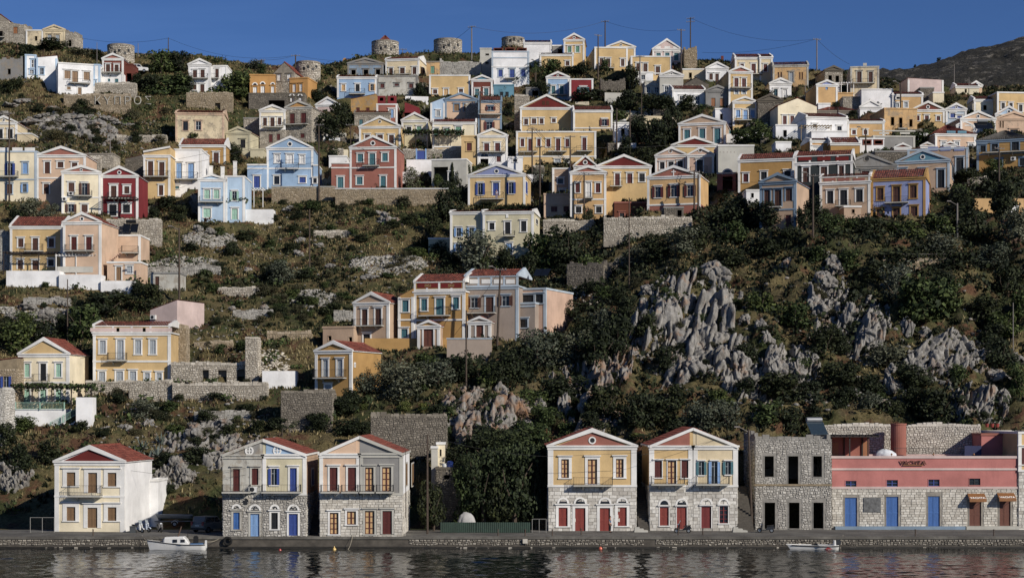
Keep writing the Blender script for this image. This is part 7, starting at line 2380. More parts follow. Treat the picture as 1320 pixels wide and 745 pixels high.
# ------------------------------------------------------------------ quay: fence, gates, stairs, posts
def corrugated_fence(x0, x1, yt, yb, label):
    Y = 182.4
    xa, xb = (x0 - 660) * Y / F, (x1 - 660) * Y / F
    h = (yb - yt) * Y / F
    root = empty('corrugated_fence', ((xa + xb) / 2, Y, 1.2), 0, label, 'fence')
    n = int((xb - xa) / 1.75)
    gm = plain('fence_green', '1E3A2D', 0.55, var=0.25, scale=1.5)
    for q in range(n):
        a_ = xa + (xb - xa) * q / n - (xa + xb) / 2
        b_ = xa + (xb - xa) * (q + 1) / n - (xa + xb) / 2
        m = MB()
        k = 9
        pts = [(a_ + (b_ - a_) * t / (2 * k), 0.035 * (1 if t % 2 else -1)) for t in range(2 * k + 1)]
        for p, s in zip(pts, pts[1:]):
            m.quad((p[0], p[1], 0.03), (s[0], s[1], 0.03), (s[0], s[1], h), (p[0], p[1], h))
        m.build('panel', gm, root)
        MB().box(a_ - 0.03, a_ + 0.03, 0.04, 0.1, 0, h + 0.03).build('post', iron(), root)
corrugated_fence(568, 614, 671, 684.5, 'shorter stretch of green corrugated fence beside the quay pole')
corrugated_fence(614.5, 684, 671, 684.5, 'long stretch of green corrugated fence under the pines')
def mesh_gate(x0, x1, yt, label, Y=182.6):
    xa, xb = (x0 - 660) * Y / F, (x1 - 660) * Y / F
    root = empty('wire_gate', ((xa + xb) / 2, Y, 1.2), 0, label, 'gate')
    w2, h = (xb - xa) / 2, (685 - yt) * Y / F
    m = MB()
    for x in (-w2, 0, w2):
        m.tube((x, 0, 0), (x, 0, h), 0.035, None, 6)
    m.tube((-w2, 0, h), (w2, 0, h), 0.03, None, 6)
    m.tube((-w2, 0, 0.1), (w2, 0, 0.1), 0.03, None, 6)
    m.build('frame', plain('gate_grey', '83817B', 0.6), root)
    m = MB()
    nn = int(2 * w2 / 0.16)
    for q in range(1, nn):
        m.tube((-w2 + q * 0.16, 0, 0.1), (-w2 + q * 0.16, 0, h), 0.008, None, 3)
    for q in range(1, int(h / 0.16)):
        m.tube((-w2, 0, q * 0.16), (w2, 0, q * 0.16), 0.008, None, 3)
    m.build('mesh', iron(), root)
mesh_gate(686, 704, 667.5, 'wire gate between the green fence and the ochre yellow house')
mesh_gate(39, 70, 665.5, 'wire fence panel left of the lone cream house')
cloth_heap('covered_heap', (((602 - 660) * 184.5 / F), 184.8, 1.7), 1.0, 0.7, 1.55, 'pale grey tarpaulin heap behind the green fence', 'A9A7A2', 'tarpaulin', 9)
tk = empty('water_tank', sight(580, 604, 193), 0, 'blue plastic water drum on the small rubble store', 'tank')
m = MB()
m.tube((0, 0, 0), (0, 0, 0.8), 0.36, 0.36, 16)
m.tube((0, 0, 0.8), (0, 0, 0.88), 0.36, 0.2, 16)
m.build('drum', plain('blue_plastic', '1E3F8C', 0.4), tk)
t2 = empty('water_tank', sight(573, 604, 193), 0, 'white plastic water drum left of the blue drum', 'tank')
m = MB()
m.tube((0, 0, 0), (0, 0, 0.6), 0.26, 0.26, 14)
m.build('drum', plain('white_plastic', 'C9CBC8', 0.4), t2)
H('PX', 562, 594, 686, 604, 'f', 'SD', 'small dark rubble store with a flat roof behind the quay pole', 'k612-617/8@576!', pil=False, d=5, t='SD', Y=192.5, pad=False, group='houses along the quay')
H('PX', 563, 573, 604, 572, 'f', 'LC', 'tiny pale yellow gate tower with a slit window behind the grey twin house', 'k579-588/3@568!', pil=False, d=2, t='W', Y=196, pad=False, group='houses along the quay')
H('PX', 556, 564, 604, 577, 'f', 'GC', 'narrow white wall end beside the tiny gate tower', '', pil=False, d=2, t='W', Y=195, pad=False, group='houses along the quay')

def stairs(x0, x1, n, rise, tread, Y0, label, name='stone_stairs', key='4E483F'):
    xa, xb = (x0 - 660) * Y0 / F, (x1 - 660) * Y0 / F
    root = empty(name, ((xa + xb) / 2, Y0, 1.2), 0, label, 'stairs', 'stone stairs up from the quay')
    w2 = (xb - xa) / 2
    for q in range(n):
        MB().box(-w2, w2, q * tread, (n + 1) * tread, q * rise + 0.001, (q + 1) * rise).build('step', plain('stair_stone' + key, key, 0.95, var=0.3, scale=3), root)
stairs(823, 836.5, 24, 0.19, 0.26, 184.5, 'steep stone stairs between the ochre yellow house and the shared pediment house')
stairs(951.5, 972, 24, 0.19, 0.26, 184.5, 'steep dark stairs left of the roofless stone shell')
stairs(397.5, 412, 10, 0.19, 0.28, 180, 'short stairs in the alley between the divided and the twin house')
for i, (x, y) in enumerate(((824, 684), (828, 685))):
    pass
ws = empty('white_steps', Vector(((826 - 660) * 183.5 / F, 183.2, 1.2)), 0, 'small whitewashed steps at the right foot of the ochre yellow house', 'steps')
for q in range(3):
    MB().box(-0.7 + q * 0.02, 0.75 - q * 0.45, 0, 1.2 - q * 0.3, q * 0.18 + .001, q * 0.18 + 0.18).build('step', stucco('GC'), ws)
ws = empty('white_steps', Vector(((953 - 660) * 183.5 / F, 183.2, 1.2)), 0, 'small whitewashed steps at the right foot of the shared pediment house', 'steps')
for q in range(3):
    MB().box(-0.7 + q * 0.02, 0.85 - q * 0.5, 0, 1.2 - q * 0.3, q * 0.18 + .001, q * 0.18 + 0.18).build('step', stucco('GC'), ws)
BNEAR = ['the lone cream house', 'the twin house', 'the middle of the green fence', 'the right end of the green fence', 'the ochre house corner', 'the ochre house middle', 'the shared pediment house', 'the cream half house', 'the bar', 'the last bar door']
for i, px in enumerate((120, 395, 642, 677, 712, 750, 876, 908, 1180, 1281)):
    Y = 177.6
    root = empty('mooring_post', ((px - 660) * Y / F, Y + (1.5 if i in (5, 6, 7) else 0), 1.2), 0, 'thin iron mooring post on the quay before ' + BNEAR[i], 'bollard', 'mooring posts along the quay')
    m = MB()
    m.tube((0, 0, 0), (0, 0, 0.62), 0.07, 0.06, 8)
    m.build('post', plain('rust', '4A3B2E', 0.8, var=0.3), root)
    m = MB()
    m.tube((0, 0, 0.62), (0, 0, 0.7), 0.1, 0.08, 8)
    m.build('cap', MATS['rust'], root)
pb = empty('meter_box', ((677 - 660) * 176.9 / F, 176.9, 0.5), 0, 'small pale box on the quay wall under the end of the green fence', 'box')
MB().box(-0.25, 0.25, -0.12, 0.1, 0, 0.45).build('case', plain('pale_box', 'B7B0A2', 0.7), pb)
# tyre fender
ty = empty('tyre_fender', ((293.5 - 660) * 176.7 / F, 176.7, 0.75), 0, 'black tyre hung as a fender on the quay wall', 'tyre')
m = MB()
for a in range(20):
    p, q = a * math.pi / 10, (a + 1) * math.pi / 10
    m.tube((0.36 * math.cos(p), 0, 0.36 * math.sin(p)), (0.36 * math.cos(q), 0, 0.36 * math.sin(q)), 0.14, None, 8)
m.build('tyre', plain('rubber', '0F0F0F', 0.9), ty)
# litter of small things by the twin house: crate and pale blocks, jugs on the landing
cr = empty('white_blocks', ((512 - 660) * 177.7 / F, 177.75, 1.2), 0, 'pale stone blocks stacked at the corner of the grey twin house', 'blocks')
for q in range(4):
    MB().box(-0.9 + q * 0.45, -0.47 + q * 0.45, 0, 0.3, 0.001, 0.3 if q < 2 else 0.22).build('block', stones(ST_WHT), cr)

# pergolas on the slope
def pergola(x0, x1, yt, yb, label, depth=2.5, vine=None, key=None, roof=False, slat=None):
    Y = ground_y((x0 + x1) / 2, yb) - 0.2
    c = sight((x0 + x1) / 2, yb, Y - 0.3)
    k = Y / F
    w2, h = (x1 - x0) * k / 2, (yb - yt) * k
    root = empty('pergola', c, 0, label, 'pergola', 'pergolas and shade roofs')
    mt = key or tim
    n = max(2, int(w2 * 2 / 2.2))
    for q in range(n + 1):
        x = -w2 + 2 * w2 * q / n
        MB().box(x - .06, x + .06, -depth, -depth + .12, -1.0, h).build('post', mt, root)
    MB().box(-w2 - .2, w2 + .2, -depth - .02, -depth + .14, h, h + 0.15).build('beam', mt, root)
    MB().box(-w2 - .2, w2 + .2, -0.3, -0.15, h, h + 0.15).build('beam', mt, root)
    nn = int(2 * w2 / 0.5)
    for q in range(nn + 1):
        x = -w2 + 2 * w2 * q / nn
        MB().box(x - .04, x + .04, -depth - .3, 0, h + 0.151, h + 0.26).build('rafter', mt, root)
    if vine:
        r = np.random.default_rng(int(x0))
        nl = int(vine * w2 * 2)
        ctr = np.stack([r.uniform(-w2 - .4, w2 + .4, nl), r.uniform(-depth - .5, 0.1, nl), h + 0.25 + r.normal(0, .16, nl) - 0.5 * (r.uniform(0, 1, nl) < 0.25) * r.uniform(0, 1.4, nl)], 1)
        nv = r.normal(size=(nl, 3))
        t = np.cross(nv, r.normal(size=(nl, 3)))
        t /= np.linalg.norm(t, axis=1)[:, None]
        b = np.cross(nv / np.linalg.norm(nv, axis=1)[:, None], t)
        s = r.uniform(.1, .2, nl)[:, None]
        v = np.stack([ctr - t * s, ctr + b * s, ctr + t * s, ctr - b * s], 1).reshape(-1, 3)
        np_mesh('vine', v, np.arange(nl * 4).reshape(nl, 4), LEAFM['green'], root)
    return root
pergola(137, 178, 258, 281, 'dark timber pergola on the crimson house terrace', 3.0)
pergola(10, 77, 328, 348, 'dark timber pergola along the yellow two storey house', 2.2)
pergola(22, 122, 500, 524, 'long vine pergola in front of the mint shuttered house', 2.0, vine=90)
pergola(522, 596, 173, 190, 'leafy vine pergola before the low cream house', 2.5, vine=110)
pergola(1004, 1040, 145, 158, 'vine pergola on the front of the big ivory gable', 2.0, vine=80)
pergola(1030, 1068, 166, 178, 'tan cane shade roof over the white house terrace', 2.5, key=plain('cane', '8A7550', 0.9))
pergola(284, 318, 261, 278, 'vine covered white pergola at the pale blue houses', 2.0, vine=90, key=stucco('W'))
pergola(318, 341, 246, 262, 'white metal pergola right of the pale blue houses', 2.0, key=stucco('W'))
pergola(926, 944, 201, 222, 'red brown shade roof on the salmon terrace block', 2.5, key=plain('red_timber', '5A261C', 0.8))
pergola(1082, 1098, 110, 122, 'white open frame pergola beside the lilac gable house', 2.0, key=stucco('W'))
pergola(742, 785, 275, 285, 'leafy shade over the yard of the peach gabled house', 2.0, vine=70) if False else None
# the glazed veranda under the peach gable
vr = pergola(78, 129, 332, 353, 'white framed glazed veranda under the balcony of the round window gable', 2.6, key=stucco('W'))
m = MB()
m.box(-2.9, 2.9, -2.62, -2.58, 0.0, 0.9)
m.build('balustrade', stucco('GC'), vr)
# solar panels on the rubble wall
so_ = empty('solar_heater', sight(168, 301, 281), 0.1, 'black solar panels with a dark tank on the rubble wall', 'solar heater', 'solar water heaters')
for q in range(2):
    MB().prism_x([(-0.9, 0.1), (-0.9, 0.18), (0.9, 1.7), (0.9, 1.6)], -1.2 + q * 1.25, -0.02 + q * 1.25).build('collector', plain('solar_dark', '15181C', 0.12), so_)
m = MB()
m.tube((-0.8, 1.0, 2.05), (0.8, 1.0, 2.05), 0.3, None, 14)
m.build('tank', plain('tank_black', '141414', 0.4), so_)
s3 = empty('solar_heater', sight(1268, 168, 309), 0.0, 'solar water heater on the faded tan pediment house', 'solar heater', 'solar water heaters')
MB().prism_x([(-0.9, 0.1), (-0.9, 0.18), (0.9, 1.5), (0.9, 1.4)], -1.6, 1.6).build('collector', plain('solar_dark', '15181C', 0.12), s3)
m = MB()
m.tube((-0.9, 0.9, 1.8), (0.9, 0.9, 1.8), 0.3, None, 14)
m.build('tank', plain('tank_steel', '7E8286', 0.5, 0.3), s3)
s4 = empty('solar_heater', sight(698, 357, 240), -0.3, 'solar panels tilted on the roof of the peach annex', 'solar heater', 'solar water heaters')
for q in range(2):
    MB().prism_x([(-0.8, 0.1), (-0.8, 0.18), (0.8, 1.2), (0.8, 1.1)], -1.0 + q * 1.1, 0.05 + q * 1.1).build('collector', plain('solar_dark', '15181C', 0.12), s4)
# satellite dish of the long white house
sd_ = empty('satellite_dish', sight(1074, 174, 318), 0, 'big black satellite dish on the long white house', 'dish')
m = MB()
for k in range(16):
    p, q = k * math.pi / 8, (k + 1) * math.pi / 8
    m.poly([(0, 0.15, 0), (0.5 * math.cos(p), 0, 0.5 * math.sin(p)), (0.5 * math.cos(q), 0, 0.5 * math.sin(q))])
m.build('bowl', plain('dish_black', '1A1A1C', 0.5), sd_)
m = MB()
m.tube((0, 0.15, 0), (0, 0.4, -0.9), 0.04, None, 6)
m.build('arm', iron(), sd_)
# chimneys beside the pale blue house, thin red chimney on the skyline
for i, (x, yt, yb) in enumerate(((272, 215, 240), (287, 216, 240), (303, 209, 240))):
    g = sight(x, yb, 312)
    k = 312 / F
    MBx = MB()
    MBx.box(-0.3, 0.3, -0.3, 0.3, -0.5, (yb - yt) * k)
    MBx.box(-0.36, 0.36, -0.36, 0.36, (yb - yt) * k, (yb - yt) * k + 0.12)
    o = MBx.build('gate_pillar', stucco('W'))
    o.location = g
    tag(o, ['left white pillar above the pale blue mint shuttered house', 'middle white pillar above the pale blue mint shuttered house', 'tallest white pillar above the flat topped pale blue bay'][i], 'pillar', 'white pillars above the pale blue houses')
ch = empty('chimney', sight(931, 86, 382), 0, 'thin red chimney standing above the small white gabled house', 'chimney')
MB().box(-0.28, 0.28, -0.28, 0.28, -1.5, 2.3).build('shaft', plain('red_brick', '6E2A20', 0.9), ch)
c2 = empty('chimney', sight(1080, 148, 322), 0, 'dark brown chimney pipe at the ridge of the long white house', 'chimney')
MB().tube((0, 0, -1.0), (0, 0, 1.3), 0.14, None, 8).build('pipe', plain('dark_pipe', '2B1A16', 0.8), c2)
# ruined wall on the skyline beside the tall poles
rw = H('V5', 436, 524, 310, 182, 'r', 'SN', 'square ruined stone tower behind the tallest dark pole', '', pil=False, d=5, t='ST')
bg_ = empty('blue_gate', sight(543, 206, 324) - Vector((0, .3, 0)), 0, 'bright blue gate between blue posts in the garden wall', 'gate')
for x in (-1.0, 0.75):
    MB().box(x, x + 0.25, -0.15, 0.15, 0, 2.0).build('post', wood('lb'), bg_)
MB().box(-0.74, 0.74, -0.03, 0.03, 0.05, 1.6).build('leaf', wood('bl'), bg_)
# mint railings and the outside stairs on the white base
mint = wood('mi')
def railing_run(p, q, h, label, mat, step=0.16, th=0.03, name='railing'):
    root = empty(name, p, 0, label, 'railing')
    d = q - p
    L = d.length
    n = max(2, int(L / step))
    m = MB()
    for i in range(n + 1):
        b_ = d * (i / n)
        m.tube(b_, b_ + Vector((0, 0, h)), th * 0.5, None, 4)
    for z in (0.08, h):
        m.tube(Vector((0, 0, z)), d + Vector((0, 0, z)), th, None, 4)
    m.build('baluster', mat, root)
    for t in (0, 0.5, 1):
        b_ = d * t
        MB().box(b_.x - .06, b_.x + .06, b_.y - .06, b_.y + .06, b_.z - 0.02, b_.z + h + 0.05).build('post', mat, root)
Yt = ground_y(50, 548) - 0.2
railing_run(sight(20, 527.5, Yt), sight(83, 527.5, Yt), 0.85, 'mint green railing along the white terrace', mint, name='terrace_railing')
railing_run(sight(65, 553, Yt - .3), sight(98, 535, Yt - .3), 0.85, 'mint green railing climbing beside the outside stairs', mint, name='stair_railing')
sr = empty('outside_stairs', sight(66, 554, Yt - 0.1), 0, 'white stairs rising to the terrace of the mint shuttered house', 'stairs')
for q in range(12):
    MB().box(q * 0.28, 3.6, 0, 1.2, q * 0.15 - 0.6 + 0.001, (q + 1) * 0.15 - 0.6).build('step', stucco('UW'), sr)
railing_run(sight(1140, 336, ground_y(1182, 349)), sight(1226, 336, ground_y(1182, 349)), 0.9, 'thin metal railing on the pale tan cliff wall', PALE, step=1.0, name='cliff_railing')
o2 = empty('outside_stairs', sight(130, 345, 269), 0, 'dark outside stairs climbing to the lower peach wing', 'stairs')
for q in range(12):
    MB().box(q * 0.26, q * 0.26 + 0.3, -0.3, 0.6, q * 0.2, q * 0.2 + 0.2).build('step', stucco('PC'), o2)

# ------------------------------------------------------------------ boats
def loft(sections, mat, name, parent, smooth=True, close=True):
    """sections: list of lists of points"""
    n = len(sections[0])
    m = MB()
    for s in sections:
        m.v += [tuple(p) for p in s]
    for i in range(len(sections) - 1):
        for j in range(n - 1):
            a = i * n + j
            m.f.append((a, a + 1, a + n + 1, a + n))
    if close:
        m.f.append(tuple(range((len(sections) - 1) * n, len(sections) * n)))
    return m.build(name, mat, parent, smooth)
def hull(L, B, H_, bow, sheer, parent, mat, draft=0.3):
    secs, sheer_l = [], []
    for t in np.linspace(0, 1, 13):
        x = -L / 2 + L * t
        b = B / 2 * (math.sin(math.pi * min(1, (t + 0.02) * 0.95) * 0.5 + 0.0) ** 0.6 if t < 0.55 else 1.0) * (1 - 0.12 * max(0, (t - 0.7) / 0.3))
        z = H_ + sheer * (1 - t) ** 2.2 + 0.15 * max(0, t - 0.75)
        rake = bow * (1 - t) ** 3
        sec = []
        for s in np.linspace(-1, 1, 11):
            a = abs(s)
            yy = b * math.copysign(a ** 0.55, s)
            zz = -draft + (z + draft) * a ** 2.0
            sec.append((x - rake * (zz + draft) / (z + draft), yy, zz))
        secs.append(sec)
    loft(secs, mat, 'hull', parent)
    return secs
white_paint = plain('boat_white', 'D6D5D0', 0.35, var=0.06)
navy = plain('boat_stripe', '1A1410', 0.5)
Yb = 175.2
b1 = empty('cabin_boat', ((230 - 660) * Yb / F, Yb, 0.0), 0.0, 'small white wooden cabin boat moored near the lone cream house', 'boat')
S1 = hull(5.7, 1.9, 0.55, 0.35, 0.45, b1, white_paint)
m = MB()
for s0, s1 in zip(S1, S1[1:]):
    for k in (0, -1):
        p, q = Vector(s0[k]), Vector(s1[k])
        m.tube(p - Vector((0, 0, .06)), q - Vector((0, 0, .06)), 0.045, None, 5)
m.build('rubbing_strake', navy, b1)
m = MB()
dk = []
for s0, s1 in zip(S1, S1[1:]):
    a, b = Vector(s0[0]), Vector(s0[-1])
    c, d = Vector(s1[-1]), Vector(s1[0])
    z = Vector((0, 0, -0.1))
    m.quad(a + z, b + z, c + z, d + z)
m.build('deck', plain('boat_deck', '9FA6AA', 0.6), b1)
secs = []
for x, w2, zb, zt in ((-1.42, 0.5, 0.5, 1.12), (-1.3, 0.55, 0.5, 1.28), (0.6, 0.66, 0.45, 1.36), (0.85, 0.64, 0.45, 1.1), (1.15, 0.62, 0.45, 0.7)):
    secs.append([(x, -w2, zb), (x, -w2, zt - 0.12), (x, -w2 * 0.8, zt), (x, w2 * 0.8, zt), (x, w2, zt - 0.12), (x, w2, zb)])
loft(secs, white_paint, 'cabin', b1, smooth=False)
for (x0, x1) in ((-0.42, 0.0), (0.35, 0.78)):
    MB().box(x0, x1, -0.69, -0.62, 0.78, 1.08).build('window', glass(), b1)
MB().box(-1.52, -1.36, -0.42, 0.42, 0.6, 1.1).build('windscreen', plain('boat_blue', '2A4060', 0.4), b1)
MB().tube((-0.05, 0, 1.3), (0.3, 0, 2.35), 0.07, 0.06, 8).build('mast', plain('mast_wood', '5A4232', 0.8), b1)
MB().tube((0.95, 0, 1.2), (0.95, 0, 1.95), 0.03, 0.03, 6).build('exhaust_pipe', navy, b1)
MB().box(1.3, 2.5, -0.6, 0.6, 0.5, 0.66).build('tarpaulin', plain('tarp_blue', '3E6A96', 0.8), b1)
m = MB()
m.box(1.55, 2.0, -0.2, 0.25, 0.66, 1.3)
m.box(1.65, 1.9, -0.25, 0.3, 1.3, 1.42)
m.build('engine_box', plain('engine_black', '191919', 0.6), b1)
MB().box(2.72, 2.9, -0.1, 0.1, 0.2, 0.95).build('rudder_post', white_paint, b1)

b2 = empty('speedboat', ((1050 - 660) * 175.6 / F, 175.6, 0.0), 0.03, 'low white open speedboat with a red flash moored before the stone shell', 'boat')
S2 = hull(4.7, 1.7, 0.42, 0.55, 0.12, b2, white_paint, 0.2)
m = MB()
for s0, s1 in zip(S2[1:], S2[2:]):
    for k in (0, -1):
        p, q = Vector(s0[k]), Vector(s1[k])
        m.tube(p - Vector((0, 0, .1)), q - Vector((0, 0, .1)), 0.05, None, 5)
m.build('rubbing_strake', navy, b2)
m = MB()
for s0, s1 in zip(S2, S2[1:]):
    a, b, c, d = Vector(s0[0]), Vector(s0[-1]), Vector(s1[-1]), Vector(s1[0])
    z = Vector((0, 0, -0.02))
    m.quad(a + z, b + z, c + z, d + z)
m.build('deck', white_paint, b2)
m = MB()
m.prism([(0.9, 0.05), (1.7, 0.05), (1.45, 0.2), (1.15, 0.26)], -0.885, -0.84)
m.build('red_flash', plain('boat_red', '8E1F18', 0.4), b2)
m = MB()
m.prism([(-0.3, 0.42), (0.35, 0.42), (0.1, 0.62)], -0.5, 0.5)
m.build('windscreen', glass(), b2)
om = MB()
om.box(2.3, 2.55, -0.14, 0.14, -0.2, 0.5)
om.prism([(2.15, 0.5), (2.65, 0.5), (2.7, 0.85), (2.55, 1.0), (2.25, 0.95)], -0.2, 0.2)
om.build('outboard_motor', plain('engine_grey', '2A2C2E', 0.4), b2)
MB().tube((1.95, -0.5, 0.4), (1.95, -0.5, 0.95), 0.16, 0.14, 10).build('fender', plain('white_fender', 'C9C9C6', 0.5), b2)

Yc = 193.0
b3 = empty('trailer_boat', ((226 - 660) * Yc / F, Yc, 1.2), 0.1, 'grey and white speedboat on a trailer in the shade of the rock', 'boat')
hb = empty('hull_frame', (0, 0, 0), 0)
COL.objects.unlink(hb)
bpy.data.objects.remove(hb)
S3 = []
for t in np.linspace(0, 1, 10):
    x = -1.9 + 3.8 * t
    b = 0.75 * min(1, (t * 2.2 + 0.05)) ** 0.6
    S3.append([(x - 0.3 * (1 - t) * (abs(s) ** 2), b * math.copysign(abs(s) ** .6, s), 0.75 + 0.5 * abs(s) ** 1.8 + 0.12 * (1 - t)) for s in np.linspace(-1, 1, 9)])
loft(S3, plain('boat_grey', '8E9498', 0.4), 'hull', b3)
m = MB()
for s0, s1 in zip(S3, S3[1:]):
    m.quad(s0[0], s0[-1], s1[-1], s1[0])
m.build('deck', plain('boat_blue_grey', '5E6E82', 0.5), b3)
tr = empty('boat_trailer', ((226 - 660) * Yc / F, Yc, 1.2), 0.1, 'two wheeled boat trailer under the grey speedboat', 'trailer')
MB().box(-2.3, 1.7, -0.06, 0.06, 0.5, 0.62).build('frame', plain('galvanised', '6E7072', 0.5, 0.5), tr)
MB().box(-0.1, 0.1, -0.8, 0.8, 0.44, 0.52).build('axle', plain('galvanised', '6E7072', 0.5, 0.5), tr)
RUB = plain('rubber', '0F0F0F', 0.9)
def wheel(parent, x, y, z, r, wd, name='wheel'):
    m = MB()
    n = 18
    for k in range(n):
        p, q = 2 * math.pi * k / n, 2 * math.pi * (k + 1) / n
        m.prism([(x + r * .58 * math.cos(p), z + r * .58 * math.sin(p)), (x + r * math.cos(p), z + r * math.sin(p)), (x + r * math.cos(q), z + r * math.sin(q)), (x + r * .58 * math.cos(q), z + r * .58 * math.sin(q))], y - wd / 2, y + wd / 2)
    o = m.build(name, RUB, parent)
    m = MB()
    m.disc(x, z, r * 0.57, y - wd * 0.4, y + wd * 0.4, 14)
    m.build('rim', plain('rim_grey', '9A9C9E', 0.35, 0.7), o)
for sgn in (-1, 1):
    wheel(tr, 0, sgn * 0.9, 0.3, 0.3, 0.18)
    m = MB()
    m.ring(0, 0.3, 0.34, 0.4, sgn * 0.9 - .12, sgn * .9 + .12, 10, 0.3, math.pi - .3)
    m.build('mudguard', plain('white_guard', 'B9BBB9', 0.5), tr)

for i, (px, py, hexc, lab, rr) in enumerate(((361, 709, 'A81E18', 'red mooring buoy in front of the divided gable house', 0.16), (431, 708, 'D0A83A', 'yellow cone buoy in front of the twin house', 0.2), (774, 707, 'D2542A', 'orange mooring buoy before the ochre yellow house', 0.2),
                                             (998, 702.5, 'C9B73E', 'larger yellow buoy beside the white speedboat', 0.2), (1008, 704, 'C98A2E', 'tiny orange float beside the larger yellow buoy', 0.1), (300, 709, '15181A', 'dark float drifting in front of the quay', 0.16), (110, 710, '101214', 'tiny dark float in front of the lone cream house', 0.12))):
    Y = HC * F / (py - HOR)
    root = empty('mooring_buoy', ((px - 660) * Y / F, Y, 0.0), 0, lab, 'buoy', 'mooring buoys off the quay')
    m = MB()
    pr = [(0.0, -rr), (rr * .8, -rr * .5), (rr, 0), (rr * .8, rr * .6), (rr * .3, rr * 1.1), (0.02, rr * (1.9 if i in (1, 3) else 1.15))]
    for (r0, z0), (r1, z1) in zip(pr, pr[1:]):
        for k in range(14):
            p, q = 2 * math.pi * k / 14, 2 * math.pi * (k + 1) / 14
            m.quad((r0 * math.cos(p), r0 * math.sin(p), z0), (r0 * math.cos(q), r0 * math.sin(q), z0), (r1 * math.cos(q), r1 * math.sin(q), z1), (r1 * math.cos(p), r1 * math.sin(p), z1))
    m.build('float', plain('buoy_' + hexc, hexc, 0.4), root, True)
    m = MB()
    for k in range(8):
        p, q = k * math.pi / 4, (k + 1) * math.pi / 4
        m.tube((0.05 * math.cos(p), 0, pr[-1][1] + 0.04 + 0.05 * math.sin(p)), (0.05 * math.cos(q), 0, pr[-1][1] + 0.04 + 0.05 * math.sin(q)), 0.012, None, 4)
    m.build('ring', iron(), root)

# ------------------------------------------------------------------ vehicles
def car(loc, rz, label, hexc, L=4.3, pickup=False):
    root = empty('parked_car', loc, rz, label, 'car')
    paint = plain('car_paint_' + hexc, hexc, 0.3, var=0.05)
    W2 = 0.88
    body = [(-L / 2, 0.45), (-L / 2 + 0.1, 0.3), (L / 2 - 0.1, 0.3), (L / 2, 0.45), (L / 2, 0.85), (L / 2 - 0.15, 0.98), (0.9, 1.05), (-L / 2 + 0.1, 1.05), (-L / 2, 0.95)]
    m = MB()
    m.prism(body, -W2, W2)
    o = m.build('body', paint, root)
    bv = o.modifiers.new('bevel', 'BEVEL')
    bv.width = 0.07
    bv.segments = 2
    cab = [(-L / 2 + 0.12, 1.05), (1.0, 1.05), (0.35, 1.68), (-L / 2 + 0.42, 1.72)] if not pickup else [(-0.6, 1.05), (1.0, 1.05), (0.4, 1.66), (-0.5, 1.68)]
    m = MB()
    m.prism(cab, -W2 * 0.9, W2 * 0.9)
    c = m.build('cabin', paint, root)
    bv = c.modifiers.new('bevel', 'BEVEL')
    bv.width = 0.06
    bv.segments = 2
    xb = cab[0][0]
    MB().prism([(xb - 0.012 + 0.07, 1.15), (xb + 0.2, 1.15), (cab[3][0] + .1, 1.6), (cab[3][0] - 0.03, 1.6)], -W2 * .75, W2 * .75).build('rear_window', glass(), root)
    for sgn in (-1, 1):
        a, b = sorted((sgn * W2 * 0.91, sgn * W2 * 0.86))
        MB().prism([(xb + 0.35, 1.12), (-0.25, 1.12), (-0.25, 1.58), (cab[3][0] + .15, 1.58)], a, b).build('side_window', glass(), root)
        MB().prism([(-0.15, 1.12), (0.78, 1.12), (0.32, 1.58), (-0.15, 1.58)], a, b).build('side_window', glass(), root)
        MB().box(-L / 2 - 0.03, -L / 2 + 0.08, sgn * 0.72 - 0.12, sgn * 0.72 + 0.12, 0.78, 1.2).build('tail_light', plain('tail_red', '8C1512', 0.3), root)
        MB().box(L / 2 - 0.05, L / 2 + 0.03, sgn * 0.62 - 0.16, sgn * 0.62 + 0.16, 0.68, 0.84).build('headlight', plain('lamp_clear', 'C8CCD0', 0.1), root)
        for x in (-L / 2 + 0.8, L / 2 - 0.85):
            wheel(root, x, sgn * 0.8, 0.33, 0.33, 0.22)
    MB().box(-L / 2 - 0.06, -L / 2 + 0.1, -W2 * .95, W2 * .95, 0.36, 0.55).build('bumper', plain('bumper_dark', '222325', 0.6), root)
    MB().box(-L / 2 - 0.02, -L / 2 + .02, -0.26, 0.26, 0.7, 0.82).build('number_plate', plain('plate', 'C9C7BE', 0.5), root)
    return root
car(((270 - 660) * 184 / F, 184.2, 1.2), R(62), 'grey estate car parked in the shade left of the divided gable house', '6E6E6A')
g = on_ground(178, 94)
car((g.x, g.y, g.z), R(8), 'small white car parked beside the windmill stump and the low red annex', 'D0D0CC')

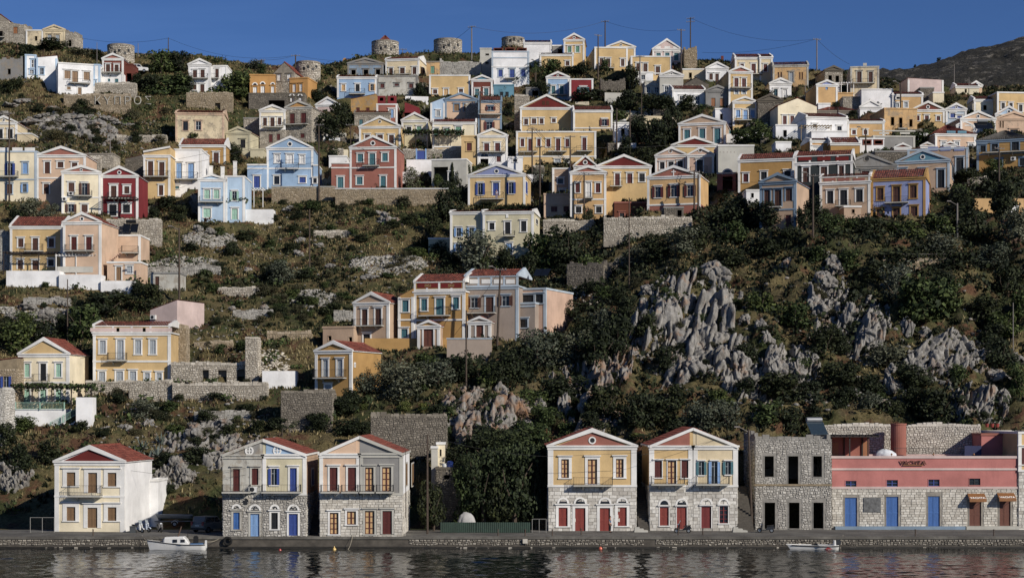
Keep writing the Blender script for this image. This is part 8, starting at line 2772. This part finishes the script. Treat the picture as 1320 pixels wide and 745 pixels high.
def scooter(loc, rz, label, hexc, screen=True):
    root = empty('motor_scooter', loc, rz, label, 'scooter', 'motor scooters on the quay')
    pt = plain('scooter_' + hexc, hexc, 0.35, var=0.08)
    wheel(root, -0.62, 0, 0.25, 0.25, 0.12)
    wheel(root, 0.66, 0, 0.25, 0.25, 0.12)
    m = MB()
    m.prism([(-0.95, 0.5), (-0.3, 0.3), (0.0, 0.28), (0.02, 0.36), (-0.2, 0.62), (-0.8, 0.74)], -0.17, 0.17)
    m.build('rear_body', pt, root)
    MB().box(-0.05, 0.42, -0.17, 0.17, 0.26, 0.33).build('footboard', plain('scooter_dark', '1A1A1A', 0.6), root)
    m = MB()
    m.prism([(0.36, 0.3), (0.5, 0.3), (0.42, 0.95), (0.3, 0.95)], -0.22, 0.22)
    m.build('leg_shield', pt, root)
    m = MB()
    m.prism([(-0.85, 0.75), (-0.1, 0.68), (-0.1, 0.76), (-0.5, 0.82), (-0.85, 0.86)], -0.14, 0.14)
    m.build('saddle', plain('scooter_dark', '1A1A1A', 0.6), root)
    m = MB()
    m.tube((0.64, 0, 0.25), (0.36, 0, 1.02), 0.035, None, 6)
    m.build('fork', plain('fork_steel', '55585A', 0.4, 0.6), root)
    m = MB()
    m.tube((0.3, -0.32, 1.05), (0.34, 0.32, 1.05), 0.02, None, 6)
    m.build('handlebar', iron(), root)
    m = MB()
    m.ring(0.64, 0.25, 0.27, 0.31, -0.08, 0.08, 8, 0.4, 2.6)
    m.build('mudguard', pt, root)
    m = MB()
    m.disc(0.47, 0.92, 0.08, -0.1, 0.1, 10)
    m.build('headlight', plain('lamp_clear', 'C8CCD0', 0.1), root)
    if screen:
        m = MB()
        m.prism([(0.36, 1.0), (0.38, 1.0), (0.26, 1.35), (0.24, 1.35)], -0.2, 0.2)
        m.build('windscreen', plain('screen_grey', '8E979C', 0.15), root)
    return root
def qp(px, Y):
    return ((px - 660) * Y / F, Y, 1.2)
scooter(qp(178, 182.6), R(-35), 'white scooter with a windscreen by the white side of the lone cream house', 'C9CAC8')
scooter(qp(186, 183.6), R(-30), 'second white scooter, with a blue side, right of the first by the white wall', 'A9B4C4')
scooter(qp(206, 183.6), R(-65), 'dark scooter standing under the rock beside the trailer', '2A2522', False)
scooter(qp(880, 182.0), R(180), 'black scooter with a windscreen before the red door of the shared pediment house', '17181A')
scooter(qp(987, 182.4), R(175), 'dark scooter with white trim in front of the roofless stone shell', '2B2D30')
bn = empty('rubbish_bin', qp(171.5, 182.6), 0, 'grey rubbish bin beside the white scooters', 'bin')
MB().box(-0.3, 0.3, -0.3, 0.3, 0, 0.62).build('tub', plain('bin_grey', '44484A', 0.6), bn)
MB().box(-0.33, 0.33, -0.33, 0.33, 0.621, 0.7).build('lid', plain('bin_grey', '44484A', 0.6), bn)

def rope(p, q, label):
    m = MB()
    p, q = Vector(p), Vector(q)
    m.path([p.lerp(q, t) - Vector((0, 0, 0.5 * 4 * t * (1 - t) * 0.5)) for t in np.linspace(0, 1, 9)], 0.022, 4)
    tag(m.build('mooring_rope', plain('rope', 'A79C84', 0.9)), label, 'rope', 'mooring ropes')
rope((b1.location.x - 2.9, 175.2, 0.9), (b1.location.x - 4.2, 177.5, 1.3), 'pale rope from the bow of the cabin boat to the quay')
rope((b1.location.x + 2.8, 175.3, 0.8), (b1.location.x + 4.2, 177.5, 1.3), 'pale rope from the stern of the cabin boat to the quay')
rope((b2.location.x + 2.2, 175.7, 0.5), (b2.location.x + 3.3, 177.5, 1.3), 'rope from the outboard end of the speedboat to the quay')
rope(((455 - 660) * 177 / F, 176.8, 1.3), ((449 - 660) * 176 / F, 175.6, 0.0), 'loose rope hanging from the quay before the twin house')

# ------------------------------------------------------------------ people
def skin_body(name, pts, edges, rad, mat, parent, root=0, sub=2):
    me = bpy.data.meshes.new(name)
    me.from_pydata(pts, edges, [])
    o = bpy.data.objects.new(name, me)
    COL.objects.link(o)
    o.parent = parent
    me.materials.append(mat)
    sk = o.modifiers.new('skin', 'SKIN')
    sk.use_smooth_shade = True
    for i, r in enumerate(rad):
        me.skin_vertices[0].data[i].radius = (r, r) if not isinstance(r, tuple) else r
        me.skin_vertices[0].data[i].use_root = i == root
    su = o.modifiers.new('sub', 'SUBSURF')
    su.levels = su.render_levels = sub
    return o
SKIN = plain('skin', 'A9765A', 0.6, var=0.08)
def person(loc, rz, label, top, legs, hair='2A1E16', skirt=False):
    root = empty('person', loc, rz, label, 'person')
    pts, ed, rad = [], [], []
    def add(p, r, par=None):
        pts.append(p)
        rad.append(r)
        if par is not None:
            ed.append((par, len(pts) - 1))
        return len(pts) - 1
    pel = add((0, 0, 0.93), (0.15, 0.11))
    ch = add((0, 0.01, 1.18), (0.14, 0.10), pel)
    sh = add((0, 0.0, 1.40), (0.15, 0.09), ch)
    nk = add((0, -0.01, 1.50), 0.055, sh)
    h1 = add((0, -0.02, 1.58), (0.075, 0.085), nk)
    h2 = add((0, -0.02, 1.68), (0.08, 0.095), h1)
    add((0, -0.015, 1.75), 0.05, h2)
    hands = []
    for sg in (-1, 1):
        s = add((sg * 0.19, 0, 1.39), 0.055, sh)
        e = add((sg * 0.24, 0.03, 1.12), 0.042, s)
        w_ = add((sg * 0.25, -0.06, 0.88), 0.028, e)
        pm = add((sg * 0.25, -0.08, 0.81), (0.016, 0.035), w_)
        for q in range(4):
            f1 = add((sg * 0.252, -0.115 + q * 0.022, 0.755), 0.0085, pm)
            add((sg * 0.246, -0.118 + q * 0.022, 0.71 + abs(q - 1.4) * 0.008), 0.007, f1)
        t1 = add((sg * 0.235, -0.125, 0.80), 0.009, pm)
        add((sg * 0.232, -0.14, 0.765), 0.008, t1)
        hp = add((sg * 0.09, 0, 0.86), 0.09, pel)
        kn = add((sg * 0.10, -0.02, 0.5), 0.06, hp)
        an = add((sg * 0.10, 0.02, 0.09), 0.04, kn)
        add((sg * 0.11, -0.13, 0.04), (0.045, 0.035), an)
    skin_body('body', pts, ed, rad, SKIN, root)
    # face
    m = MB()
    for sg in (-1, 1):
        m.tube((sg * 0.032, -0.107, 1.655), (sg * 0.032, -0.118, 1.655), 0.012, 0.008, 6)
    m.build('eye', plain('eye_dark', '18120F', 0.4), root)
    m = MB()
    m.prism_x([(-0.1, 1.66), (-0.135, 1.61), (-0.1, 1.60)], -0.014, 0.014)
    m.build('nose', SKIN, root)
    m = MB()
    m.tube((-0.022, -0.104, 1.572), (0.022, -0.104, 1.572), 0.007, None, 5)
    m.build('mouth', plain('lips', '7A3E34', 0.6), root)
    for sg in (-1, 1):
        MB().tube((sg * 0.078, -0.01, 1.63), (sg * 0.09, 0.0, 1.66), 0.02, 0.016, 6).build('ear', SKIN, root)
    # clothes
    tp = [(0, 0, 0.95), (0, 0.01, 1.18), (0, 0, 1.40), (-0.19, 0, 1.39), (-0.225, 0.02, 1.2), (0.19, 0, 1.39), (0.225, 0.02, 1.2)]
    skin_body('shirt', tp, [(0, 1), (1, 2), (2, 3), (3, 4), (2, 5), (5, 6)], [(0.17, 0.13), (0.16, 0.12), (0.165, 0.105), 0.07, 0.062, 0.07, 0.062], plain('cloth_top_' + top, top, 0.9), root)
    lp = [(0, 0, 0.95), (-0.09, 0, 0.84), (-0.10, -0.02, 0.5), (-0.10, 0.02, 0.12), (0.09, 0, 0.84), (0.10, -0.02, 0.5), (0.10, 0.02, 0.12)]
    skin_body('trousers', lp, [(0, 1), (1, 2), (2, 3), (0, 4), (4, 5), (5, 6)], [(0.165, 0.125), 0.1, 0.075, 0.06, 0.1, 0.075, 0.06], plain('cloth_leg_' + legs, legs, 0.9), root)
    v, f = ico(3)
    v = v * np.array([0.093, 0.108, 0.085]) + np.array([0, 0.01, 1.70])
    keep = ~((v[:, 1] < -0.05) & (v[:, 2] < 1.70))
    v[~keep] = v[~keep] * np.array([0.8, 0.6, 1]) + np.array([0, 0, 0])
    np_mesh('hair', v, f, plain('hair_' + hair, hair, 0.9), root, True)
    for sg in (-1, 1):
        m = MB()
        m.prism_x([(-0.2, 0.0), (0.07, 0.0), (0.07, 0.09), (-0.05, 0.1), (-0.19, 0.05)], sg * 0.105 - 0.05, sg * 0.105 + 0.05)
        m.build('shoe', plain('shoe_dark', '1A1816', 0.7), root)
    return root
person(qp(786.5, 182.8), R(70), 'person in a blue shirt standing by a red door of the ochre yellow house', '41607E', '1F2124')
g = sight(640, 257.5, 298.6)
person(g + Vector((0, 0, 0.0)), R(-10), 'person in pale clothes on the balcony of the blue shuttered house', 'A9B4D0', '6A74A0')
g = on_ground(757, 283)
person((g.x, g.y - 1.5, g.z), R(20), 'person in an orange top in the yard of the peach gabled house', 'C4462A', '26262A')
